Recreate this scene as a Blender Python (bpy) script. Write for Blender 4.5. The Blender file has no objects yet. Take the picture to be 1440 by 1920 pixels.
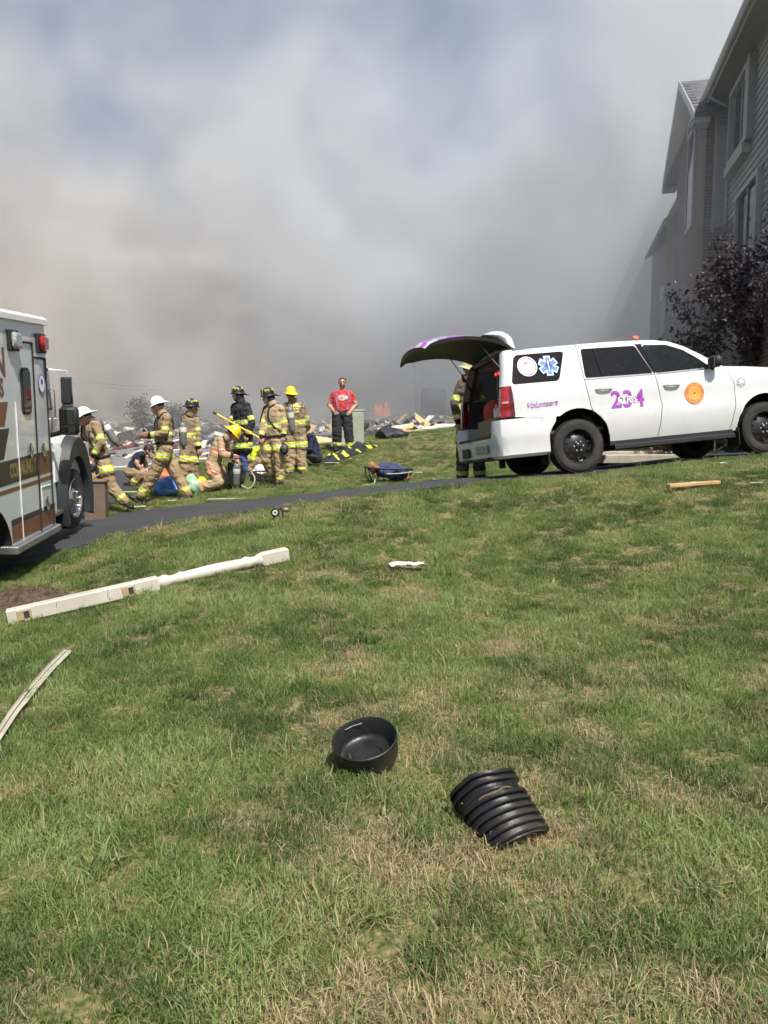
import bpy, bmesh, math, random
import numpy as np
from mathutils import Vector, Matrix, Quaternion, noise as mnoise
from mathutils.geometry import delaunay_2d_cdt

# ------------------------------------------------------------------ camera, world, sun, exposure
scene = bpy.context.scene
R = math.radians
F_PX = 1442.0                                   # focal length in pixels of the 1440x1920 photograph
PITCH = math.atan(145 / F_PX)
CAM = Vector((0, 0, 1.6))
cam_data = bpy.data.cameras.new('camera')
cam_data.sensor_fit = 'VERTICAL'; cam_data.sensor_height = 36.0
cam_data.lens = F_PX / 1920 * 36.0
cam_data.clip_start = 0.05; cam_data.clip_end = 4000
cam = bpy.data.objects.new('camera', cam_data); scene.collection.objects.link(cam)
cam.location = CAM; cam.rotation_euler = (math.pi / 2 - PITCH, 0, 0)
scene.camera = cam

SUN_AZ, SUN_EL = R(26), R(57)                   # sun behind the camera, over its right shoulder
to_sun = Vector((math.sin(SUN_AZ) * math.cos(SUN_EL), -math.cos(SUN_AZ) * math.cos(SUN_EL), math.sin(SUN_EL)))
world = bpy.data.worlds.new('World'); scene.world = world; world.use_nodes = True
wn = world.node_tree.nodes; wl = world.node_tree.links
sky = wn.new('ShaderNodeTexSky'); sky.sky_type = 'NISHITA'; sky.sun_disc = False
sky.sun_elevation = SUN_EL
sky.sun_rotation = math.atan2(to_sun.x, to_sun.y)
sky.air_density = 1.0; sky.dust_density = 2.6; sky.ozone_density = 1.0
wl.new(sky.outputs[0], wn['Background'].inputs[0]); wn['Background'].inputs[1].default_value = 0.095
sun_data = bpy.data.lights.new('sun', 'SUN'); sun_data.energy = 5.0; sun_data.angle = R(0.6)
sun_data.color = (1.0, 0.95, 0.87)
sun = bpy.data.objects.new('sun', sun_data); scene.collection.objects.link(sun)
sun.rotation_euler = (-to_sun).to_track_quat('-Z', 'Y').to_euler(); sun.location = (10, -20, 40)
vs = scene.view_settings
vs.view_transform = 'Standard'; vs.look = 'None'; vs.gamma = 1; vs.use_curve_mapping = False; vs.exposure = 0.33
cy = scene.cycles
cy.use_denoising = True
try: cy.denoiser = 'OPENIMAGEDENOISE'; cy.denoising_input_passes = 'RGB_ALBEDO_NORMAL'; cy.denoising_prefilter = 'ACCURATE'
except Exception: pass
cy.use_adaptive_sampling = True; cy.adaptive_threshold = 0.045; cy.adaptive_min_samples = 16; cy.max_bounces = 7; cy.diffuse_bounces = 3; cy.glossy_bounces = 4; cy.transmission_bounces = 6
cy.transparent_max_bounces = 12; cy.volume_bounces = 2; cy.volume_max_steps = 64
cy.sample_clamp_indirect = 4.0; cy.caustics_reflective = False; cy.caustics_refractive = False

COL = scene.collection
rnd = random.Random(11)

# ------------------------------------------------------------------ pixel of the photograph + distance -> point in the place
def ray(u, v):
    a = (u - 720) / F_PX; b = (960 - v) / F_PX; c, s = math.cos(PITCH), math.sin(PITCH)
    return Vector((a, c + b * s, -s + b * c))
def at(u, v, Y):
    d = ray(u, v); return CAM + d * (Y / d.y)

# ------------------------------------------------------------------ materials
MATS = {}
def nodemat(name):
    m = bpy.data.materials.new(name); m.use_nodes = True
    return m, m.node_tree.nodes, m.node_tree.links, m.node_tree.nodes['Principled BSDF']
def mat(name, col, rough=0.6, metal=0.0, var=0.12, scale=6.0, bump=0.0, bscale=40.0, coat=0.0, col2=None, emit=None, estr=0.0, spec=0.5, dirt=0.0, detail=5):
    """principled material with procedural colour variation, fine relief and optional dirt"""
    if name in MATS: return MATS[name]
    m, n, l, b = nodemat(name)
    b.inputs['Roughness'].default_value = rough; b.inputs['Metallic'].default_value = metal
    b.inputs['Specular IOR Level'].default_value = spec
    if coat: b.inputs['Coat Weight'].default_value = coat; b.inputs['Coat Roughness'].default_value = 0.04
    tc = n.new('ShaderNodeTexCoord')
    nz = n.new('ShaderNodeTexNoise'); nz.inputs['Scale'].default_value = scale; nz.inputs['Detail'].default_value = detail
    l.new(tc.outputs['Object'], nz.inputs['Vector'])
    mx = n.new('ShaderNodeMix'); mx.data_type = 'RGBA'
    rp = n.new('ShaderNodeMapRange'); rp.inputs[1].default_value = 0.35; rp.inputs[2].default_value = 0.65
    l.new(nz.outputs['Fac'], rp.inputs[0]); l.new(rp.outputs[0], mx.inputs['Factor'])
    c2 = col2 if col2 else tuple(max(0, c * (1 - 2 * var)) for c in col)
    mx.inputs['A'].default_value = (*col, 1); mx.inputs['B'].default_value = (*c2, 1)
    out = mx.outputs['Result']
    if dirt:
        d = n.new('ShaderNodeTexNoise'); d.inputs['Scale'].default_value = 2.3; d.inputs['Detail'].default_value = 9; d.inputs['Roughness'].default_value = 0.7
        l.new(tc.outputs['Object'], d.inputs['Vector'])
        dr = n.new('ShaderNodeMapRange'); dr.inputs[1].default_value = 0.5; dr.inputs[2].default_value = 0.8; dr.inputs[4].default_value = dirt
        l.new(d.outputs['Fac'], dr.inputs[0])
        dm = n.new('ShaderNodeMix'); dm.data_type = 'RGBA'; dm.inputs['B'].default_value = (0.16, 0.13, 0.10, 1)
        l.new(dr.outputs[0], dm.inputs['Factor']); l.new(out, dm.inputs['A']); out = dm.outputs['Result']
    l.new(out, b.inputs['Base Color'])
    if bump:
        nb = n.new('ShaderNodeTexNoise'); nb.inputs['Scale'].default_value = bscale; nb.inputs['Detail'].default_value = 6
        l.new(tc.outputs['Object'], nb.inputs['Vector'])
        bp = n.new('ShaderNodeBump'); bp.inputs['Strength'].default_value = bump; bp.inputs['Distance'].default_value = 0.02
        l.new(nb.outputs['Fac'], bp.inputs['Height']); l.new(bp.outputs['Normal'], b.inputs['Normal'])
    if emit:
        b.inputs['Emission Color'].default_value = (*emit, 1); b.inputs['Emission Strength'].default_value = estr
    MATS[name] = m
    return m
def glassmat(name, tint=(0.02, 0.025, 0.03), alpha=0.3, spec=0.6):
    """tinted vehicle or house glass: clear reflection, part of the light passes through"""
    if name in MATS: return MATS[name]
    m, n, l, b = nodemat(name)
    b.inputs['Base Color'].default_value = (*tint, 1); b.inputs['Roughness'].default_value = 0.03
    b.inputs['Specular IOR Level'].default_value = spec
    tr = n.new('ShaderNodeBsdfTransparent'); mx = n.new('ShaderNodeMixShader'); mx.inputs[0].default_value = 1 - alpha
    tr.inputs[0].default_value = (0.75, 0.82, 0.8, 1)
    l.new(tr.outputs[0], mx.inputs[1]); l.new(b.outputs[0], mx.inputs[2]); l.new(mx.outputs[0], n['Material Output'].inputs['Surface'])
    MATS[name] = m
    return m

# ------------------------------------------------------------------ object helpers
def tag(o, label=None, cat=None, group=None, kind=None):
    if label: o['label'] = label
    if cat: o['category'] = cat
    if group: o['group'] = group
    if kind: o['kind'] = kind
    return o
def empty(name, mw=None, parent=None):
    o = bpy.data.objects.new(name, None); COL.objects.link(o); o.empty_display_size = 0.2
    if parent: o.parent = parent
    if mw is not None:
        if isinstance(mw, Matrix): o.matrix_world = mw
        else: o.location = mw
    return o
def frame(o, f, l):
    f = Vector(f).normalized(); l = Vector(l); l = (l - f * l.dot(f)).normalized(); w = f.cross(l)
    m = Matrix.Identity(4)
    for i in range(3):
        m[i][0] = f[i]; m[i][1] = l[i]; m[i][2] = w[i]; m[i][3] = o[i]
    return m
def basis(d):
    d = Vector(d).normalized(); a = Vector((0, 0, 1)) if abs(d.z) < 0.9 else Vector((1, 0, 0))
    x = d.cross(a).normalized(); y = d.cross(x).normalized(); return x, y, d

class MB:
    """collects shapes into one mesh"""
    def __init__(s): s.v = []; s.f = []; s.m = []; s.cur = 0
    def add(s, vs, fs, mi=None):
        k = len(s.v); s.v += [tuple(p) for p in vs]; s.f += [tuple(i + k for i in f) for f in fs]
        s.m += [s.cur if mi is None else mi] * len(fs); return s
    def box(s, c, size, rot=None, mi=None, taper=None):
        hx, hy, hz = size[0] / 2, size[1] / 2, size[2] / 2; ps = []
        for dz in (-1, 1):
            for dx, dy in ((-1, -1), (1, -1), (1, 1), (-1, 1)):
                t = taper if (taper and dz > 0) else 1
                p = Vector((dx * hx * t, dy * hy * t, dz * hz))
                if rot: p = rot @ p
                ps.append(p + Vector(c))
        return s.add(ps, [(3, 2, 1, 0), (4, 5, 6, 7), (0, 1, 5, 4), (1, 2, 6, 5), (2, 3, 7, 6), (3, 0, 4, 7)], mi)
    def bbox(s, c, size, b=0.01, rot=None, mi=None):
        """box with chamfered edges (24 corner points)"""
        h = [x / 2 for x in size]; b = min(b, min(h) * 0.9); ps = []; idx = {}
        for sx in (-1, 1):
            for sy in (-1, 1):
                for sz in (-1, 1):
                    for ax in range(3):
                        q = [sx * (h[0] - b), sy * (h[1] - b), sz * (h[2] - b)]
                        q[ax] = (sx, sy, sz)[ax] * h[ax]
                        idx[(sx, sy, sz, ax)] = len(ps); p = Vector(q)
                        if rot: p = rot @ p
                        ps.append(p + Vector(c))
        fs = []
        for ax in range(3):
            o1, o2 = (ax + 1) % 3, (ax + 2) % 3
            for sg in (-1, 1):
                cyc = []
                for a, bb in ((-1, -1), (1, -1), (1, 1), (-1, 1)):
                    q = [0, 0, 0]; q[ax] = sg; q[o1] = a; q[o2] = bb; cyc.append(idx[(*q, ax)])
                fs.append(tuple(cyc) if sg > 0 else tuple(reversed(cyc)))
        for ax in range(3):                       # edges along ax
            o1, o2 = (ax + 1) % 3, (ax + 2) % 3
            for a in (-1, 1):
                for bb in (-1, 1):
                    def q(sv, axx):
                        t = [0, 0, 0]; t[ax] = sv; t[o1] = a; t[o2] = bb; return idx[(*t, axx)]
                    f = (q(-1, o1), q(1, o1), q(1, o2), q(-1, o2))
                    fs.append(f if a * bb > 0 else tuple(reversed(f)))
        for sx in (-1, 1):
            for sy in (-1, 1):
                for sz in (-1, 1):
                    f = tuple(idx[(sx, sy, sz, a)] for a in range(3))
                    fs.append(f if sx * sy * sz > 0 else tuple(reversed(f)))
        return s.add(ps, fs, mi)
    def tube(s, pts, r, n=8, mi=None, cap=True):
        pts = [Vector(p) for p in pts]; rr = r if isinstance(r, (list, tuple)) else [r] * len(pts)
        vs = []; fs = []; px = None
        for i, p in enumerate(pts):
            d = (pts[min(i + 1, len(pts) - 1)] - pts[max(i - 1, 0)])
            if d.length < 1e-9: d = Vector((0, 0, 1))
            d.normalize()
            if px is None: x, y, _ = basis(d)
            else:
                x = (px - d * px.dot(d)).normalized(); y = d.cross(x)
            px = x
            if i == 0: y = d.cross(x)
            for k in range(n):
                a = 2 * math.pi * k / n; vs.append(p + (x * math.cos(a) + y * math.sin(a)) * rr[i])
        for i in range(len(pts) - 1):
            for k in range(n):
                a = i * n + k; b = i * n + (k + 1) % n; fs.append((a, b, b + n, a + n))
        if cap:
            fs.append(tuple(range(n - 1, -1, -1))); fs.append(tuple((len(pts) - 1) * n + k for k in range(n)))
        return s.add(vs, fs, mi)
    def lathe(s, prof, o=(0, 0, 0), axis=(0, 0, 1), n=32, mi=None, closed=False):
        """prof: (radius, height) list spun round axis at o"""
        x, y, d = basis(axis); o = Vector(o); vs = []; fs = []; y = d.cross(x)
        for (r, h) in prof:
            for k in range(n):
                a = 2 * math.pi * k / n; vs.append(o + d * h + (x * math.cos(a) + y * math.sin(a)) * r)
        m = len(prof)
        for i in range(m if closed else m - 1):
            j = (i + 1) % m
            for k in range(n):
                a, b = i * n + k, i * n + (k + 1) % n; c, e = j * n + (k + 1) % n, j * n + k
                fs.append((a, b, c, e))
        return s.add(vs, fs, mi)
    def disc(s, o, axis, r, n=24, mi=None, r2=None):
        x, y, d = basis(axis); y = d.cross(x); o = Vector(o)
        return s.add([o + x * math.cos(2 * math.pi * k / n) * r + y * math.sin(2 * math.pi * k / n) * (r2 or r) for k in range(n)], [tuple(range(n))], mi)
    def ell(s, c, rad, n=16, m=10, rot=None, mi=None):
        vs = []; fs = []; c = Vector(c)
        for i in range(m + 1):
            t = math.pi * i / m
            for k in range(n):
                a = 2 * math.pi * k / n
                p = Vector((rad[0] * math.sin(t) * math.cos(a), rad[1] * math.sin(t) * math.sin(a), rad[2] * math.cos(t)))
                if rot: p = rot @ p
                vs.append(c + p)
        for i in range(m):
            for k in range(n):
                a, b = i * n + k, i * n + (k + 1) % n; fs.append((a, a + n, b + n, b))
        return s.add(vs, fs, mi)
    def prism(s, poly, fn, t0, t1, mi=None):
        """poly: 2D outline; fn(p, t) -> 3D"""
        n = len(poly); vs = [fn(p, t0) for p in poly] + [fn(p, t1) for p in poly]
        fs = [tuple(range(n - 1, -1, -1)), tuple(range(n, 2 * n))] + [(i, (i + 1) % n, (i + 1) % n + n, i + n) for i in range(n)]
        return s.add(vs, fs, mi)
    def loft(s, rings, mi=None, cap=True, closed=True):
        n = len(rings[0]); vs = [p for r in rings for p in r]; fs = []
        for i in range(len(rings) - 1):
            for k in range(n if closed else n - 1):
                a, b = i * n + k, i * n + (k + 1) % n; fs.append((a, b, b + n, a + n))
        if cap and closed:
            fs.append(tuple(range(n - 1, -1, -1))); fs.append(tuple((len(rings) - 1) * n + k for k in range(n)))
        return s.add(vs, fs, mi)
    def xform(s, M): s.v = [tuple(M @ Vector(p)) for p in s.v]; return s
    def mesh(s, name):
        me = bpy.data.meshes.new(name); me.from_pydata(s.v, [], s.f); me.polygons.foreach_set('material_index', s.m); return me
    def build(s, name, mats, parent=None, smooth=None, fix=True, mw=None, bevel=0, sub=0, weld=False):
        me = s.mesh(name)
        for m in (mats if isinstance(mats, (list, tuple)) else [mats]): me.materials.append(m)
        if fix or weld:
            bm = bmesh.new(); bm.from_mesh(me)
            if weld: bmesh.ops.remove_doubles(bm, verts=bm.verts, dist=1e-4)
            if fix: bmesh.ops.recalc_face_normals(bm, faces=bm.faces)
            bm.to_mesh(me); bm.free()
        return link(name, me, parent, smooth, mw, bevel, sub)
def link(name, me, parent=None, smooth=None, mw=None, bevel=0, sub=0):
    o = bpy.data.objects.new(name, me); COL.objects.link(o)
    if smooth is not None:
        me.polygons.foreach_set('use_smooth', [True] * len(me.polygons))
        if smooth < 180: me.set_sharp_from_angle(angle=R(smooth))
    if parent: o.parent = parent
    if mw is not None: o.matrix_local = mw
    if bevel:
        b = o.modifiers.new('bevel', 'BEVEL'); b.width = bevel; b.segments = 2; b.limit_method = 'ANGLE'; b.angle_limit = R(40)
    if sub:
        b = o.modifiers.new('sub', 'SUBSURF'); b.levels = sub; b.render_levels = sub
    return o
def copy_tree(o, parent=None):
    c = o.copy(); COL.objects.link(c)
    if parent: c.parent = parent
    for ch in list(o.children): copy_tree(ch, c)
    return c
def inside(poly, x, y):
    """vectorised point in polygon"""
    x = np.asarray(x, float); y = np.asarray(y, float); r = np.zeros(x.shape, bool); n = len(poly); j = n - 1
    for i in range(n):
        xi, yi = poly[i]; xj, yj = poly[j]
        c = ((yi > y) != (yj > y)) & (x < (xj - xi) * (y - yi) / ((yj - yi) if yj != yi else 1e-12) + xi)
        r ^= c; j = i
    return r
def smoothpoly(pts, k=6, closed=True):
    """Catmull-Rom through pts"""
    out = []; n = len(pts)
    for i in range(n if closed else n - 1):
        p = [pts[(i + j - 1) % n] if closed else pts[min(max(i + j - 1, 0), n - 1)] for j in range(4)]
        for q in range(k):
            t = q / k
            out.append(tuple(0.5 * ((2 * p[1][a]) + (-p[0][a] + p[2][a]) * t + (2 * p[0][a] - 5 * p[1][a] + 4 * p[2][a] - p[3][a]) * t * t
                             + (-p[0][a] + 3 * p[1][a] - 3 * p[2][a] + p[3][a]) * t ** 3) for a in range(len(pts[0]))))
    if not closed: out.append(tuple(pts[-1]))
    return out
def subdiv(poly, d):
    out = []; n = len(poly)
    for i in range(n):
        a, b = Vector(poly[i][:2]), Vector(poly[(i + 1) % n][:2]); k = max(1, int(math.ceil((b - a).length / d)))
        out += [tuple(a.lerp(b, j / k)) for j in range(k)]
    return out
def panel(poly, grid, holes=()):
    """triangulated sheet (2D) with interior points: returns verts, tris"""
    poly = subdiv(poly, grid); vs = [Vector(p) for p in poly]; ed = [(i, (i + 1) % len(poly)) for i in range(len(poly))]
    hs = []
    for h in holes:
        h = subdiv(h, grid); k = len(vs); vs += [Vector(p) for p in h]; ed += [(k + i, k + (i + 1) % len(h)) for i in range(len(h))]; hs.append(h)
    x0, x1 = min(p[0] for p in poly), max(p[0] for p in poly); y0, y1 = min(p[1] for p in poly), max(p[1] for p in poly)
    gx, gy = np.meshgrid(np.arange(x0 + grid / 2, x1, grid), np.arange(y0 + grid / 2, y1, grid)); gx, gy = gx.ravel(), gy.ravel()
    k = inside(poly, gx, gy)
    for h in hs: k &= ~inside(h, gx, gy)
    P = np.array(vs); g = np.stack([gx[k], gy[k]], 1)
    if len(g):
        dm = np.min(((g[:, None, :] - P[None, :, :]) ** 2).sum(2), 1); g = g[dm > (grid * 0.4) ** 2]
        vs += [Vector(p) for p in g]
    r = delaunay_2d_cdt(vs, ed, [], 0, 1e-6); V = r[0]; T = r[2]
    if not T: return [], []
    c = np.array([[(V[t[0]].x + V[t[1]].x + V[t[2]].x) / 3, (V[t[0]].y + V[t[1]].y + V[t[2]].y) / 3] for t in T])
    k = inside(poly, c[:, 0], c[:, 1])
    for h in hs: k &= ~inside(h, c[:, 0], c[:, 1])
    return [(p.x, p.y) for p in V], [t for t, q in zip(T, k) if q]
def fbm(p, o=4): return mnoise.fractal(Vector(p), 1.0, 2.0, o)

# ------------------------------------------------------------------ terrain: a smooth surface through measured ground points
CTRL = []
for x in (-14, -8, -4, 0, 4, 8, 14):
    for y in (-14, -5, 0.5, 3.5):
        CTRL.append((x, y, 0.0 if x > -6 else -0.12))
def cpx(u, v, Y): p = at(u, v, Y); CTRL.append(tuple(p)); return p
for q in [(15, 1172, 6.6), (543, 1046, 7.6), (765, 1070, 7.5), (1300, 918, 9.4), (1300, 1060, 7.2), (1000, 1010, 8.5)]: cpx(*q)
DRIVE_NEAR = [(0, 1085, 8.4), (100, 1042, 9.2), (200, 1008, 9.7), (300, 985, 10.0), (500, 955, 10.2), (700, 926, 10.3), (900, 905, 10.45), (1085, 891, 10.6), (1250, 873, 10.9), (1440, 853, 11.3)]
DRIVE_FAR = [(195, 970, 12.9), (270, 958, 13.1), (500, 935, 13.3), (700, 914, 13.5), (860, 901, 13.7)]
dn = [cpx(*q) for q in DRIVE_NEAR]; df = [cpx(*q) for q in DRIVE_FAR]
WH = [cpx(1085, 888, 10.85), cpx(1431, 851, 11.45), cpx(985, 894, 12.55), cpx(1318, 861, 13.15)]     # SUV wheel contacts
AMB_WH = cpx(140, 990, 11.0)
for q in [(225, 957, 13.2), (330, 936, 13.9), (515, 911, 15.0), (560, 888, 16.0), (725, 906, 15.3), (610, 868, 17.5), (650, 845, 19.0), (780, 818, 20.8),
          (850, 806, 21.8), (700, 880, 17.0), (900, 790, 30), (500, 850, 28), (300, 876, 22), (200, 860, 26), (250, 806, 50), (600, 800, 48), (1000, 780, 50), (-300, 860, 26), (-400, 800, 50)]: cpx(*q)
CTRL += [(9, 12.6, 1.42), (12, 14, 1.65), (9, 7, 0.5), (14, 7, 0.7), (-10, 9, -0.05), (-10, 14, 0.35), (-6.5, 13.6, 0.35), (10, 20, 1.75), (8, 17, 1.5), (14, 22, 2.0), (9, 30, 2.2), (20, 16, 1.9),
         (-30, 10, -0.2), (30, 5, 0.8), (-60, 60, 2.0), (60, 60, 3.2), (0, 100, 4.5), (-90, 110, 4.0), (90, 110, 5), (-60, -40, -0.5), (60, -40, 0), (0, -40, 0), (-100, 20, 0), (100, 20, 2)]
_c = np.array(CTRL); _S = 10.0
def _k(r2): return np.where(r2 > 1e-12, r2 * np.log(np.maximum(r2, 1e-12)) * 0.5, 0)
_A = _c[:, :2] / _S; _d = ((_A[:, None] - _A[None]) ** 2).sum(2); _n = len(_c)
_M = np.zeros((_n + 3, _n + 3)); _M[:_n, :_n] = _k(_d) + np.eye(_n) * 0.004
_M[:_n, _n] = 1; _M[:_n, _n + 1:] = _A; _M[_n:, :_n] = _M[:_n, _n:].T
_w = np.linalg.solve(_M, np.concatenate([_c[:, 2], np.zeros(3)]))
def H(x, y):
    """ground height"""
    x = np.asarray(x, float); y = np.asarray(y, float); sh = x.shape; x = np.clip(x.ravel(), -110, 110); y = np.clip(y.ravel(), -45, 120)
    out = np.empty(len(x))
    for i in range(0, len(x), 20000):
        q = np.stack([x[i:i + 20000], y[i:i + 20000]], 1) / _S
        d = ((q[:, None] - _A[None]) ** 2).sum(2)
        out[i:i + 20000] = _k(d) @ _w[:_n] + _w[_n] + q @ _w[_n + 1:]
    return out.reshape(sh)
_YS = np.concatenate([np.arange(1.2, 12, 0.02), np.arange(12, 30, 0.05)])
def ghit(u, v, dz=0.0):
    """where the sight line through a pixel meets the ground"""
    d = ray(u, v); xs = CAM.x + d.x / d.y * _YS; zs = CAM.z + d.z / d.y * _YS; k = np.nonzero(zs < H(xs, _YS) + 0.02)[0]
    i = int(k[0]) if len(k) else len(_YS) - 1
    return Vector((xs[i], _YS[i], h1(xs[i], _YS[i]) + dz))
def h1(x, y): return float(H(np.array([x]), np.array([y]))[0])
# ------------------------------------------------------------------ ground sheet
def axis(parts):
    out = []
    for a, b, d in parts: out += list(np.arange(a, b, d))
    return np.array(out + [parts[-1][1]])
gx = axis([(-900, -100, 100), (-100, -20, 5), (-20, -12, 1), (-12, 12, 0.25), (12, 20, 1), (20, 100, 5), (100, 900, 100)])
gy = axis([(-300, -40, 40), (-40, -4, 4), (-4, 0, 1), (0, 26, 0.25), (26, 60, 1), (60, 120, 5), (120, 1500, 120)])
GX, GY = np.meshgrid(gx, gy); GZ = H(GX, GY)
bumpy = np.array([fbm((x * 0.9, y * 0.9, 3.1), 4) for x, y in zip(GX.ravel(), GY.ravel())]).reshape(GX.shape)
GZ = GZ + 0.012 * bumpy * (np.abs(GX) < 20)
DRIVE = [(p.x, p.y) for p in dn] + [(8.6, 12.2), (9.5, 15.6), (6.0, 15.0), (3.0, 14.1)] + [(p.x, p.y) for p in reversed(df)] + \
        [(-4.9, 14.5), (-5.2, 20.6), (-10.5, 21), (-10.5, 8), (-10.4, -12), (-6.2, -12), (-5.4, 0), (-4.7, 5)]
STREET = [(-60, 20.6), (-5.2, 20.6), (-2.2, 21.4), (-1.2, 24), (-1.6, 30), (-3, 33), (-60, 33)]
# the sheet dips a little under the paving so that the paving lies clear of it
for poly in (DRIVE, STREET):
    GZ -= 0.05 * inside(poly, GX, GY)
nv = GX.shape; vv = np.stack([GX.ravel(), GY.ravel(), GZ.ravel()], 1)
ii = np.arange(nv[0] * nv[1]).reshape(nv); q = np.stack([ii[:-1, :-1], ii[:-1, 1:], ii[1:, 1:], ii[1:, :-1]], -1).reshape(-1, 4)
me = bpy.data.meshes.new('ground'); me.from_pydata(vv.tolist(), [], q.tolist())
m, n, l, b = nodemat('soil_and_turf'); b.inputs['Roughness'].default_value = 0.95; b.inputs['Specular IOR Level'].default_value = 0.1
geo = n.new('ShaderNodeNewGeometry'); sp = n.new('ShaderNodeSeparateXYZ'); l.new(geo.outputs['Position'], sp.inputs[0])
n1 = n.new('ShaderNodeTexNoise'); n1.inputs['Scale'].default_value = 1.1; n1.inputs['Detail'].default_value = 8; l.new(geo.outputs['Position'], n1.inputs['Vector'])
n2 = n.new('ShaderNodeTexNoise'); n2.inputs['Scale'].default_value = 30; n2.inputs['Detail'].default_value = 6; l.new(geo.outputs['Position'], n2.inputs['Vector'])
r1 = n.new('ShaderNodeValToRGB'); r1.color_ramp.elements[0].position = 0.35; r1.color_ramp.elements[0].color = (0.06, 0.075, 0.025, 1)
r1.color_ramp.elements[1].position = 0.7; r1.color_ramp.elements[1].color = (0.26, 0.21, 0.11, 1)
l.new(n2.outputs['Fac'], r1.inputs[0])
r2 = n.new('ShaderNodeValToRGB'); r2.color_ramp.elements[0].color = (0.11, 0.10, 0.09, 1); r2.color_ramp.elements[1].color = (0.34, 0.32, 0.29, 1)
r2.color_ramp.elements[0].position = 0.35; r2.color_ramp.elements[1].position = 0.68
n3 = n.new('ShaderNodeTexNoise'); n3.inputs['Scale'].default_value = 2.2; n3.inputs['Detail'].default_value = 10; n3.inputs['Roughness'].default_value = 0.75
l.new(geo.outputs['Position'], n3.inputs['Vector']); l.new(n3.outputs['Fac'], r2.inputs[0])
ma = n.new('ShaderNodeMath'); ma.operation = 'MULTIPLY_ADD'; ma.inputs[1].default_value = 6.0; l.new(n1.outputs['Fac'], ma.inputs[0]); l.new(sp.outputs['Y'], ma.inputs[2])
mr = n.new('ShaderNodeMapRange'); mr.inputs[1].default_value = 24.5; mr.inputs[2].default_value = 27; l.new(ma.outputs[0], mr.inputs[0])
mx = n.new('ShaderNodeMix'); mx.data_type = 'RGBA'; l.new(mr.outputs[0], mx.inputs['Factor']); l.new(r1.outputs[0], mx.inputs['A']); l.new(r2.outputs[0], mx.inputs['B'])
l.new(mx.outputs['Result'], b.inputs['Base Color'])
bp = n.new('ShaderNodeBump'); bp.inputs['Strength'].default_value = 0.6; bp.inputs['Distance'].default_value = 0.03
l.new(n2.outputs['Fac'], bp.inputs['Height']); l.new(bp.outputs[0], b.inputs['Normal'])
me.materials.append(m); g = link('ground', me, smooth=180); tag(g, 'grassy slope of soil under the lawn and the rubble field', 'ground', kind='structure')

# ------------------------------------------------------------------ paving
def asphalt(name, c0, c1, scuff=0.5):
    m, n, l, b = nodemat(name); b.inputs['Roughness'].default_value = 0.85
    geo = n.new('ShaderNodeNewGeometry')
    a = n.new('ShaderNodeTexNoise'); a.inputs['Scale'].default_value = 130; a.inputs['Detail'].default_value = 3; l.new(geo.outputs['Position'], a.inputs['Vector'])
    ra = n.new('ShaderNodeValToRGB'); ra.color_ramp.elements[0].position = 0.35; ra.color_ramp.elements[0].color = (*c0, 1)
    ra.color_ramp.elements[1].position = 0.75; ra.color_ramp.elements[1].color = (*c1, 1); l.new(a.outputs['Fac'], ra.inputs[0])
    s = n.new('ShaderNodeTexNoise'); s.inputs['Scale'].default_value = 1.6; s.inputs['Detail'].default_value = 9; s.inputs['Roughness'].default_value = 0.68
    mp = n.new('ShaderNodeMapping'); mp.inputs['Scale'].default_value = (0.45, 1.9, 1); mp.inputs['Rotation'].default_value = (0, 0, 0.15)
    l.new(geo.outputs['Position'], mp.inputs[0]); l.new(mp.outputs[0], s.inputs['Vector'])
    rs = n.new('ShaderNodeMapRange'); rs.inputs[1].default_value = 0.55; rs.inputs[2].default_value = 0.78; rs.inputs[4].default_value = scuff; l.new(s.outputs['Fac'], rs.inputs[0])
    mx = n.new('ShaderNodeMix'); mx.data_type = 'RGBA'; mx.inputs['B'].default_value = (0.22, 0.21, 0.20, 1); l.new(rs.outputs[0], mx.inputs['Factor']); l.new(ra.outputs[0], mx.inputs['A'])
    l.new(mx.outputs['Result'], b.inputs['Base Color'])
    bp = n.new('ShaderNodeBump'); bp.inputs['Strength'].default_value = 0.5; bp.inputs['Distance'].default_value = 0.006
    l.new(a.outputs['Fac'], bp.inputs['Height']); l.new(bp.outputs[0], b.inputs['Normal'])
    return m
def paving(name, poly, m, lift, grid, th=0.08):
    poly = [tuple(Vector(p) + Vector((mnoise.noise((p[0] * 3, p[1] * 3, 0)), mnoise.noise((p[0] * 3, p[1] * 3, 7)))) * 0.03) for p in subdiv(poly, grid)]
    V, T = panel(poly, grid); z = H(np.array([p[0] for p in V]), np.array([p[1] for p in V])) + lift
    mb = MB(); mb.add([(p[0], p[1], zz) for p, zz in zip(V, z)], T)
    k = len(poly); pz = H(np.array([p[0] for p in poly]), np.array([p[1] for p in poly])) + lift
    mb.add([(p[0], p[1], a) for p, a in zip(poly, pz)] + [(p[0], p[1], a - th) for p, a in zip(poly, pz)], [(i, i + k, (i + 1) % k + k, (i + 1) % k) for i in range(k)])
    return mb.build(name, m, smooth=40, fix=False)
o = paving('driveway', DRIVE, asphalt('driveway_asphalt', (0.022, 0.023, 0.026), (0.055, 0.056, 0.06), 0.35), 0.012, 0.35)
tag(o, 'dark asphalt driveway curving up the slope across the lawn', 'driveway', kind='structure')
o = paving('street', STREET, asphalt('street_asphalt', (0.13, 0.13, 0.13), (0.22, 0.22, 0.22), 0.5), 0.012, 1.0)
tag(o, 'pale grey street in front of the rubble field', 'street', kind='structure')

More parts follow.
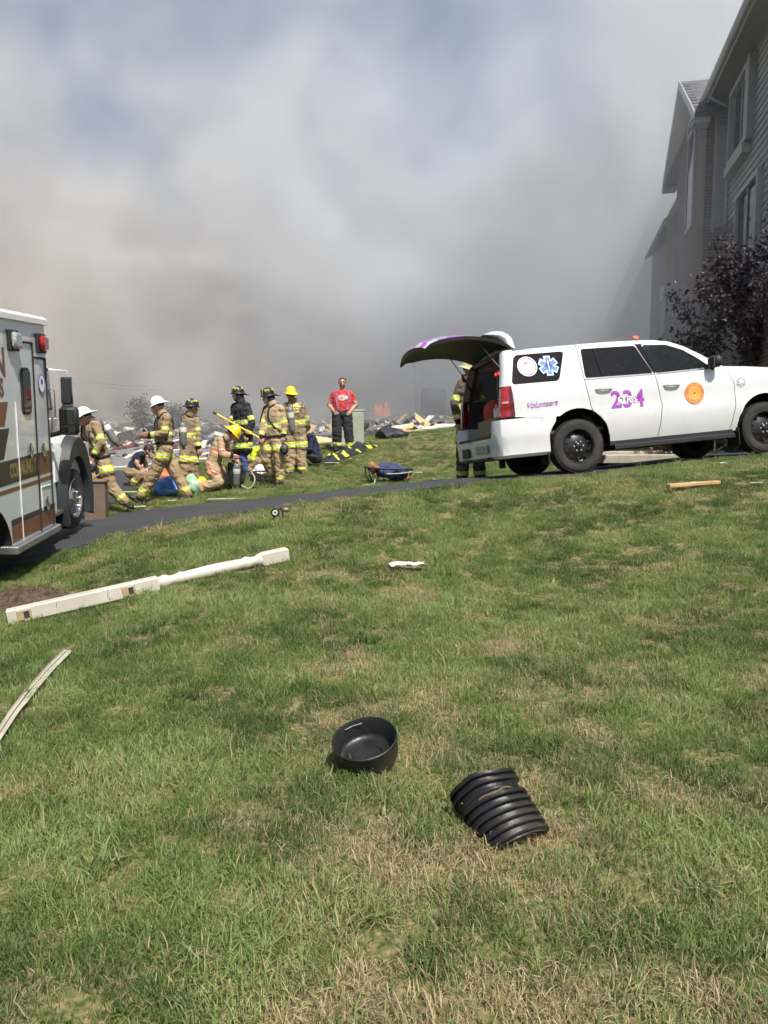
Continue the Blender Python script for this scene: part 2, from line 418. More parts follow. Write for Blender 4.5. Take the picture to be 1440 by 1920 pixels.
# ------------------------------------------------------------------ grass
def blade_clump(seed, nb, rad, hmin, hmax, lean, w0):
    r = random.Random(seed); vs = []; fs = []; tone = []
    for i in range(nb):
        a = r.uniform(0, 6.283); d = rad * math.sqrt(r.random()); x, y = d * math.cos(a), d * math.sin(a)
        h = r.uniform(hmin, hmax) * (1 if r.random() > 0.06 else 1.5); th = r.uniform(0, 6.283); le = abs(r.gauss(0, lean)) + 0.1
        w = w0 * r.uniform(0.7, 1.3); dx, dy = math.cos(th), math.sin(th); fa = th + r.uniform(-0.9, 0.9) + math.pi / 2; wx, wy = math.cos(fa) * w, math.sin(fa) * w
        t0 = r.random(); k = len(vs)
        for j, t in enumerate((0, 0.4, 0.75, 1.0)):
            ang = le * (0.35 + 0.65 * t); oz = h * t * math.cos(ang * t); ox = h * t * math.sin(min(1.5, le * t * 1.25))
            px, py = x + dx * ox, y + dy * ox; s = (1.0, 0.95, 0.65, 0)[j]
            if j < 3: vs += [(px - wx * s, py - wy * s, oz), (px + wx * s, py + wy * s, oz)]; tone += [t0, t0]
            else: vs.append((px, py, oz)); tone.append(t0)
        fs += [(k, k + 1, k + 3, k + 2), (k + 2, k + 3, k + 5, k + 4), (k + 4, k + 5, k + 6)]
    me = bpy.data.meshes.new('grass_clump'); me.from_pydata(vs, [], fs)
    at_ = me.attributes.new('tone', 'FLOAT', 'POINT'); at_.data.foreach_set('value', tone)
    me.polygons.foreach_set('use_smooth', [True] * len(fs))
    return me
m, n, l, b = nodemat('grass_blade')
at1 = n.new('ShaderNodeAttribute'); at1.attribute_name = 'tone'
at2 = n.new('ShaderNodeAttribute'); at2.attribute_name = 'dry'; at2.attribute_type = 'INSTANCER'
at3 = n.new('ShaderNodeAttribute'); at3.attribute_name = 'hue'; at3.attribute_type = 'INSTANCER'
rg = n.new('ShaderNodeValToRGB'); e = rg.color_ramp.elements
e[0].position = 0; e[0].color = (0.038, 0.080, 0.017, 1); e[1].position = 1; e[1].color = (0.33, 0.40, 0.155, 1)
x = e.new(0.5); x.color = (0.150, 0.225, 0.060, 1)
hm = n.new('ShaderNodeMath'); hm.operation = 'MULTIPLY_ADD'; hm.inputs[1].default_value = 0.45; l.new(at1.outputs['Fac'], hm.inputs[0])
h2 = n.new('ShaderNodeMath'); h2.operation = 'MULTIPLY'; h2.inputs[1].default_value = 0.6; l.new(at3.outputs['Fac'], h2.inputs[0]); l.new(h2.outputs[0], hm.inputs[2]); l.new(hm.outputs[0], rg.inputs[0])
rt = n.new('ShaderNodeValToRGB'); e = rt.color_ramp.elements; e[0].color = (0.27, 0.21, 0.11, 1); e[1].color = (0.60, 0.50, 0.31, 1); l.new(at1.outputs['Fac'], rt.inputs[0])
hs = n.new('ShaderNodeTexWhiteNoise'); hs.noise_dimensions = '1D'; l.new(at1.outputs['Fac'], hs.inputs['W'])
gt = n.new('ShaderNodeMath'); gt.operation = 'GREATER_THAN'; l.new(at2.outputs['Fac'], gt.inputs[0]); l.new(hs.outputs['Value'], gt.inputs[1])
mx = n.new('ShaderNodeMix'); mx.data_type = 'RGBA'; l.new(gt.outputs[0], mx.inputs['Factor']); l.new(rg.outputs[0], mx.inputs['A']); l.new(rt.outputs[0], mx.inputs['B'])
b.inputs['Roughness'].default_value = 0.5; b.inputs['Specular IOR Level'].default_value = 0.35
l.new(mx.outputs['Result'], b.inputs['Base Color'])
tl = n.new('ShaderNodeBsdfTranslucent'); l.new(mx.outputs['Result'], tl.inputs[0])
ms = n.new('ShaderNodeMixShader'); ms.inputs[0].default_value = 0.42; l.new(b.outputs[0], ms.inputs[1]); l.new(tl.outputs[0], ms.inputs[2]); l.new(ms.outputs[0], n['Material Output'].inputs['Surface'])
GRASS_MAT = m
clumps = bpy.data.collections.new('grass_clumps')
specs = [(90, 0.10, 0.030, 0.062, 0.75, 0.0018)] * 5 + [(65, 0.08, 0.042, 0.085, 0.85, 0.0020)] * 3 + [(55, 0.10, 0.025, 0.05, 1.15, 0.0019)] * 3 + [(20, 0.05, 0.08, 0.15, 0.85, 0.0034)] * 2 + [(60, 0.11, 0.03, 0.07, 1.75, 0.0018)] * 2 + [(11, 0.025, 0.035, 0.06, 1.25, 0.008)] * 1
for i, s in enumerate(specs):
    me = blade_clump(100 + i, *s); me.materials.append(GRASS_MAT); o = bpy.data.objects.new('clump_%02d' % i, me); clumps.objects.link(o)

rs = np.random.RandomState(5)
def field(x, y, s, seed, o=3): return np.array([fbm((a * s + seed, b_ * s, seed * 0.7), o) for a, b_ in zip(x, y)])
def scatter(zones, dens):
    X, Y = [], []
    for (y0, y1, d, k) in zones:
        w0 = (0.5 * 1.0) ; hw = 0.62 * y1 + 2.2
        nn = int((y1 - y0) * 2 * hw * d); X.append(rs.uniform(-hw, hw, nn)); Y.append(rs.uniform(y0, y1, nn))
    return np.concatenate(X), np.concatenate(Y)
PX, PY = scatter([(0.8, 3, 270, 0), (3, 6, 240, 0), (6, 10, 190, 0), (10, 14, 160, 0), (14, 19, 130, 0), (19, 25, 90, 0)], 1)
keep = ~inside(DRIVE, PX, PY) & ~inside(STREET, PX, PY)
keep &= (PY + 5 * field(PX, PY, 1.1, 3.0) < 23.2 + 0.15 * PX) & (PX < 9.5) & (PX > -12)
dirt_c = at(20, 1115, 7.4)
keep &= (np.hypot((PX - dirt_c.x) * 0.8, PY - dirt_c.y + 0.1) + 0.25 * field(PX, PY, 2.5, 9.0)) > 0.42
PX, PY = PX[keep], PY[keep]
PZ = H(PX, PY) + 0.012 * np.array([fbm((a * 0.9, b_ * 0.9, 3.1), 4) for a, b_ in zip(PX, PY)]) - 0.004
d1 = field(PX, PY, 0.55, 21.0, 3); d2 = field(PX, PY, 2.3, 33.0, 4); hu = field(PX, PY, 1.3, 47.0, 4); h3 = field(PX, PY, 5.0, 51.0, 2)
near = np.clip((6.5 - PY) / 5.0, 0, 1); side = np.clip((PX + 1.2) / 2.5, 0, 1)
dry = np.clip(0.02 + 0.42 * d2 + 0.25 * d1 + 0.30 * near * (0.15 + 0.85 * side), 0.02, 0.97)
patch = (d2 + 0.5 * d1 + 0.30 * near * (0.4 + 0.6 * side) + 0.12 * h3 > 0.60)
dry = np.where(patch, np.clip(dry + 0.28, 0, 0.9), dry)
hue = np.clip(0.50 + 1.05 * hu + 0.40 * h3, 0, 1)
idx = rs.choice(16, len(PX), p=[.11, .11, .11, .11, .11, .06, .06, .06, .06, .05, .05, .012, .012, .037, .037, .012])
short = dry > 0.55; idx = np.where(short & (rs.rand(len(PX)) < 0.75), rs.choice([8, 9, 10, 13, 14], len(PX)), idx); th_ = (idx == 13) | (idx == 14); dry = np.where(th_, np.clip(dry + 0.38, 0, 0.98), dry)
thin = rs.rand(len(PX)) < np.where(patch, 0.70, 1.0)
PX, PY, PZ, dry, hue, idx = [a[thin] for a in (PX, PY, PZ, dry, hue, idx)]
scl = rs.uniform(0.66, 1.08, len(PX)) * (1 + 0.25 * field(PX, PY, 1.3, 47.0, 2)); rotz = rs.uniform(0, 6.283, len(PX)); tlt = rs.normal(0, 0.14, (len(PX), 2))
me = bpy.data.meshes.new('grass'); me.from_pydata(np.stack([PX, PY, PZ], 1).tolist(), [], [])
for nm, arr in (('dry', dry), ('hue', hue), ('scl', scl)):
    a = me.attributes.new(nm, 'FLOAT', 'POINT'); a.data.foreach_set('value', arr.astype(np.float32))
a = me.attributes.new('idx', 'INT', 'POINT'); a.data.foreach_set('value', idx.astype(np.int32))
a = me.attributes.new('rot', 'FLOAT_VECTOR', 'POINT'); a.data.foreach_set('vector', np.stack([tlt[:, 0], tlt[:, 1], rotz], 1).astype(np.float32).ravel())
grass = link('grass', me); tag(grass, 'sunlit lawn grass with dry straw patches on the slope', 'grass', kind='stuff')
ng = bpy.data.node_groups.new('scatter_grass', 'GeometryNodeTree')
ng.interface.new_socket('Geometry', in_out='INPUT', socket_type='NodeSocketGeometry'); ng.interface.new_socket('Geometry', in_out='OUTPUT', socket_type='NodeSocketGeometry')
N, L = ng.nodes, ng.links
gi = N.new('NodeGroupInput'); go = N.new('NodeGroupOutput'); ci = N.new('GeometryNodeCollectionInfo'); ci.inputs['Collection'].default_value = clumps
ci.inputs['Separate Children'].default_value = True; ci.inputs['Reset Children'].default_value = True
ip = N.new('GeometryNodeInstanceOnPoints'); ip.inputs['Pick Instance'].default_value = True
def nattr(nm, t):
    q = N.new('GeometryNodeInputNamedAttribute'); q.data_type = t; q.inputs['Name'].default_value = nm; return q.outputs['Attribute']
L.new(gi.outputs[0], ip.inputs['Points']); L.new(ci.outputs[0], ip.inputs['Instance']); L.new(nattr('idx', 'INT'), ip.inputs['Instance Index'])
L.new(nattr('scl', 'FLOAT'), ip.inputs['Scale'])
er = N.new('FunctionNodeEulerToRotation'); L.new(nattr('rot', 'FLOAT_VECTOR'), er.inputs[0]); L.new(er.outputs[0], ip.inputs['Rotation'])
L.new(ip.outputs[0], go.inputs[0])
md = grass.modifiers.new('scatter', 'NODES'); md.node_group = ng
# ================================================================== white SUV with its tailgate open
PAINT = mat('white_paint', (0.63, 0.64, 0.655), 0.18, var=0.03, coat=1.0, scale=1.2, dirt=0.12)
BLACK = mat('black_plastic', (0.018, 0.018, 0.02), 0.55, var=0.2, bump=0.15, bscale=90)
TRIM = mat('dark_trim', (0.035, 0.036, 0.04), 0.7, var=0.2)
RUBBER = mat('tyre_rubber', (0.03, 0.029, 0.028), 0.85, var=0.25, scale=20, bump=0.3, bscale=60, dirt=0.5)
STEELBLACK = mat('black_wheel', (0.012, 0.012, 0.013), 0.3, var=0.2, coat=0.5)
CHROME = mat('chrome', (0.75, 0.76, 0.78), 0.12, 1.0, var=0.05)
GLASS_D = glassmat('privacy_glass', (0.006, 0.007, 0.009), 0.05, 0.22)
GLASS_C = glassmat('clear_glass', (0.012, 0.018, 0.017), 0.5, 0.3)
REDLENS = mat('red_lens', (0.42, 0.008, 0.015), 0.12, var=0.25, scale=14, coat=1.0)
DARKLENS = mat('smoked_red_lens', (0.09, 0.006, 0.01), 0.12, var=0.2, scale=14, coat=1.0)
INTERIOR = mat('grey_interior', (0.05, 0.05, 0.053), 0.8, var=0.2)
DECAL = {k: mat('decal_' + k, c, 0.35, var=0.03) for k, c in dict(purple=(0.33, 0.07, 0.42), silver=(0.55, 0.55, 0.58), violet=(0.20, 0.14, 0.55), white=(0.85, 0.85, 0.86), blue=(0.03, 0.13, 0.50),
         sky=(0.30, 0.52, 0.80), orange=(0.80, 0.36, 0.08), coral=(0.72, 0.13, 0.09), yellow=(0.82, 0.50, 0.12), grey=(0.42, 0.43, 0.52), brown=(0.17, 0.075, 0.035), dkbrown=(0.045, 0.03, 0.025), gold=(0.42, 0.30, 0.10), lime=(0.62, 0.78, 0.06)).items()}

def text_mesh(body, size, shear=0.0, bold=0.0, align='CENTER', spacing=1.0):
    c = bpy.data.curves.new('lettering', 'FONT'); c.body = body; c.size = size; c.shear = shear; c.offset = bold; c.align_x = align; c.align_y = 'CENTER'; c.resolution_u = 3; c.space_character = spacing
    o = bpy.data.objects.new('lettering', c); COL.objects.link(o)
    dg = bpy.context.evaluated_depsgraph_get(); me = bpy.data.meshes.new_from_object(o.evaluated_get(dg))
    vs = [tuple(v.co) for v in me.vertices]; fs = [tuple(p.vertices) for p in me.polygons]
    bpy.data.objects.remove(o); bpy.data.curves.remove(c); bpy.data.meshes.remove(me)
    return vs, fs

o_ = WH[0]; f_ = (WH[1] - WH[0]); l_ = WH[2] - WH[0]
fr = frame(Vector((0, 0, 0)), f_, l_); fr.translation = WH[0] + fr.col[1].to_3d() * 0.9 + fr.col[2].to_3d() * 0.012
suv = empty('emergency_suv', fr); tag(suv, 'white emergency SUV numbered 234 with its tailgate raised, on the driveway', 'car')
_pz = [0.20, 0.30, 0.38, 0.52, 0.585, 0.63, 0.80, 0.95, 1.05, 1.20, 1.29, 1.72, 1.80, 1.87]
_pw = [0.90, 0.925, 0.950, 0.990, 0.997, 1.016, 1.018, 1.006, 1.017, 1.006, 0.985, 0.845, 0.80, 0.70]
def SW(x, z):
    w = float(np.interp(z, _pz, _pw))
    if x < -0.6: w *= 1 - 0.07 * ((-0.6 - x) / 0.55) ** 2
    if x > 2.9: w *= 1 - 0.13 * ((x - 2.9) / 1.0) ** 2
    return w
def sidepanel(name, poly, m, parent, holes=(), grid=0.09, off=0.0, side=-1, th=0.012, smooth=60):
    V, T = panel(poly, grid, holes); mb = MB()
    mb.add([(p[0], side * (SW(*p) + off), p[1]) for p in V], T)
    for loop in [poly] + list(holes):                     # turned-in edges give the sheet its thickness
        lp = subdiv(loop, grid); k = len(lp)
        mb.add([(p[0], side * (SW(*p) + off), p[1]) for p in lp] + [(p[0], side * (SW(*p) + off - th), p[1]) for p in lp], [(i, (i + 1) % k, (i + 1) % k + k, i + k) for i in range(k)])
    return mb.build(name, m, parent, smooth=smooth, weld=True)
def shrink(poly, d):
    c = Vector((0, 0)); n = len(poly); P = [Vector(p) for p in poly]; area = sum(P[i].cross(P[(i + 1) % n]) for i in range(n)); sg = 1 if area > 0 else -1; out = []
    for i in range(n):
        a, b_, c_ = P[i - 1], P[i], P[(i + 1) % n]; e1 = (b_ - a).normalized(); e2 = (c_ - b_).normalized()
        nn = Vector((-(e1.y + e2.y), e1.x + e2.x)) * sg
        if nn.length > 1e-6: nn.normalize(); k = max(0.35, nn.dot(Vector((-e1.y, e1.x)) * sg)); out.append(tuple(b_ + nn * (d / k)))
        else: out.append(tuple(b_))
    return out
def rounded(poly, r=0.05, k=4):
    out = []; n = len(poly)
    for i in range(n):
        a, b_, c_ = Vector(poly[i - 1]), Vector(poly[i]), Vector(poly[(i + 1) % n])
        p = b_ + (a - b_).normalized() * min(r, (a - b_).length * 0.45); q = b_ + (c_ - b_).normalized() * min(r, (c_ - b_).length * 0.45)
        for j in range(k + 1):
            t = j / k; out.append(tuple(p * (1 - t) ** 2 + b_ * 2 * t * (1 - t) + q * t * t))
    return out
def arc(cx, cz, r, a0, a1, n): return [(cx + r * math.cos(R(a0 + (a1 - a0) * i / n)), cz + r * math.sin(R(a0 + (a1 - a0) * i / n))) for i in range(n + 1)]
TOPX = [-0.80, -0.55, -0.15, 0.25, 0.655, 1.066, 1.397, 1.604, 1.808, 2.05, 2.21, 2.36]
TOPZ = [1.775, 1.793, 1.806, 1.815, 1.82, 1.812, 1.79, 1.752, 1.67, 1.525, 1.41, 1.322]
def topz(x): return float(np.interp(x, TOPX, TOPZ))
def topline(x0, x1): return [(x0, topz(x0))] + [(a, b_) for a, b_ in zip(TOPX, TOPZ) if x0 + .02 < a < x1 - .02] + [(x1, topz(x1))]
rarch = [(0.02 + 0.465 * math.cos(R(a)), 0.435 + 0.465 * math.sin(R(a))) for a in range(186, -13, -12)]     # rear to front over the wheel
farch = [(2.975 + 0.455 * math.cos(R(a)), 0.425 + 0.455 * math.sin(R(a))) for a in range(186, -13, -12)]
ra_back = [p for p in rarch if p[1] > 0.79 and p[0] < 0.26]; ra_front = [p for p in rarch if p[0] > 0.24]
quarter = [(-0.90, 0.855), (-0.905, 1.285)] + topline(-0.80, 0.165) + [(0.165, 1.30), (0.19, 1.085), (0.232, 0.86)] + list(reversed(ra_back)) + [(-0.6, 0.815)]
qwin = rounded([(-0.785, 1.716), (-0.035, 1.722), (-0.200, 1.300), (-0.895, 1.298)], 0.06)
rdoor = topline(0.175, 1.128) + [(1.245, 1.29), (1.307, 0.845), (1.262, 0.544), (1.222, 0.375), (0.50, 0.375)] + list(reversed(ra_front)) + [(0.242, 0.86), (0.20, 1.085), (0.175, 1.30)]
rwin = rounded([(0.222, 1.735), (1.06, 1.728), (1.235, 1.300), (0.19, 1.306)], 0.04)
fdoor = topline(1.138, 2.34) + [(2.483, 1.06), (2.481, 0.75), (2.385, 0.368), (1.232, 0.375), (1.272, 0.544), (1.317, 0.845), (1.255, 1.29)]
fwin = rounded([(1.175, 1.728), (1.545, 1.708), (1.79, 1.612), (1.99, 1.47), (2.16, 1.318), (1.272, 1.298)], 0.04)
fa_back = [p for p in farch if p[0] < 2.56]
fender = [(2.352, 1.318), (2.72, 1.288), (3.07, 1.248), (3.5, 1.18), (3.78, 1.09), (3.86, 0.98), (3.88, 0.74), (3.43, 0.70)] + [p for p in reversed(farch) if p[1] > 0.55 and p[0] > 2.6] + list(reversed(fa_back)) + [(2.395, 0.368), (2.491, 0.75), (2.493, 1.06)]
for side in (-1, 1):
    qp = sidepanel('quarter_panel', quarter, PAINT, suv, [qwin], side=side)
    sidepanel('quarter_window', shrink(qwin, -0.004), GLASS_D, suv, off=-0.008, side=side)
    rd = sidepanel('door', rdoor, PAINT, suv, [rwin], side=side)
    sidepanel('window', shrink(rwin, -0.004), GLASS_D, rd, off=-0.008, side=side)
    fd = sidepanel('door', fdoor, PAINT, suv, [fwin], side=side)
    sidepanel('window', shrink(fwin, -0.004), GLASS_C, fd, off=-0.008, side=side)
    sidepanel('fender', fender, PAINT, suv, side=side)
    # black pillar between the door windows, window surrounds, divider
    sidepanel('window_pillar', [(1.062, 1.75), (1.178, 1.745), (1.272, 1.302), (1.238, 1.302)], mat('gloss_black', (0.006, 0.006, 0.007), 0.15, spec=0.25), rd, off=0.003, side=side, grid=0.12)
    sidepanel('window_divider', [(0.405, 1.728), (0.43, 1.728), (0.482, 1.306), (0.455, 1.306)], mat('gloss_black', (0.006, 0.006, 0.007), 0.15, spec=0.25), rd, off=0.002, side=side, grid=0.12)
    sidepanel('belt_moulding', [(0.18, 1.302), (1.235, 1.298), (1.235, 1.280), (0.18, 1.284)], CHROME, rd, off=0.006, side=side, grid=0.2)
    sidepanel('belt_moulding', [(1.27, 1.297), (2.16, 1.315), (2.16, 1.297), (1.27, 1.279)], CHROME, fd, off=0.006, side=side, grid=0.2)
    for dr, x0, x1, z0 in ((rd, 0.31, 0.56, 1.135), (fd, 1.36, 1.61, 1.108)):
        mb = MB(); y = side * SW(0.5, z0)
        mb.tube([(x0, y, z0), (x0 + 0.03, y + side * 0.035, z0 + 0.003), ((x0 + x1) / 2, y + side * 0.045, z0), (x1 - 0.03, y + side * 0.035, z0 - 0.004), (x1, y, z0 - 0.006)], [0.014, 0.018, 0.019, 0.018, 0.014], 8)
        mb.build('handle', PAINT, dr, smooth=60)
    # soft crease along the doors
    sidepanel('bumper_side', [(-0.52, 0.826), (-0.31, 0.812)] + [p for p in reversed(rarch) if p[0] < -0.26 and p[1] < 0.80 and p[1] > 0.40] + [(-0.452, 0.31), (-0.52, 0.31)], PAINT, suv, off=0.004, side=side)
    # lamp unit
    lamp = rounded([(-1.075, 0.865), (-0.895, 0.862), (-0.908, 1.283), (-1.03, 1.275)], 0.03)
    V, T = panel(lamp, 0.05); mb = MB()
    def lp(p, e=0): t = np.clip((-0.90 - p[0]) / 0.22, 0, 1); return (p[0] - 0.02 * t, side * (SW(max(p[0], -0.95), p[1]) + 0.012 - 0.12 * t ** 2.2 - e), p[1])
    mb.add([lp(p) for p in V], T); k = len(lamp); mb.add([lp(p) for p in lamp] + [lp(p, 0.08) for p in lamp], [(i, (i + 1) % k, (i + 1) % k + k, i + k) for i in range(k)])
    tl_ = mb.build('tail_lamp', [REDLENS], suv, smooth=50, weld=True)
    mb = MB(); V, T = panel([(-0.955, 0.875), (-0.90, 0.873), (-0.912, 1.27), (-0.945, 1.27)], 0.06); mb.add([(lp(p)[0], lp(p)[1] + side * 0.004, p[1]) for p in V], T); mb.build('lamp_bezel', DARKLENS, tl_)
    mb = MB(); V, T = panel([(-1.045, 1.05), (-0.97, 1.05), (-0.97, 1.075), (-1.04, 1.075)], 0.04); mb.add([(lp(p)[0], lp(p)[1] + side * 0.004, p[1]) for p in V], T); mb.build('reverse_lens', mat('clear_lens', (0.5, 0.4, 0.4), 0.1), tl_)
    # running board, mudflaps
    mb = MB(); yb = side * 0.985
    mb.loft([[(x, yb + side * a, z + 0.31) for a, z in ((-0.18, 0.03), (0.02, 0.035), (0.055, 0.015), (0.055, -0.03), (0.01, -0.045), (-0.18, -0.03))] for x in (0.52, 0.62, 2.30, 2.42)])
    mb.build('running_board', BLACK, suv, smooth=40)
    mb = MB(); mb.box((1.46, side * 0.93, 0.365), (1.95, 0.08, 0.06)); mb.build('sill', BLACK, suv)
    for x0 in (-0.47, 2.52 - 0.02):
        mb = MB(); mb.loft([[(x0 + dx, side * (0.74 + a), z) for a in (0, 0.27) for dx in ((0, 0.012) if a == 0 else (0.012, 0))] for z, dx_ in ((0.16, 0), (0.42, 0))]); mb.build('mudflap', BLACK, suv)
    # wheel wells
    for cx, arch_ in ((0.02, rarch), (2.975, farch)):
        mb = MB(); mb.loft([[(p[0], side * y_, p[1]) for p in arch_] for y_ in (0.985, 0.60)], closed=False, cap=False)
        mb.add([(p[0], side * 0.62, p[1]) for p in arch_], [tuple(range(len(arch_)))]); mb.build('wheel_well', mat('wheel_well_black', (0.006, 0.006, 0.006), 0.95, spec=0.1), suv)

# roof
mb = MB(); rings = []
for x in np.linspace(-0.80, 1.45, 16):
    z0 = topz(x); w = SW(x, z0); rings.append([(x - (0.05 * math.cos(math.pi / 2 * t) if x < -0.7 else 0), w * t, z0 + 0.062 * (1 - abs(t) ** 2.6)) for t in np.linspace(-1, 1, 19)])
mb.loft(rings, cap=False, closed=False); roof = mb.build('roof', PAINT, suv, smooth=50)
mb = MB(); rings = []
for x, xc, zc in ((1.45, 1.50, 1.845), (1.70, 1.80, 1.72), (2.0, 2.16, 1.545), (2.34, 2.58, 1.35)):
    z0 = topz(x) - 0.004; w = SW(x, z0) - 0.02; rings.append([(x + (xc - x) * (1 - t * t), w * t, z0 + (zc - z0) * (1 - t * t)) for t in np.linspace(-1, 1, 13)])
mb.loft(rings, cap=False, closed=False); mb.build('windshield', GLASS_C, suv, smooth=60)
# a-pillars outside edge and cowl
mb = MB(); rings = []
for x, z0, zc in ((2.34, 1.325, 1.352), (2.72, 1.29, 1.335), (3.07, 1.25, 1.30), (3.5, 1.182, 1.235), (3.78, 1.092, 1.14), (3.86, 0.98, 1.0)):
    w = SW(x, z0) - 0.004; rings.append([(x + (0.22 if x < 2.5 else 0.05) * (1 - t * t), w * t, z0 + (zc - z0) * (1 - abs(t) ** 3)) for t in np.linspace(-1, 1, 13)])
mb.loft(rings, cap=False, closed=False); mb.build('hood', PAINT, suv, smooth=50)
mb = MB(); mb.loft([[(x, y, z) for y in np.linspace(-0.86, 0.86, 9)] for x, z in ((3.87, 0.99), (3.93, 0.85), (3.93, 0.70))], closed=False, cap=False); mb.build('grille', BLACK, suv, smooth=40)
mb = MB(); mb.loft([[(3.55 + 0.42 * math.sqrt(max(0, 1 - (t * 0.93) ** 4)), 0.95 * t, z) for t in np.linspace(-1, 1, 15)] for z in (0.74, 0.60, 0.42, 0.34)], closed=False, cap=False); mb.build('front_bumper', PAINT, suv, smooth=50)
# underbody and interior
mb = MB(); mb.box((1.45, 0, 0.40), (4.6, 1.30, 0.14)); mb.tube([(0.0, -0.8, 0.36), (0, 0.8, 0.36)], 0.07); mb.tube([(-1.0, 0.35, 0.34), (-0.2, 0.35, 0.36)], 0.055); mb.box((-0.7, 0, 0.42), (0.75, 1.3, 0.16)); mb.build('underbody', TRIM, suv)
mb = MB(); mb.box((0.6, 0, 0.60), (3.5, 1.78, 0.05)); mb.build('cargo_floor', INTERIOR, suv)
for side in (-1, 1):
    mb = MB(); V, T = panel([(-1.02, 0.62), (-0.90, 1.27), (2.3, 1.28), (2.3, 0.62), (0.56, 0.62), (0.52, 0.93), (-0.52, 0.93), (-0.54, 0.62)], 0.2); mb.add([(p[0], side * (SW(p[0], p[1]) - 0.07), p[1]) for p in V], T)
    V, T = panel([(-0.93, 1.26), (-0.80, 1.77), (-0.74, 1.77), (-0.85, 1.26)], 0.2); mb.add([(p[0], side * (SW(p[0], p[1]) - 0.05), p[1]) for p in V], T)
    mb.build('side_trim', INTERIOR, suv, fix=False)
for x, hd in ((0.30, 1.36), (1.25, 1.40)):
    for y in (-0.42, 0.42):
        mb = MB(); mb.bbox((x, y, 0.95), (0.16, 0.62, 0.72), 0.05, Matrix.Rotation(-0.18, 3, 'Y')); mb.bbox((x - 0.07, y, hd), (0.10, 0.26, 0.18), 0.04); mb.bbox((x + 0.3, y, 0.72), (0.5, 0.62, 0.18), 0.05); mb.build('seat', INTERIOR, suv, smooth=40)
mb = MB(); mb.tube([(1.98, 0.42 + 0.17 * math.cos(a), 1.16 + 0.17 * math.sin(a)) for a in np.linspace(0, 6.283, 17)], 0.016, 6); mb.box((2.25, 0, 1.08), (0.35, 1.6, 0.30)); mb.build('dashboard', BLACK, suv)
for y in (-0.35, 0.0, 0.3):
    mb = MB(); mb.bbox((-0.62, y, 1.62), (0.03, 0.16, 0.045), 0.01)
    mb.build('warning_light', mat('red_warning_light', (0.8, 0.05, 0.05), 0.3, emit=(1, 0.06, 0.04), estr=1.6), suv)
# rear bumper: swept round the tail, lower in the middle under the tailgate opening
path = [(-0.435, -1.0), (-0.75, -0.998), (-1.02, -0.99), (-1.105, -0.965), (-1.155, -0.90), (-1.172, -0.80), (-1.175, -0.785), (-1.20, -0.3), (-1.205, 0)]
path = path + [(x, -y) for x, y in reversed(path[:-1])]
mb = MB(); rings = []
for i, (x, y) in enumerate(path):
    a, c_ = path[max(i - 1, 0)], path[min(i + 1, len(path) - 1)]; d = Vector((c_[0] - a[0], c_[1] - a[1])).normalized(); nx, ny = -abs(d.y) if abs(d.y) > 0.2 else 0, (d.x if False else 0)
    out = Vector((d.y, -d.x)); out = out if out.dot(Vector((x - 0.5, y))) > 0 else -out
    zt = 0.83 if abs(y) > 0.79 else 0.60
    sec = [(-0.16, 0.30), (-0.02, 0.30), (0.012, 0.34), (0.018, 0.50), (0.03, 0.56), (0.028, 0.60 if zt < 0.7 else 0.66), (0.012, zt), (-0.16, zt)]
    rings.append([(x + out.x * q, y + out.y * q, z) for q, z in sec])
mb.loft(rings); bump = mb.build('rear_bumper', PAINT, suv, smooth=35)
mb = MB(); mb.box((-1.115, 0, 0.625), (0.13, 1.55, 0.05)); mb.build('step_pad', BLACK, bump)
mb = MB(); mb.bbox((-1.236, 0.30, 0.44), (0.02, 0.34, 0.14), 0.01); mb.bbox((-1.20, -0.1, 0.315), (0.10, 1.2, 0.05), 0.01); mb.build('bumper_recess', BLACK, bump)
mb = MB(); mb.bbox((-1.232, -0.42, 0.46), (0.014, 0.5, 0.12), 0.01); mb.build('bumper_reflector', mat('grey_plastic', (0.35, 0.36, 0.38), 0.5), bump)
# opening frame
mb = MB()
for side in (-1, 1): mb.loft([[(x, side * (SW(x, z) - a), z) for a in (0.115, 0.17)] for x, z in ((-1.06, 0.84), (-1.06, 1.05), (-1.05, 1.28), (-1.0, 1.52), (-0.95, 1.76))], closed=False, cap=False)
mb.box((-0.84, 0, 1.785), (0.08, 1.5, 0.06)); mb.build('opening_frame', BLACK, suv, smooth=40, fix=False)
for side in (-1, 1):
    mb = MB(); mb.loft([[(x - b_, side * (SW(x, z) - a), z) for a, b_ in ((0.001, -0.01), (0.012, 0.06), (0.035, 0.095), (0.075, 0.118), (0.12, 0.122))] for x, z in ((-0.915, 1.286), (-0.86, 1.52), (-0.81, 1.76), (-0.79, 1.80))], closed=False, cap=False); mb.build('rear_pillar', PAINT, suv, smooth=60)
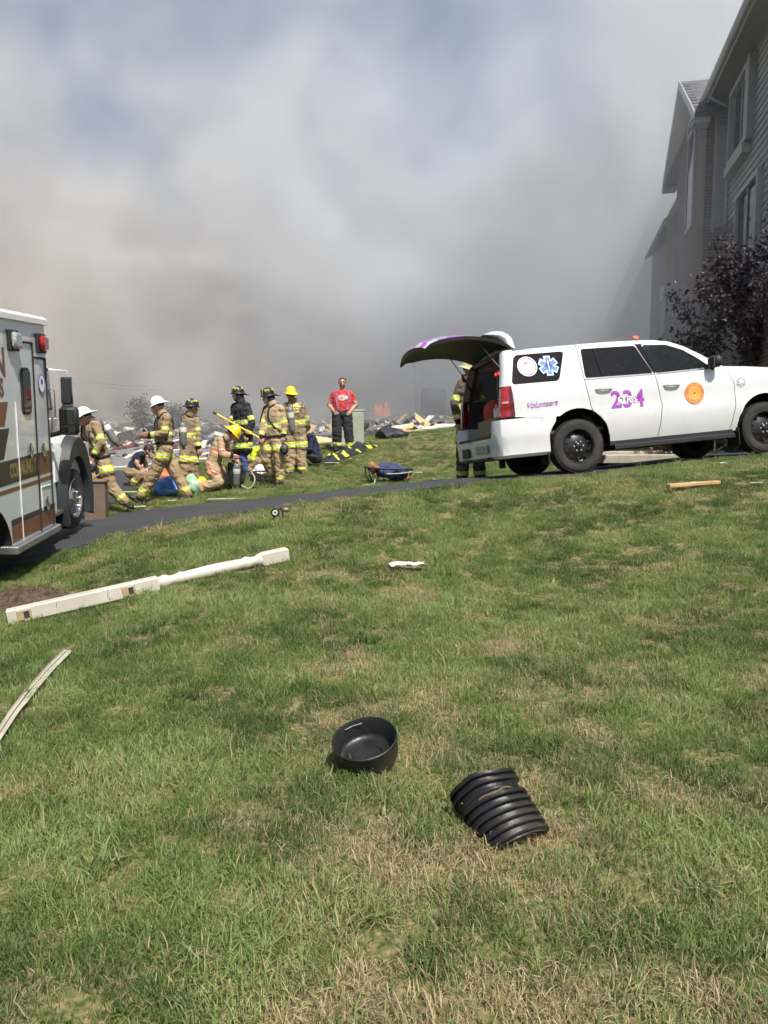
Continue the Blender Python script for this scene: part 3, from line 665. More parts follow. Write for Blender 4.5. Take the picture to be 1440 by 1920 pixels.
# raised tailgate: outer skin, inner lining, window, spoiler, strut
gx_ = [-0.80, -0.98, -1.20, -1.42, -1.64, -1.82, -1.94, -2.02]; gz_ = [1.86, 1.95, 2.01, 2.035, 2.03, 2.005, 1.965, 1.905]
mb = MB(); rings = []; ri = []
for x, z in zip(gx_, gz_):
    w = 0.80 if x > -1.3 else 0.80 - 0.02 * (-1.3 - x)
    rings.append([(x - 0.06 * (1 - t * t), w * t, z + 0.10 * (1 - abs(t) ** 2.5)) for t in np.linspace(-1, 1, 21)])
    ri.append([(x - 0.055 * (1 - t * t) + 0.015, (w - 0.01) * t, z - 0.05 + (0.06 * (1 - abs(t) ** 3)) + (0.03 if x < -1.9 else 0)) for t in np.linspace(-1, 1, 21)])
fsm = []
mb.loft(rings, cap=False, closed=False)
for i in range(7):
    for k in range(20):
        s_ = (i * 1.0 + k * 0.42)
        mb.m[i * 20 + k] = 1 if (i >= 3 and int(math.floor((k + (i - 3) * 1.2) / 2.0)) % 2 == 0) else (2 if i < 2 and 2 < k < 17 else 0)
gate = mb.build('tailgate', [PAINT, DECAL['purple'], GLASS_D], suv, smooth=50, fix=False)
mb = MB(); mb.loft(ri, cap=False, closed=False)
for e in (0, -1): mb.add([r[e] for r in rings] + [r[e] for r in ri], [(i, i + 1, i + 9, i + 8) for i in range(7)])
mb.add(rings[-1] + ri[-1], [(i, i + 1, i + 22, i + 21) for i in range(20)]); mb.add(rings[0] + ri[0], [(i, i + 1, i + 22, i + 21) for i in range(20)])
mb.build('tailgate_lining', BLACK, gate, smooth=40, fix=False)
mb = MB(); mb.loft([[(x - 0.03 * (1 - t * t), 0.76 * t, z) for t in np.linspace(-1, 1, 9)] for x, z in ((-0.715, 1.82), (-0.74, 1.95), (-0.80, 2.03), (-0.90, 2.075), (-1.02, 2.08), (-1.16, 2.045), (-1.02, 2.035), (-0.92, 2.02), (-0.84, 1.97), (-0.80, 1.86))], closed=False, cap=False); pr_ = [(-0.715, 1.82), (-0.74, 1.95), (-0.80, 2.03), (-0.90, 2.075), (-1.02, 2.08), (-1.16, 2.045), (-1.02, 2.035), (-0.92, 2.02), (-0.84, 1.97), (-0.80, 1.86)]
for y in (-0.76, 0.76): mb.add([(x, y, z) for x, z in pr_], [tuple(range(10))])
mb.build('spoiler', PAINT, gate, smooth=40)
for y in (-0.72, 0.72):
    mb = MB(); mb.tube([(-1.22, y * 0.96, 1.95), (-1.05, y, 1.70)], 0.008, 6); mb.tube([(-1.05, y, 1.70), (-0.90, y * 1.12, 1.45)], 0.013, 6); mb.build('gas_strut', BLACK, gate)
# mirrors
for side in (-1, 1):
    mb = MB(); mb.bbox((2.16, side * 1.10, 1.385), (0.14, 0.20, 0.17), 0.045); mb.tube([(2.18, side * 0.97, 1.30), (2.16, side * 1.04, 1.34)], 0.035); mi = mb.build('mirror', BLACK, suv, smooth=50)
    mb = MB(); mb.bbox((2.086, side * 1.10, 1.385), (0.006, 0.16, 0.13), 0.01); mb.build('mirror_glass', CHROME, mi)
# light bar on the roof
mb = MB(); mb.loft([[(x, y, z0 + dz) for y, dz in ((-0.52, 0), (-0.50, h), (0.50, h), (0.52, 0))] for x, z0, h in ((0.55, 1.855, 0.012), (0.85, 1.862, 0.045), (1.12, 1.862, 0.065), (1.30, 1.852, 0.06))]); lb = mb.build('light_bar', BLACK, suv, smooth=35)
mb = MB(); mb.bbox((1.29, -0.36, 1.895), (0.10, 0.30, 0.05), 0.015); mb.build('red_lens', mat('lightbar_red', (0.7, 0.05, 0.03), 0.25, emit=(1, 0.10, 0.05), estr=2.0), lb)
mb = MB(); mb.bbox((1.29, 0.2, 1.895), (0.10, 0.7, 0.05), 0.015); mb.build('clear_lens', mat('smoked_lens', (0.12, 0.12, 0.13), 0.15), lb)
# wheels
def make_wheel(parent, x, side):
    w = empty('wheel', parent=parent); w.location = (x, side * 0.875, 0.375); s = side
    mb = MB(); prof = [(0.225, -0.11), (0.29, -0.128), (0.335, -0.125), (0.362, -0.112), (0.374, -0.09), (0.376, 0), (0.374, 0.09), (0.362, 0.112), (0.335, 0.125), (0.29, 0.128), (0.225, 0.11)]
    mb.lathe(prof, axis=(0, s, 0), n=48, closed=True)
    for k in range(72):                                   # tread lugs
        a = 2 * math.pi * k / 72; rot = Matrix.Rotation(a, 3, 'Y')
        for yy in (-0.09, -0.03, 0.03, 0.09): mb.box(rot @ Vector((0.3735, yy, 0)), (0.010, 0.045, 0.022), rot)
    mb.build('tyre', RUBBER, w, smooth=40, fix=False)
    mb = MB(); mb.lathe([(0.242, 0.112), (0.238, 0.120), (0.228, 0.110), (0.220, 0.05), (0.205, 0.038), (0.16, 0.055), (0.10, 0.085), (0.075, 0.088), (0.0, 0.088)], axis=(0, s, 0), n=40)
    mb.lathe([(0.215, 0.05), (0.21, -0.1)], axis=(0, s, 0), n=40)
    for k in range(10):
        a = 2 * math.pi * (k + 0.5) / 10; c_ = Vector((0.172 * math.cos(a), s * 0.056, 0.172 * math.sin(a))); mb.ell(c_, (0.034, 0.010, 0.026), 10, 6, Matrix.Rotation(-a, 3, 'Y'), mi=1)
    mb.build('rim', [STEELBLACK, mat('wheel_void', (0.003, 0.003, 0.003), 0.9)], w, smooth=45, fix=False)
    mb = MB(); mb.lathe([(0.045, 0.085), (0.043, 0.11), (0.03, 0.118), (0, 0.12)], axis=(0, s, 0), n=20)
    mb.build('hub_cap', STEELBLACK, w, smooth=30)
    for k in range(6):
        a = 2 * math.pi * k / 6; mb = MB(); mb.tube([(0.068 * math.cos(a), s * 0.084, 0.068 * math.sin(a)), (0.068 * math.cos(a), s * 0.108, 0.068 * math.sin(a))], 0.012, 6)
        mb.build('wheel_nut', CHROME, w, smooth=30)
for x in (0.0, 2.958):
    for side in (-1, 1): make_wheel(suv, x, side)
# lettering and emblems on the near side
def side_decal(name, vs, fs, m, x, z, off=0.006, rot=0.0, parent=None, sx=1.0):
    c, s = math.cos(rot), math.sin(rot); mb = MB()
    pts = [(x + (p[0] * c - p[1] * s) * sx, z + p[0] * s + p[1] * c) for p in vs]
    mb.add([(q[0], -(SW(*q) + off), q[1]) for q in pts], fs); return mb.build(name, m, parent or suv, fix=False)
def discm(r, n=40): return panel([(r * math.cos(2 * math.pi * k / n), r * math.sin(2 * math.pi * k / n)) for k in range(n)], max(r * 0.22, 0.012))
def ringm(r0, r1, n=40): return [(r * math.cos(2 * math.pi * k / n), r * math.sin(2 * math.pi * k / n)) for r in (r0, r1) for k in range(n)], [(k, (k + 1) % n, (k + 1) % n + n, k + n) for k in range(n)]
def starm(L, w):
    vs, fs = [], []
    for k in range(3):
        a = R(90 + 60 * k); dx, dy = math.cos(a), math.sin(a); b0 = len(vs)
        vs += [(dx * L * i - dy * w * j, dy * L * i + dx * w * j) for i, j in ((-1, -1), (1, -1), (1, 1), (-1, 1))]; fs.append(tuple(range(b0, b0 + 4)))
    return vs, fs
v_, f2 = text_mesh('234', 0.33, bold=0.007, spacing=1.08); side_decal('number', v_, f2, DECAL['purple'], 0.785, 0.955, 0.006, -0.02)
v_, f2 = text_mesh('QRS', 0.135, bold=0.006, spacing=1.35); side_decal('lettering', v_, f2, DECAL['grey'], 0.78, 0.955, 0.008, -0.02)
v_, f2 = text_mesh('QRS', 0.135, bold=0.001, spacing=1.35); side_decal('lettering', v_, f2, DECAL['white'], 0.78, 0.955, 0.010, -0.02)
v_, f2 = text_mesh('Volunteers', 0.115, shear=0.45, bold=0.0, spacing=0.92); side_decal('lettering', v_, f2, DECAL['purple'], -0.51, 0.995, 0.006, 0.03)
for r0, r1, c_, k in ((0, 0.155, 'coral', 0), (0.0, 0.105, 'yellow', 1), (0.085, 0.10, 'orange', 2), (0.045, 0.07, 'orange', 2), (0.0, 0.022, 'coral', 2), (0.146, 0.152, 'yellow', 2)):
    v_, f2 = discm(r1) if r0 == 0 else ringm(r0, r1); side_decal('round_emblem', v_, f2, DECAL[c_], 1.835, 0.963, 0.005 + 0.002 * k)
vs_, fs_ = [], []
for k in range(26):                                    # a ring of small lettering, too small to read
    a = 2 * math.pi * k / 26; b0 = len(vs_); h_ = 0.009 + 0.004 * ((k * 7) % 3)
    vs_ += [((0.125 + j * h_) * math.cos(a + i * 0.05), (0.125 + j * h_) * math.sin(a + i * 0.05)) for i, j in ((-1, -1), (1, -1), (1, 1), (-1, 1))]; fs_.append(tuple(range(b0, b0 + 4)))
side_decal('emblem_lettering', vs_, fs_, DECAL['yellow'], 1.835, 0.963, 0.008)
v_, f2 = starm(0.072, 0.022); side_decal('star_emblem', v_, f2, DECAL['grey'], 2.60, 1.065, 0.005); v_, f2 = starm(0.05, 0.008); side_decal('star_emblem', v_, f2, DECAL['white'], 2.60, 1.065, 0.009)
for r0, r1, c_, k in ((0, 0.142, 'white', 0), (0.112, 0.133, 'violet', 1)):
    v_, f2 = discm(r1) if r0 == 0 else ringm(r0, r1); side_decal('round_emblem', v_, f2, DECAL[c_], -0.62, 1.54, 0.002 + 0.002 * k)
v_, f2 = starm(0.038, 0.011); side_decal('round_emblem', v_, f2, DECAL['violet'], -0.63, 1.59, 0.005)
mb = [(-0.06, 0), (0.06, 0), (0.06, 0.018), (-0.06, 0.018)]; side_decal('emblem_lettering', mb, [(0, 1, 2, 3)], DECAL['grey'], -0.62, 1.52, 0.005); side_decal('emblem_lettering', [(p[0] * .7, p[1] * .6) for p in mb], [(0, 1, 2, 3)], DECAL['grey'], -0.62, 1.49, 0.005)
for L_, w_, c_, k in ((0.146, 0.050, 'sky', 0), (0.135, 0.040, 'white', 1), (0.126, 0.031, 'blue', 2)):
    v_, f2 = starm(L_, w_); side_decal('star_emblem', v_, f2, DECAL[c_], -0.31, 1.528, 0.002 + 0.0025 * k)
side_decal('star_emblem', [(-0.006, -0.08), (0.006, -0.08), (0.006, 0.08), (-0.006, 0.08)], [(0, 1, 2, 3)], DECAL['white'], -0.31, 1.528, 0.010)

# ------------------------------------------------------------------ things carried in the cargo space
def in_suv(name, mb, mats, label, cat, smooth=None):
    o = mb.build(name, mats, smooth=smooth); o.matrix_world = fr; return tag(o, label, cat)
CARD = mat('brown_card', (0.30, 0.24, 0.15), 0.9, var=0.12, bump=0.2)
mb = MB(); x0, x1, y0, y1, z0, z1 = -1.0, -0.55, -0.52, 0.30, 0.63, 0.90
for c, s in (((x0, (y0 + y1) / 2, (z0 + z1) / 2), (0.012, y1 - y0, z1 - z0)), ((x1, (y0 + y1) / 2, (z0 + z1) / 2), (0.012, y1 - y0, z1 - z0)), (((x0 + x1) / 2, y0, (z0 + z1) / 2), (x1 - x0, 0.012, z1 - z0)), (((x0 + x1) / 2, y1, (z0 + z1) / 2), (x1 - x0, 0.012, z1 - z0)), (((x0 + x1) / 2, (y0 + y1) / 2, z0), (x1 - x0, y1 - y0, 0.012))): mb.box(c, s)
in_suv('storage_box', mb, CARD, 'open brown box in the cargo space of the SUV', 'box')
ORANGE = mat('orange_fabric', (0.52, 0.06, 0.02), 0.75, var=0.2, bump=0.4, bscale=14)
def bag(c, size, seed):
    mb = MB(); mb.ell(c, size, 20, 14); out = []
    for v in mb.v:
        d = Vector(v) - Vector(c); k = (abs(d.x / size[0]) ** 4 + abs(d.y / size[1]) ** 4 + abs(d.z / size[2]) ** 4) ** 0.25; k = max(k, 0.3)
        p = Vector(c) + d * (0.9 / k) * (1 + 0.06 * fbm((v[0] * 6 + seed, v[1] * 6, v[2] * 6), 3)); out.append(tuple(p))
    mb.v = out; return mb
in_suv('equipment_bag', bag((-0.76, 0.06, 0.95), (0.19, 0.28, 0.27), 3), ORANGE, 'orange equipment bag standing in the open brown box in the SUV', 'bag', 60)
in_suv('equipment_bag', bag((-0.45, -0.05, 1.20), (0.22, 0.34, 0.16), 8), ORANGE, 'orange bag further in, above the brown box inside the SUV', 'bag', 60)
mb = MB(); mb.lathe([(0, 0), (0.055, 0.005), (0.06, 0.03), (0.06, 0.30), (0.045, 0.35), (0.02, 0.37), (0.02, 0.40), (0, 0.40)], (-0.90, -0.32, 0.70), n=16); in_suv('metal_bottle', mb, mat('silver_bottle', (0.5, 0.5, 0.52), 0.3, 0.8), 'silver metal bottle beside the orange bag in the brown box', 'bottle', 40)
# ================================================================== townhouse in the smoke
HF = Vector((0.21565, 0.97647, 0)); HN = Vector((-0.97647, 0.21565, 0)); HO = Vector((6.9552, 14.0, 0))
def hp(s, d, z): return HO + HF * s + HN * d + Vector((0, 0, z))
house = empty('townhouse', hp(2, 0, 1.5)); tag(house, 'tall siding and brick townhouse with gabled roof standing in the smoke', 'house')
hinv = house.matrix_world.inverted() if False else Matrix.Translation(-hp(2, 0, 1.5))
SIDING = mat('beige_siding', (0.30, 0.31, 0.315), 0.65, var=0.06, scale=3, dirt=0.15)
HTRIM = mat('white_trim', (0.36, 0.37, 0.375), 0.55, var=0.05, dirt=0.12)
SOFFIT = mat('soffit', (0.27, 0.28, 0.285), 0.7, var=0.05)
HGLASS = mat('house_glass', (0.02, 0.025, 0.035), 0.05, var=0.1, spec=0.8)
def brickmat():
    m, n, l, b = nodemat('brick_wall'); tc = n.new('ShaderNodeTexCoord'); mp = n.new('ShaderNodeMapping'); l.new(tc.outputs['UV'], mp.inputs[0])
    br = n.new('ShaderNodeTexBrick'); br.inputs['Scale'].default_value = 1; br.inputs['Brick Width'].default_value = 0.21; br.inputs['Row Height'].default_value = 0.075; br.inputs['Mortar Size'].default_value = 0.008
    br.inputs['Color1'].default_value = (0.15, 0.095, 0.08, 1); br.inputs['Color2'].default_value = (0.22, 0.15, 0.125, 1); br.inputs['Mortar'].default_value = (0.33, 0.30, 0.27, 1); l.new(mp.outputs[0], br.inputs['Vector'])
    nz_ = n.new('ShaderNodeTexNoise'); nz_.inputs['Scale'].default_value = 9; l.new(mp.outputs[0], nz_.inputs['Vector'])
    mx = n.new('ShaderNodeMix'); mx.data_type = 'RGBA'; mx.blend_type = 'MULTIPLY'; mx.inputs['Factor'].default_value = 0.6; l.new(br.outputs['Color'], mx.inputs['A']); l.new(nz_.outputs['Fac'], mx.inputs['B']); l.new(mx.outputs['Result'], b.inputs['Base Color'])
    b.inputs['Roughness'].default_value = 0.9; bp = n.new('ShaderNodeBump'); bp.inputs['Strength'].default_value = 0.7; bp.inputs['Distance'].default_value = 0.01; bp.invert = True
    l.new(br.outputs['Fac'], bp.inputs['Height']); l.new(bp.outputs[0], b.inputs['Normal']); return m
BRICK = brickmat()
SHING = mat('roof_shingle', (0.13, 0.125, 0.135), 0.9, var=0.3, scale=5, bump=0.4, bscale=120, col2=(0.075, 0.07, 0.075))
def hbox(mb, s0, s1, d0, d1, z0, z1):
    ps = [hp(s, d, z) for z in (z0, z1) for s, d in ((s0, d0), (s1, d0), (s1, d1), (s0, d1))]
    mb.add(ps, [(3, 2, 1, 0), (4, 5, 6, 7), (0, 1, 5, 4), (1, 2, 6, 5), (2, 3, 7, 6), (3, 0, 4, 7)]); return mb
def hbuild(mb, name, m, parent=None, smooth=None, uv=None):
    mb.xform(hinv); o = mb.build(name, m, house if parent is None else parent, smooth=smooth)
    if parent is not None and parent is not house: pass
    if uv:
        me = o.data; ul = me.uv_layers.new(name='UVMap')
        for p in me.polygons:
            ax = abs(p.normal.dot(HN)) > 0.7
            for li in p.loop_indices:
                v = me.vertices[me.loops[li].vertex_index].co; ul.data[li].uv = (v.dot(HF) if ax else v.dot(HN), v.z)
    return o
# cores (brick below, sheathing above)
mb = MB(); hbox(mb, 0.25, 4.52, -6, -0.02, 6.30, 9.35); hbuild(mb, 'wall_core', SOFFIT)
mb = MB(); hbox(mb, 0.25, 4.50, -6, 0.0, 1.0, 6.30); hbuild(mb, 'brick_wall', BRICK, uv=True)
mb = MB(); hbox(mb, 4.50, 9.0, -6, 0.50, 1.0, 9.0); gs = 6.75
mb.add([hp(s, d, z) for d in (0.50, -6) for s, z in ((4.50, 9.0), (9.0, 9.0), (gs, 10.45))], [(0, 1, 2), (5, 4, 3), (0, 2, 5, 3), (2, 1, 4, 5)]); gw = hbuild(mb, 'gable_wall', BRICK, uv=True)
mb = MB(); hbox(mb, 9.0, 16, -6, 0.34, 1.0, 8.7); hbuild(mb, 'far_wall', BRICK, uv=True)
# clapboards of the long wall: each its own piece, stopped at the windows
WINS = [(2.42, 3.85, 7.62, 9.0), (1.25, 2.95, 4.55, 6.55)]
def boardm(L, h=0.165, t=0.028):
    mb = MB(); mb.add([(0, 0, 0), (L, 0, 0), (L, t, 0), (0, t, 0), (0, 0, h), (L, 0, h), (L, 0.006, h), (0, 0.006, h)], [(3, 2, 1, 0), (4, 5, 6, 7), (0, 1, 5, 4), (1, 2, 6, 5), (2, 3, 7, 6), (3, 0, 4, 7)]); return mb
bmesh_cache = {}
hrot = Matrix(((HF.x, HN.x, 0, 0), (HF.y, HN.y, 0, 0), (0, 0, 1, 0), (0, 0, 0, 1)))
rrot = Matrix(((HN.x, -HF.x, 0, 0), (HN.y, -HF.y, 0, 0), (0, 0, 1, 0), (0, 0, 0, 1)))
def board(L, pos, rot, parent=house):
    k = round(L, 2)
    if k not in bmesh_cache:
        mb_ = boardm(k); me = mb_.mesh('siding_board'); me.materials.append(SIDING); bm = bmesh.new(); bm.from_mesh(me); bmesh.ops.recalc_face_normals(bm, faces=bm.faces); bm.to_mesh(me); bm.free(); bmesh_cache[k] = me
    o = bpy.data.objects.new('siding_board', bmesh_cache[k]); COL.objects.link(o); o.parent = house
    o.matrix_local = Matrix.Translation(pos - hp(2, 0, 1.5)) @ rot
z = 4.42
while z < 9.25:
    segs = [(0.32, 4.44)]
    for (a, b_, c, d) in WINS:
        if z + 0.15 > c - 0.05 and z < d + 0.02:
            ns = []
            for (p, q) in segs:
                if a - 0.09 > p and a - 0.09 < q: ns.append((p, a - 0.09))
                if b_ + 0.09 < q and b_ + 0.09 > p: ns.append((b_ + 0.09, q))
            segs = ns
    for (p, q) in segs:
        if z > 6.28 or p < 3.0: board(q - p if not (z < 6.28 and q > 3.3) else 3.15 - p, hp(p, 0.002, z), hrot)
    if z > 6.28: board(0.25, hp(4.495, 0.03, z), rrot)
    z += 0.152
# corner boards
mb = MB(); hbox(mb, 4.44, 4.50, 0.0, 0.045, 6.28, 9.3); hbuild(mb, 'corner_board', HTRIM)
mb = MB(); hbox(mb, 4.465, 4.498, 0.27, 0.33, 6.28, 9.0); hbuild(mb, 'corner_board', HTRIM)
# windows
def window(s0, s1, z0, z1, d=0.0, proj_=0.10, mull=True, parent=None, m=HTRIM):
    root = MB(); w = 0.09
    for a in ((s0 - w, s0, z0 - w, z1 + w), (s1, s1 + w, z0 - w, z1 + w), (s0, s1, z0 - w, z0), (s0, s1, z1, z1 + w)): hbox(root, a[0], a[1], d - 0.03, d + proj_, a[2], a[3])
    wf = hbuild(root, 'window', m)
    g = MB(); hbox(g, s0, s1, d - 0.02, d + 0.03, z0, z1); o = g.xform(hinv).build('pane', HGLASS, wf)
    if mull: g = MB(); hbox(g, (s0 + s1) / 2 - 0.025, (s0 + s1) / 2 + 0.025, d + 0.031, d + 0.06, z0, z1); g.xform(hinv).build('mullion', m, wf)
    return wf
w1 = window(*WINS[0], d=0.0, proj_=0.16)
mb = MB(); hbox(mb, 2.25, 4.0, 0.0, 0.20, 7.30, 7.50); mb.xform(hinv).build('sill', HTRIM, w1)
mb = MB(); hbox(mb, 2.05, 2.30, 0.0, 0.17, 7.51, 9.12); mb.xform(hinv).build('shutter', SIDING, w1)
w2 = window(*WINS[1], d=0.03, proj_=0.10)
window(6.0, 6.9, 6.9, 9.2, d=0.50, proj_=0.05, mull=False)
mb = MB()
for k in range(9):                                         # brick arch over the tall window
    a0 = math.pi * k / 9; a1 = math.pi * (k + 0.92) / 9
    mb.add([hp(6.45 + r_ * math.cos(a), d_, 9.25 + r_ * 0.6 * math.sin(a)) for d_ in (0.5, 0.56) for r_, a in ((0.5, a0), (0.5, a1), (0.68, a1), (0.68, a0))], [(0, 1, 2, 3), (7, 6, 5, 4), (0, 4, 5, 1), (1, 5, 6, 2), (2, 6, 7, 3), (3, 7, 4, 0)])
hbuild(mb, 'window_arch', HTRIM)
# main eave: soffit, fascia, gutter, roof plane
mb = MB(); hbox(mb, 0.0, 4.9, -0.05, 0.46, 9.26, 9.32); hbuild(mb, 'soffit', SOFFIT)
mb = MB(); hbox(mb, 0.0, 4.9, 0.46, 0.49, 9.22, 9.42); hbuild(mb, 'fascia', HTRIM)
mb = MB(); mb.loft([[hp(s, d, z) for d, z in ((0.492, 9.40), (0.492, 9.29), (0.56, 9.28), (0.60, 9.32), (0.61, 9.41), (0.59, 9.41), (0.55, 9.31), (0.51, 9.31))] for s in (-0.02, 4.9)]); hbuild(mb, 'gutter', HTRIM)
mb = MB(); mb.add([hp(s, d, z) for s in (-0.15, 5.2) for d, z in ((0.55, 9.43), (-4, 11.5), (-4, 11.4), (0.55, 9.36))], [(0, 1, 2, 3), (4, 7, 6, 5), (0, 4, 5, 1), (1, 5, 6, 2), (2, 6, 7, 3), (3, 7, 4, 0)]); mr_ = hbuild(mb, 'roof', SHING)
mb = MB(); mb.add([hp(s, d, z) for s in (-0.19, -0.152) for d, z in ((0.60, 9.46), (-4, 11.54), (-4, 11.2), (0.60, 9.18))], [(0, 1, 2, 3), (4, 7, 6, 5), (0, 4, 5, 1), (1, 5, 6, 2), (2, 6, 7, 3), (3, 7, 4, 0)]); hbuild(mb, 'rake_board', HTRIM)
mb = MB(); mb.tube([hp(4.3, 0.53, 9.30), hp(4.3, 0.40, 9.15), hp(4.3, 0.06, 8.95), hp(4.3, 0.06, 6.4)], 0.035, 8); hbuild(mb, 'downpipe', HTRIM)
# gable roof with shingles
EO = 0.30
def roofslab(name, s0, z0, s1, z1, d0, d1, th=0.10):
    mb = MB(); mb.add([hp(s, d, z - t) for t in (0, th) for s, z, d in ((s0, z0, d0), (s1, z1, d0), (s1, z1, d1), (s0, z0, d1))], [(0, 1, 2, 3), (7, 6, 5, 4), (0, 4, 5, 1), (1, 5, 6, 2), (2, 6, 7, 3), (3, 7, 4, 0)]); return hbuild(mb, name, SHING)
rn = roofslab('roof', 4.18, 8.86, gs, 10.62, 0.82, -4); rf_ = roofslab('roof', 9.32, 8.86, gs, 10.62, 0.82, -4)
sl = Vector((gs - 4.18, 10.62 - 8.86)); nrow = 22
tabm = MB(); tabm.add([(0, 0, 0), (0.30, 0, 0), (0.30, 0.15, 0.004), (0, 0.15, 0.004), (0, 0, 0.014), (0.30, 0, 0.014), (0.30, 0.15, 0.012), (0, 0.15, 0.012)], [(3, 2, 1, 0), (4, 5, 6, 7), (0, 1, 5, 4), (1, 2, 6, 5), (2, 3, 7, 6), (3, 0, 4, 7)])
tme = [tabm.mesh('shingle') for _ in range(3)]
for i, t_ in enumerate(tme): t_.materials.append([SHING, mat('roof_shingle_light', (0.20, 0.19, 0.20), 0.9, var=0.2, scale=6), mat('roof_shingle_dark', (0.08, 0.078, 0.085), 0.9, var=0.2, scale=6)][i])
up_s = (HF * sl.x + Vector((0, 0, sl.y))).normalized(); nn_ = (HF * -sl.y + Vector((0, 0, sl.x))).normalized(); acr = -HN
R3 = Matrix(((acr.x, up_s.x, nn_.x, 0), (acr.y, up_s.y, nn_.y, 0), (acr.z, up_s.z, nn_.z, 0), (0, 0, 0, 1)))
for i in range(nrow):
    for j in range(7):
        p = hp(4.18, 0.80, 8.86) + up_s * (i * 0.1375) + acr * (j * 0.302 + (0.15 if i % 2 else 0)) + nn_ * 0.003
        o = bpy.data.objects.new('shingle', tme[rnd.choice((0, 0, 1, 2))]); COL.objects.link(o); o.parent = house; o.matrix_local = Matrix.Translation(p - hp(2, 0, 1.5)) @ R3
for (s0, z0) in ((4.12, 8.84), (9.38, 8.84)):              # rake boards and soffit of the gable
    mb = MB(); mb.add([hp(s, d, z) for d in (0.825, 0.86) for s, z in ((s0, z0 + 0.04), (gs, 10.66), (gs, 10.46), (s0, z0 - 0.16))], [(0, 1, 2, 3), (7, 6, 5, 4), (0, 4, 5, 1), (1, 5, 6, 2), (2, 6, 7, 3), (3, 7, 4, 0)]); hbuild(mb, 'rake_board', HTRIM)
    mb = MB(); mb.add([hp(s, d, z - t) for t in (0.115, 0.14) for s, z, d in ((s0, z0, 0.82), (gs, 10.60, 0.82), (gs, 10.60, 0.50), (s0, z0, 0.50))], [(0, 1, 2, 3), (7, 6, 5, 4), (0, 4, 5, 1), (1, 5, 6, 2), (2, 6, 7, 3), (3, 7, 4, 0)]); hbuild(mb, 'soffit', SOFFIT)
mb = MB(); hbox(mb, 4.12, 4.50, 0.50, 0.86, 8.62, 8.70); hbuild(mb, 'eave_return', HTRIM)
mb = MB(); hbox(mb, 9.0, 9.40, 0.50, 0.86, 8.62, 8.70); hbuild(mb, 'eave_return', HTRIM)
# far unit: low eave with gutter and bracket, hanging boards, small bay
mb = MB(); mb.add([hp(s, d, z) for s in (9.1, 14) for d, z in ((0.74, 7.85), (-2, 9.6), (-2, 9.5), (0.74, 7.76))], [(0, 1, 2, 3), (4, 7, 6, 5), (0, 4, 5, 1), (1, 5, 6, 2), (2, 6, 7, 3), (3, 7, 4, 0)]); hbuild(mb, 'lower_roof', SHING)
mb = MB(); mb.tube([hp(9.0, 0.78, 7.78), hp(14, 0.78, 7.78)], 0.06, 8); mb.tube([hp(9.05, 0.76, 7.72), hp(9.05, 0.68, 7.45), hp(9.05, 0.42, 7.15), hp(9.05, 0.42, 6.6)], 0.04, 8); hbuild(mb, 'gutter', HTRIM, smooth=40)
mb = MB(); hbox(mb, 9.0, 9.04, 0.36, 0.72, 7.40, 7.74); hbuild(mb, 'soffit', SOFFIT)
PLY = mat('raw_plywood', (0.42, 0.31, 0.19), 0.85, var=0.15, scale=4)
mb = MB(); mb.add([hp(8.8, d, z) for d, z in ((0.56, 8.0), (0.70, 8.0), (0.80, 5.9), (0.58, 5.9))] + [hp(8.86, d, z) for d, z in ((0.56, 8.0), (0.70, 8.0), (0.80, 5.9), (0.58, 5.9))], [(0, 1, 2, 3), (7, 6, 5, 4), (0, 4, 5, 1), (1, 5, 6, 2), (2, 6, 7, 3), (3, 7, 4, 0)]); hbuild(mb, 'loose_board', PLY)
mb = MB(); hbox(mb, 8.6, 9.6, 0.5, 0.80, 5.5, 5.9); hbuild(mb, 'bay_box', HTRIM)
z = 4.55
mb = MB(); hbox(mb, 8.62, 9.58, 0.5, 0.76, 4.5, 5.5); hbuild(mb, 'bay_core', SOFFIT)
while z < 5.45: board(0.26, hp(8.60, 0.505, z), rrot); z += 0.152
# porch box on the near corner: sunlit end and sloping clapboards
mb = MB(); hbox(mb, 0.95, 2.65, 0.0, 0.10, 3.42, 4.00); hbuild(mb, 'porch_core', SOFFIT)
z = 3.42
while z < 3.95: board(1.7, hp(0.95, 0.102, z), hrot); z += 0.152
mb = MB(); hbox(mb, 0.86, 0.945, 0.0, 0.14, 3.45, 4.5); hbuild(mb, 'porch_post', mat('cream_trim', (0.74, 0.68, 0.55), 0.6, dirt=0.25))
mb = MB(); hbox(mb, -1.2, 0.2, -6, -0.3, 1.0, 3.6); hbuild(mb, 'porch_base', BRICK, uv=True)

# steps and low brick edge seen under the SUV
CONC = mat('pale_concrete', (0.42, 0.38, 0.31), 0.9, var=0.12, bump=0.3)
for i, (u, v, Y, L) in enumerate(((1180, 866, 14.4, 2.2), (1200, 855, 15.0, 2.6))):
    p = at(u, v, Y); mb = MB(); mb.bbox((0, 0, 0), (L, 0.5, 0.16), 0.015); o = mb.build('garden_step', CONC, mw=Matrix.Translation(Vector((p.x, p.y, h1(p.x, p.y) + 0.07))) @ Matrix.Rotation(0.2, 4, 'Z'))
    tag(o, ['lower pale concrete step seen under the SUV', 'upper pale concrete step seen under the SUV'][i], 'step')
PAVER = mat('red_paver', (0.30, 0.12, 0.09), 0.9, var=0.25, scale=9, bump=0.3)
bwall = empty('brick_edging', Vector((6.4, 15.2, h1(6.4, 15.2)))); tag(bwall, 'low red brick edging behind the front wheel of the SUV', 'edging')
me = None
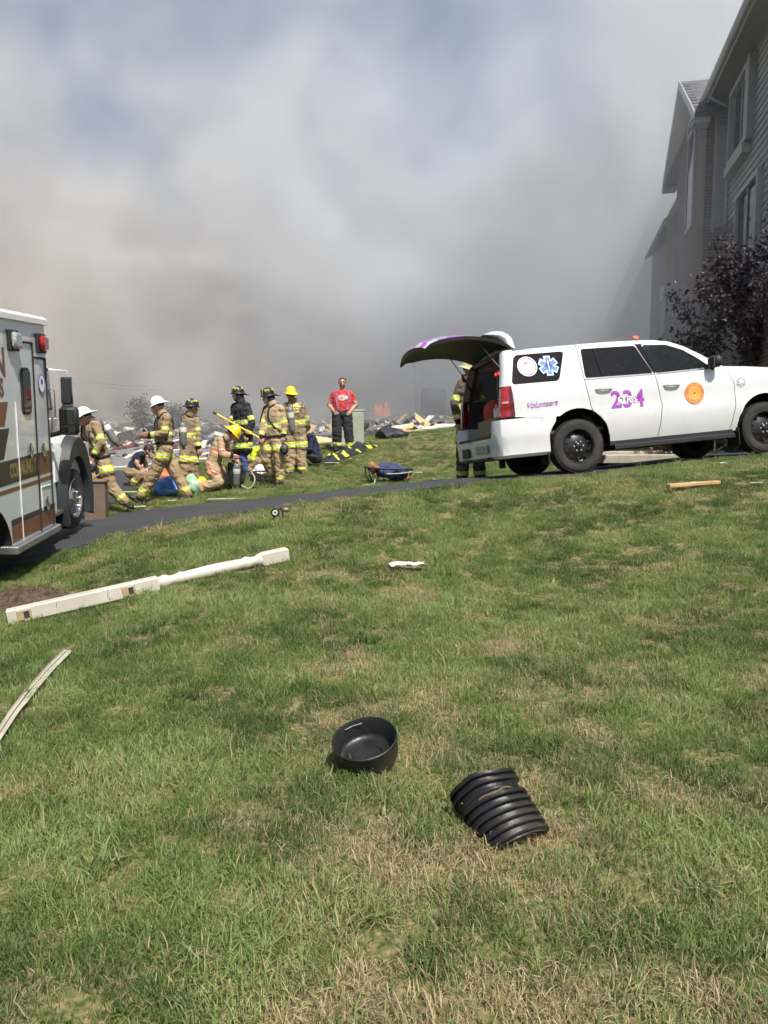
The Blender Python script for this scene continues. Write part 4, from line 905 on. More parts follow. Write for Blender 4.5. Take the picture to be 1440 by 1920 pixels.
for r_ in range(2):
    for k in range(12):
        if me is None: mb = MB(); mb.bbox((0, 0, 0), (0.20, 0.10, 0.065), 0.006); me = mb.mesh('brick'); me.materials.append(PAVER)
        o = bpy.data.objects.new('brick', me); COL.objects.link(o); o.parent = bwall; o.location = (-1.2 + k * 0.212 + 0.1 * r_, -0.02 * r_ + 0.25 * (k * 0.212 - 1.2), 0.04 + r_ * 0.075); o.rotation_euler = (0, 0, 0.24)
# ================================================================== ambulance, box end toward the camera's left edge
fa = ray(622, 704).normalized(); la = Vector((0, 0, 1)).cross(fa).normalized(); la = (la + Vector((0, 0, math.tan(R(0.5))))).normalized()
oa = at(103, 993, 9.25)
AF = frame(oa, fa, la)                                 # x forward, y to its left, z up; origin on the front lower right edge of the box
amb = empty('ambulance', AF); tag(amb, 'white and brown ambulance parked on the driveway, its side cut by the picture edge', 'ambulance')
AP = mat('ambulance_white', (0.58, 0.61, 0.62), 0.10, var=0.03, coat=1.0, scale=1.5, dirt=0.06)
ALU = mat('tread_plate', (0.55, 0.56, 0.57), 0.35, 0.9, var=0.1, bump=0.3, bscale=50)
GSK = mat('door_gasket', (0.025, 0.025, 0.025), 0.8)
def abox(mb, x0, x1, y0, y1, z0, z1, b=0.0):
    c = ((x0 + x1) / 2, (y0 + y1) / 2, (z0 + z1) / 2); s = (x1 - x0, y1 - y0, z1 - z0)
    return mb.bbox(c, s, b) if b else mb.box(c, s)
# body side: a sheet with the wheel opening cut, plus the shell
arch = [(-1.80 + 0.56 * math.cos(R(a)), 0.02 + 0.56 * math.sin(R(a))) for a in range(0, 181, 12)]
side_poly = [(0.04, 0.0), (0.04, 2.40), (-4.1, 2.40), (-4.1, 0.0), (-2.36, 0.0)] + list(reversed(arch))[1:-1] + [(-1.24, 0.0)]
mb = MB()
for y in (0.0, 2.38):
    V, T = panel(side_poly, 0.25); mb.add([(p[0], y, p[1]) for p in V], T)
abox(mb, -4.1, 0.04, 0.004, 2.376, 2.36, 2.41); mb.add([(0.04, y, z) for y, z in ((0, 0), (2.38, 0), (2.38, 2.4), (0, 2.4))], [(0, 1, 2, 3)]); mb.add([(-4.1, y, z) for y, z in ((0, 0), (2.38, 0), (2.38, 2.4), (0, 2.4))], [(0, 1, 2, 3)])
box_ = mb.build('box_body', AP, amb, fix=False)
mb = MB(); mb.loft([[(x, y, z) for y, z in ((-0.012, 2.405), (-0.035, 2.415), (-0.035, 2.47), (0.02, 2.51), (0.12, 2.525), (2.26, 2.525), (2.36, 2.51), (2.415, 2.47), (2.415, 2.415), (2.39, 2.405))] for x in (-4.14, 0.0, 0.06, 0.085)]); mb.build('roof_rail', mat('ambulance_roof', (0.78, 0.79, 0.8), 0.3, coat=0.6, var=0.03), box_, smooth=30)
mb = MB(); mb.loft([[(p[0], y, p[1]) for p in arch] for y in (0.003, 0.6)], closed=False, cap=False); mb.add([(p[0], 0.5, p[1]) for p in arch], [tuple(range(len(arch)))]); mb.build('wheel_well', BLACK, amb)
def plate(name, poly, m, off=0.004, parent=amb, th=0.004):
    mb = MB(); mb.prism(poly, lambda p, t: (p[0], -t, p[1]), 0.001, off); return mb.build(name, m, parent)
# brown livery (flat film on the side), each band a strip of its own
BR, DB = DECAL['brown'], DECAL['dkbrown']
plate('livery_band', [(-4.1, 0.745), (0.04, 0.715), (0.04, 0.965), (-4.1, 0.985)], DB, 0.003)
plate('livery_band', [(-0.42, 0.72), (0.041, 0.716), (0.041, 0.966), (-0.30, 0.969)], BR, 0.0036)
plate('livery_band', [(-4.1, 0.665), (0.04, 0.625), (0.04, 0.667), (-4.1, 0.705)], BR, 0.003)
plate('livery_band', [(-1.235, 0.275), (0.04, 0.262), (0.04, 0.325), (-1.238, 0.345)], DB, 0.003)
plate('livery_band', [(-1.23, 0.10), (0.04, 0.09), (0.04, 0.258), (-1.235, 0.270)], BR, 0.003)
plate('livery_stripe', [(-1.9, 1.58), (-1.115, 1.570), (-1.24, 1.328), (-1.9, 1.335)], BR, 0.003)
plate('livery_stripe', [(-1.9, 1.308), (-1.13, 1.300), (-1.31, 0.995), (-1.9, 1.0)], DB, 0.003)
# doors: thin raised panels with dark gaskets round them
def adoor(name, poly):
    g = plate(name, poly, AP, 0.010); k = MB(); n_ = len(poly)
    for i in range(n_):
        a, b_ = poly[i], poly[(i + 1) % n_]; k.tube([(a[0], -0.010, a[1]), (b_[0], -0.010, b_[1])], 0.011, 5)
    k.build('gasket', GSK, g); return g
def bars(name, segs, m, r=0.011, y=-0.006):
    for a, b_ in segs:
        k = MB(); k.tube([(a[0], y, a[1]), (b_[0], y, b_[1])], r, 5); k.build(name, m, amb)
bars('door_gasket', [((-1.02, 2.20), (-0.37, 2.195)), ((-0.37, 2.195), (-0.44, 0.06)), ((-0.35, 2.04), (0.0, 2.03)), ((-0.002, 2.03), (-0.03, 0.06))], GSK, 0.012)
bars('door_trim', [((-0.93, 1.56), (-0.96, 0.06))], mat('bright_trim', (0.8, 0.8, 0.8), 0.3), 0.006)
bars('hatch_edge', [((-0.36, 0.57), (-0.06, 0.56)), ((-0.36, 0.57), (-0.36, 0.30))], mat('bright_trim', (0.8, 0.8, 0.8), 0.3), 0.006)
for x, z in ((-0.62, 1.02), (-0.24, 0.99), (-0.22, 0.36)):
    mb = MB(); mb.lathe([(0, 0.0), (0.055, 0.002), (0.062, 0.014), (0.05, 0.02), (0.04, 0.012), (0, 0.010)], (x, -0.006, z), (0, -1, 0), 16); mb.v = [(v[0], v[1], z + (v[2] - z) * 1.45) for v in mb.v]; mb.bbox((x, -0.03, z), (0.03, 0.016, 0.12), 0.006); mb.build('paddle_handle', CHROME, amb, smooth=40)
# window
wp = rounded([(-0.765, 1.415), (-0.51, 1.415), (-0.50, 1.925), (-0.75, 1.925)], 0.10, 5)
wn_ = plate('window', wp, GSK, 0.016); mb = MB(); mb.prism(shrink(wp, 0.028), lambda p, t: (p[0], -t, p[1]), 0.0165, 0.019); mb.build('pane', mat('dark_glass', (0.006, 0.008, 0.01), 0.04, spec=0.7), wn_)
# lights
for x, m_, nm in ((-0.92, mat('clear_beacon', (0.42, 0.43, 0.45), 0.2, coat=1, scale=40, var=0.2), 'side_light'), (-0.14, REDLENS, 'side_light')):
    mb = MB(); mb.bbox((x, -0.02, 2.20), (0.25, 0.04, 0.22), 0.012); sl_ = mb.build('light_bezel', BLACK, amb); mb = MB(); mb.bbox((x, -0.055, 2.20), (0.19, 0.06, 0.17), 0.025); mb.build('lens', m_, sl_, smooth=40)
mb = MB(); mb.bbox((0.075, 0.14, 2.19), (0.09, 0.24, 0.20), 0.03); mb.build('front_light', mat('clear_beacon', (0.42, 0.43, 0.45), 0.2), amb, smooth=40)
# emblem and lettering
for r_, c_, o_f in ((0.095, 'violet', 0.0125), (0.082, 'white', 0.0135)):
    mb = MB(); mb.add([(-0.165 + r_ * math.cos(a), -o_f, 1.745 + 1.12 * r_ * math.sin(a)) for a in np.linspace(0, 6.283, 33)[:-1]], [tuple(range(32))]); mb.build('round_emblem', DECAL[c_], amb)
v_, f2 = starm(0.04, 0.012); mb = MB(); mb.add([(-0.165 + p[0], -0.0145, 1.765 + p[1]) for p in v_], f2); mb.build('star_emblem', DECAL['violet'], amb)
def atext(body, size, x, z, m, off, sx=1.0, bold=0.0, shear=0.0):
    vs, fs = text_mesh(body, size, shear=shear, bold=bold); mb = MB(); mb.add([(x + p[0] * sx, -off, z + p[1]) for p in vs], fs); return mb.build('lettering', m, amb, fix=False)
atext('COMMUNITY', 0.20, -0.83, 0.845, DECAL['gold'], 0.0048, 0.60, 0.008); atext('COMMUNITY', 0.20, -0.83, 0.845, DB, 0.0056, 0.60, -0.005)
atext('N', 0.40, -1.25, 1.955, BR, 0.004, 0.9, 0.012); atext('S', 0.25, -1.25, 1.71, BR, 0.004, 0.9, 0.01); atext('EM', 0.25, -1.55, 1.71, BR, 0.004, 0.9, 0.01)
# step, skirt
mb = MB(); abox(mb, -1.30, 0.0, -0.075, 0.3, -0.01, 0.075, 0.01); abox(mb, -1.30, 0.0, -0.082, -0.074, 0.012, 0.030); abox(mb, -1.30, 0.0, -0.082, -0.074, 0.045, 0.06); mb.build('side_step', ALU, amb)
mb = MB(); abox(mb, -4.0, 0.0, 0.3, 2.1, -0.25, 0.0); mb.build('chassis', BLACK, amb)
# cab: lofted body from the box forward
CABW = mat('cab_white', (0.74, 0.75, 0.76), 0.2, coat=1, var=0.03)
def ring(x, zb, zs, zt, w, tw): # half-section mirrored about y=1.19
    c = 1.19; h = [(w, zb), (w, (zb + zs) / 2), (w, zs), (w - 0.12, zs + 0.08), (tw, zt - 0.08), (tw - 0.10, zt)]
    return [(x, c - a, z) for a, z in h] + [(x, c + a, z) for a, z in reversed(h)]
mb = MB(); mb.loft([ring(0.05, 0.12, 1.00, 1.72, 1.02, 0.70), ring(0.45, 0.12, 1.00, 1.74, 1.02, 0.70), ring(0.60, 0.12, 1.00, 1.60, 1.02, 0.68)]); cab = mb.build('cab', CABW, amb, smooth=35)
mb = MB(); mb.loft([[(x, 1.19 + y, z) for y, z in ((-1.04, 0.5), (-1.04, 0.9), (-0.9, zt), (0.9, zt), (1.04, 0.9), (1.04, 0.5))] for x, zt in ((0.55, 1.10), (1.3, 1.06), (1.85, 0.96), (1.95, 0.7))]); mb.build('hood', CABW, amb, smooth=40)
for side in (0, 1):
    ys = (1.19 - 1.035) if side == 0 else (1.19 + 1.035); s_ = -1 if side == 0 else 1
    mb = MB(); P = rounded([(0.08, 1.09), (0.56, 1.09), (0.52, 1.30), (0.40, 1.62), (0.10, 1.62)], 0.04)
    mb.add([(p[0], 1.19 + s_ * float(np.interp(p[1], [1.08, 1.66], [0.91, 0.715])), p[1]) for p in P], [tuple(range(len(P)))]); mb.build('cab_window', mat('dark_glass', (0.006, 0.008, 0.01), 0.04), cab)
    mb = MB(); a1 = [(1.15 + 0.54 * math.cos(R(a)), 0.18 + 0.84 * math.sin(R(a))) for a in range(-20, 201, 10)]; a0 = [(1.15 + 0.44 * math.cos(R(a)), 0.16 + 0.62 * math.sin(R(a))) for a in range(-20, 201, 10)]
    mb.loft([[(p[0], ys + s_ * 0.10, p[1]) for p in a0], [(p[0], ys + s_ * 0.12, p[1] + 0.01) for p in a1], [(p[0], ys - s_ * 0.02, p[1] + 0.04) for p in a1]], closed=False, cap=False)
    mb.loft([[(p[0], ys + s_ * 0.10, p[1]) for p in a0], [(p[0], ys - s_ * 0.4, p[1]) for p in a0]], closed=False, cap=False)
    mb.build('fender_flare', mat('grey_flare', (0.035, 0.042, 0.045), 0.5), cab, smooth=40)
    mb = MB(); abox(mb, 0.05, 0.72, ys - s_ * 0.1 if s_ > 0 else ys - 0.06, ys + 0.06 if s_ > 0 else ys + 0.1, 0.10, 0.14) ; mb.build('cab_step', ALU, cab)
    w = empty('wheel', parent=amb); w.location = (1.15, ys + s_ * -0.07, 0.205); w.location.z = -0.21 + 0.41 + 0.0
    mb = MB(); mb.lathe([(0.26, -0.11), (0.35, -0.12), (0.395, -0.10), (0.41, -0.06), (0.41, 0.06), (0.395, 0.10), (0.35, 0.12), (0.26, 0.11)], axis=(0, s_, 0), n=40, closed=True); mb.build('tyre', RUBBER, w, smooth=40, fix=False)
    mb = MB(); mb.lathe([(0.268, 0.105), (0.262, 0.12), (0.245, 0.10), (0.235, 0.02), (0.17, 0.015), (0.13, 0.10), (0.10, 0.125), (0.0, 0.125)], axis=(0, s_, 0), n=40); mb.build('rim', mat('brushed_wheel', (0.45, 0.45, 0.46), 0.3, 0.9, var=0.2), w, smooth=40, fix=False)
    for k in range(8):
        a = 2 * math.pi * k / 8; mb = MB(); mb.tube([(0.115 * math.cos(a), s_ * 0.10, 0.115 * math.sin(a)), (0.115 * math.cos(a), s_ * 0.15, 0.115 * math.sin(a))], 0.016, 6); mb.build('wheel_nut', CHROME, w)
    for xr, r_ in ((-1.80, 0.41),):
        w = empty('wheel', parent=amb); w.location = (xr, 0.18 if side == 0 else 2.2, -0.02)
        mb = MB(); mb.lathe([(0.26, -0.11), (0.35, -0.12), (0.395, -0.10), (0.41, -0.06), (0.41, 0.06), (0.395, 0.10), (0.35, 0.12), (0.26, 0.11)], axis=(0, s_, 0), n=40, closed=True); mb.build('tyre', RUBBER, w, smooth=40, fix=False)
        mb = MB(); mb.lathe([(0.262, 0.105), (0.245, 0.08), (0.235, -0.05), (0.13, -0.08), (0.0, -0.08)], axis=(0, s_, 0), n=32); mb.build('rim', CHROME, w, smooth=40, fix=False)
    # door mirror on its arm
    mb = MB(); mb.bbox((0.36, ys + s_ * 0.28, 1.29), (0.12, 0.22, 0.34), 0.03); mb.tube([(0.42, ys + s_ * -0.05, 1.09), (0.38, ys + s_ * 0.22, 1.16)], 0.03); mi = mb.build('mirror', BLACK, cab, smooth=40)
    mb = MB(); mb.bbox((0.298, ys + s_ * 0.28, 1.34), (0.008, 0.17, 0.18), 0.01); mb.bbox((0.298, ys + s_ * 0.28, 1.185), (0.008, 0.17, 0.08), 0.01); mb.build('mirror_glass', mat('mirror_glass', (0.10, 0.11, 0.10), 0.05, 0.9), mi)
mb = MB(); mb.loft([[(x, 1.19 + 0.84 * t + 0, z) for t in np.linspace(-1, 1, 7)] for x, z in ((0.58, 1.66), (0.95, 1.12))], closed=False, cap=False); mb.build('windshield', mat('dark_glass', (0.006, 0.008, 0.01), 0.04), cab)

# ================================================================== white fire truck further up, only the cab corner in view
TF = frame(at(128, 800, 17.2) + Vector((-0.42, 0, -1.13)), (-0.27, 1, 0.02), (-1, -0.27, 0))
truck = empty('fire_truck', TF); tag(truck, 'white fire truck cab with big mirror behind the ambulance', 'fire truck')
def tsec(x, w0, zt, cr): return [(x, y, z) for y, z in ((0.0, 0.45), (0.0, 1.55), (0.05, zt - 0.18), (0.16, zt - 0.03), (0.4, zt), (2.0, zt), (2.24, zt - 0.03), (2.35, zt - 0.18), (2.4, 1.55), (2.4, 0.45))]
TW = mat('truck_white', (0.78, 0.78, 0.77), 0.25, coat=0.8, var=0.04)
mb = MB(); mb.loft([tsec(-4.8, 0, 2.75, 0), tsec(-0.62, 0, 2.75, 0)]); mb.build('crew_body', TW, truck, smooth=40)
mb = MB(); mb.loft([tsec(-0.60, 0, 2.62, 0), tsec(1.0, 0, 2.60, 0), tsec(1.2, 0, 2.45, 0)]); tcab = mb.build('cab', TW, truck, smooth=40)
for x0, x1, z0, z1, pr in ((-1.15, -0.70, 1.55, 2.38, truck), (-0.42, 0.42, 1.50, 2.42, tcab)):
    P = rounded([(x0, z0), (x1, z0), (x1 - 0.03, z1), (x0, z1)], 0.07); mb = MB(); mb.prism(P, lambda p, t: (p[0], -0.006 - t + float(np.interp(p[1], [1.55, 2.44], [0, 0.05])), p[1]), 0, 0.02); wf = mb.build('window', BLACK, pr)
    mb = MB(); mb.prism(shrink(P, 0.04), lambda p, t: (p[0], -0.008 - t + float(np.interp(p[1], [1.55, 2.44], [0, 0.05])), p[1]), 0.02, 0.024); mb.build('pane', mat('dark_glass', (0.006, 0.008, 0.01), 0.04), wf)
mb = MB(); mb.lathe([(0, 0), (0.2, 0.0), (0.2, 0.006), (0, 0.007)], (0.35, -0.003, 1.12), (0, -1, 0), 28); mb.build('door_seal', mat('grey_seal', (0.25, 0.25, 0.24), 0.6, scale=30, var=0.3), tcab)
for x in (-0.55, 0.5):
    mb = MB(); mb.tube([(x, -0.0, 2.0), (x, -0.07, 1.95), (x, -0.07, 1.35), (x, 0, 1.3)], 0.016, 6); mb.build('grab_rail', CHROME, truck)
mb = MB(); mb.tube([(0.7, 0.05, 2.42), (0.75, -0.32, 2.40), (0.72, -0.42, 2.25), (0.72, -0.42, 1.45), (0.72, -0.25, 1.30), (0.7, 0.0, 1.30)], 0.018, 6); ma_ = mb.build('mirror_arm', CHROME, truck, smooth=40)
for z0, h_ in ((1.95, 0.62), (1.52, 0.24)):
    mb = MB(); mb.bbox((0.72, -0.30, z0), (0.10, 0.24, h_), 0.03); mb.build('mirror', BLACK, ma_, smooth=40)
mb = MB(); mb.bbox((-0.75, 0.3, 2.84), (0.35, 0.5, 0.18), 0.06); mb.bbox((-0.75, 2.1, 2.84), (0.35, 0.5, 0.18), 0.06); mb.build('beacon_housing', TW, truck, smooth=40)
for x in (0.1, -3.2):
    for s_, y in ((-1, 0.16), (1, 2.24)):
        w = empty('wheel', parent=truck); w.location = (x, y, 0.5); mb = MB(); mb.lathe([(0.28, -0.13), (0.42, -0.14), (0.49, -0.12), (0.5, 0), (0.49, 0.12), (0.42, 0.14), (0.28, 0.13)], axis=(0, s_, 0), n=32, closed=True); mb.build('tyre', RUBBER, w, smooth=40, fix=False)
        mb = MB(); mb.lathe([(0.285, 0.12), (0.25, 0.05), (0.12, 0.1), (0, 0.1)], axis=(0, s_, 0), n=24); mb.build('rim', CHROME, w, smooth=40, fix=False)
# ================================================================== people
from mathutils.bvhtree import BVHTree
TAN = mat('tan_turnout', (0.36, 0.26, 0.145), 0.85, var=0.16, scale=5, bump=0.35, bscale=22, dirt=0.18)
BLKC = mat('black_turnout', (0.022, 0.022, 0.026), 0.8, var=0.25, scale=5, bump=0.4, bscale=20)
TAN2 = mat('tan_turnout_worn', (0.30, 0.225, 0.135), 0.88, var=0.2, scale=4, bump=0.45, bscale=18, dirt=0.45)
TAN3 = mat('tan_turnout_pale', (0.44, 0.32, 0.19), 0.85, var=0.15, scale=5, bump=0.4, bscale=20, dirt=0.3)
DKTAN = mat('brown_turnout', (0.13, 0.095, 0.06), 0.85, var=0.16, scale=5, bump=0.35, bscale=22)
LIME = mat('lime_reflective', (0.62, 0.70, 0.05), 0.5, var=0.08, scale=9)
SILV = mat('silver_reflective', (0.62, 0.63, 0.60), 0.4, var=0.08)
ORNG = mat('orange_reflective', (0.75, 0.20, 0.07), 0.55, var=0.1)
SKIN = mat('skin', (0.50, 0.29, 0.20), 0.5, var=0.08, scale=10)
BOOT = mat('black_boot', (0.016, 0.015, 0.015), 0.55, var=0.2)
HAIR = mat('dark_hair', (0.018, 0.013, 0.01), 0.6, var=0.2, scale=40, bump=0.5, bscale=70)
NAVY = mat('navy_cloth', (0.018, 0.022, 0.055), 0.85, var=0.2, bump=0.35, bscale=20)
DGRY = mat('charcoal_cloth', (0.03, 0.032, 0.036), 0.85, var=0.2, bump=0.35, bscale=20)
REDC = mat('red_cotton', (0.60, 0.055, 0.055), 0.85, var=0.12, bump=0.3, bscale=18)
DENIM = mat('blue_denim', (0.06, 0.12, 0.30), 0.85, var=0.2, bump=0.3, bscale=22)
HIVIS = mat('hi_vis_cloth', (0.62, 0.78, 0.05), 0.7, var=0.08, bump=0.3, bscale=20)
WHELM = mat('white_helmet', (0.80, 0.80, 0.79), 0.3, var=0.04, coat=0.4, dirt=0.1)
BHELM = mat('black_helmet', (0.016, 0.016, 0.017), 0.4, var=0.2, dirt=0.2)
YHELM = mat('yellow_helmet', (0.80, 0.62, 0.02), 0.35, var=0.06, coat=0.4)
CYL = mat('grey_cylinder', (0.16, 0.17, 0.16), 0.4, var=0.1); CYLW = mat('cylinder_label', (0.65, 0.64, 0.58), 0.5)
STRAP = mat('black_webbing', (0.02, 0.02, 0.02), 0.8); EYE = mat('eye_dark', (0.02, 0.015, 0.012), 0.3); LIP = mat('lips', (0.33, 0.12, 0.10), 0.5)

def capsule(mb, a, b, ra, rb, n=10, m=4):
    """closed tapered capsule between two joints"""
    a, b = Vector(a), Vector(b); d = b - a
    if d.length < 1e-5: d = Vector((0, 0, 1e-4))
    x, y, z = basis(d); y = z.cross(x); rings = []
    for i in range(m + 1): t = math.pi / 2 * (1 - i / m); rings.append((a - z * (ra * math.sin(t)), ra * math.cos(t)))
    for i in range(m + 1): t = math.pi / 2 * i / m; rings.append((b + z * (rb * math.sin(t)), rb * math.cos(t)))
    mb.loft([[p + (x * math.cos(2 * math.pi * k / n) + y * math.sin(2 * math.pi * k / n)) * max(r, 1e-4) for k in range(n)] for p, r in rings])

class Body:
    def __init__(s): s.caps = []          # (a, b, ra, rb, region)
    def cap(s, a, b, ra, rb, reg): s.caps.append((Vector(a), Vector(b), ra, rb, reg))
def body_mesh(name, B, rule, mats, voxel=0.0105, fold=0.017):
    mb = MB()
    for a, b, ra, rb, reg in B.caps: capsule(mb, a, b, ra, rb)
    me = mb.mesh(name); o = bpy.data.objects.new(name, me); COL.objects.link(o)
    r = o.modifiers.new('r', 'REMESH'); r.mode = 'VOXEL'; r.voxel_size = voxel; r.use_smooth_shade = True
    sm = o.modifiers.new('s', 'SMOOTH'); sm.factor = 0.5; sm.iterations = 3
    dg = bpy.context.evaluated_depsgraph_get(); out = bpy.data.meshes.new_from_object(o.evaluated_get(dg)); bpy.data.objects.remove(o); bpy.data.meshes.remove(me)
    out.name = name
    V = np.empty(len(out.vertices) * 3, np.float32); out.vertices.foreach_get('co', V); V = V.reshape(-1, 3).astype(float)
    def classify(P):
        best = np.full(len(P), 1e9); bi = np.zeros(len(P), int); bt = np.zeros(len(P))
        for i, (a, b, ra, rb, reg) in enumerate(B.caps):
            a_, d = np.array(a), np.array(b - a); L2 = max(d @ d, 1e-9); t = np.clip(((P - a_) @ d) / L2, 0, 1)
            q = np.linalg.norm(P - (a_ + t[:, None] * d), axis=1) - (ra + (rb - ra) * t); k = q < best; best[k] = q[k]; bi[k] = i; bt[k] = t[k]
        return bi, bt
    bi, bt = classify(V)
    cloth = np.array([1.0 if B.caps[i][4] not in ('skin', 'head', 'hand') else 0.0 for i in bi])
    N = np.empty(len(out.vertices) * 3, np.float32); out.vertices.foreach_get('normal', N); N = N.reshape(-1, 3)
    nz_ = np.array([mnoise.noise((p[0] * 7 + p[2] * 3, p[1] * 7, p[2] * 13)) + 0.5 * mnoise.noise((p[0] * 19, p[1] * 19 + p[2] * 6, p[2] * 27 + p[0] * 12)) for p in V])
    V = V + N * (fold * nz_ * cloth)[:, None]
    out.vertices.foreach_set('co', V.astype(np.float32).ravel())
    C = np.empty(len(out.polygons) * 3, np.float32); out.polygons.foreach_get('center', C); C = C.reshape(-1, 3).astype(float); fi, ft = classify(C)
    out.polygons.foreach_set('material_index', [rule(B.caps[i][4], t, c) for i, t, c in zip(fi, ft, C)])
    for m in mats: out.materials.append(m)
    out.polygons.foreach_set('use_smooth', [True] * len(out.polygons)); out.update()
    return out
def hand(B, wrist, elbow, dirn, side, grip=0.5, s=1.0):
    """palm, four unequal fingers with a knuckle bend and a thumb off the side of the palm"""
    w = Vector(wrist); d = Vector(dirn).normalized(); f = (w - Vector(elbow)).normalized()
    lat = d.cross(Vector((0, 1, 0.2)));
    if lat.length < 0.2: lat = d.cross(Vector((1, 0, 0)))
    lat.normalize(); nrm = d.cross(lat).normalized()
    if nrm.dot(Vector((0, 0, -1))) < 0: nrm = -nrm
    for k in (-1, 1): B.cap(w, w + d * 0.085 * s + lat * 0.026 * k * s, 0.024 * s, 0.020 * s, 'hand')
    for k, L in zip((-1.5, -0.5, 0.5, 1.5), (0.062, 0.075, 0.080, 0.070)):
        b = w + d * 0.09 * s + lat * (0.0185 * k) * s; kn = b + (d * math.cos(grip * 0.8) + nrm * math.sin(grip * 0.8)) * L * 0.55 * s
        tip = kn + (d * math.cos(grip * 2.0) + nrm * math.sin(grip * 2.0)) * L * 0.5 * s
        B.cap(b, kn, 0.0095 * s, 0.009 * s, 'hand'); B.cap(kn, tip, 0.009 * s, 0.0075 * s, 'hand')
    tb = w + d * 0.03 * s + lat * side * 0.032 * s; tk = tb + (d * 0.5 + lat * side * 0.8 + nrm * 0.3).normalized() * 0.04 * s; B.cap(tb, tk, 0.012 * s, 0.0105 * s, 'hand'); B.cap(tk, tk + (d * 0.9 + nrm * 0.5).normalized() * 0.032 * s, 0.0105 * s, 'hand' and 0.0085 * s, 'hand')

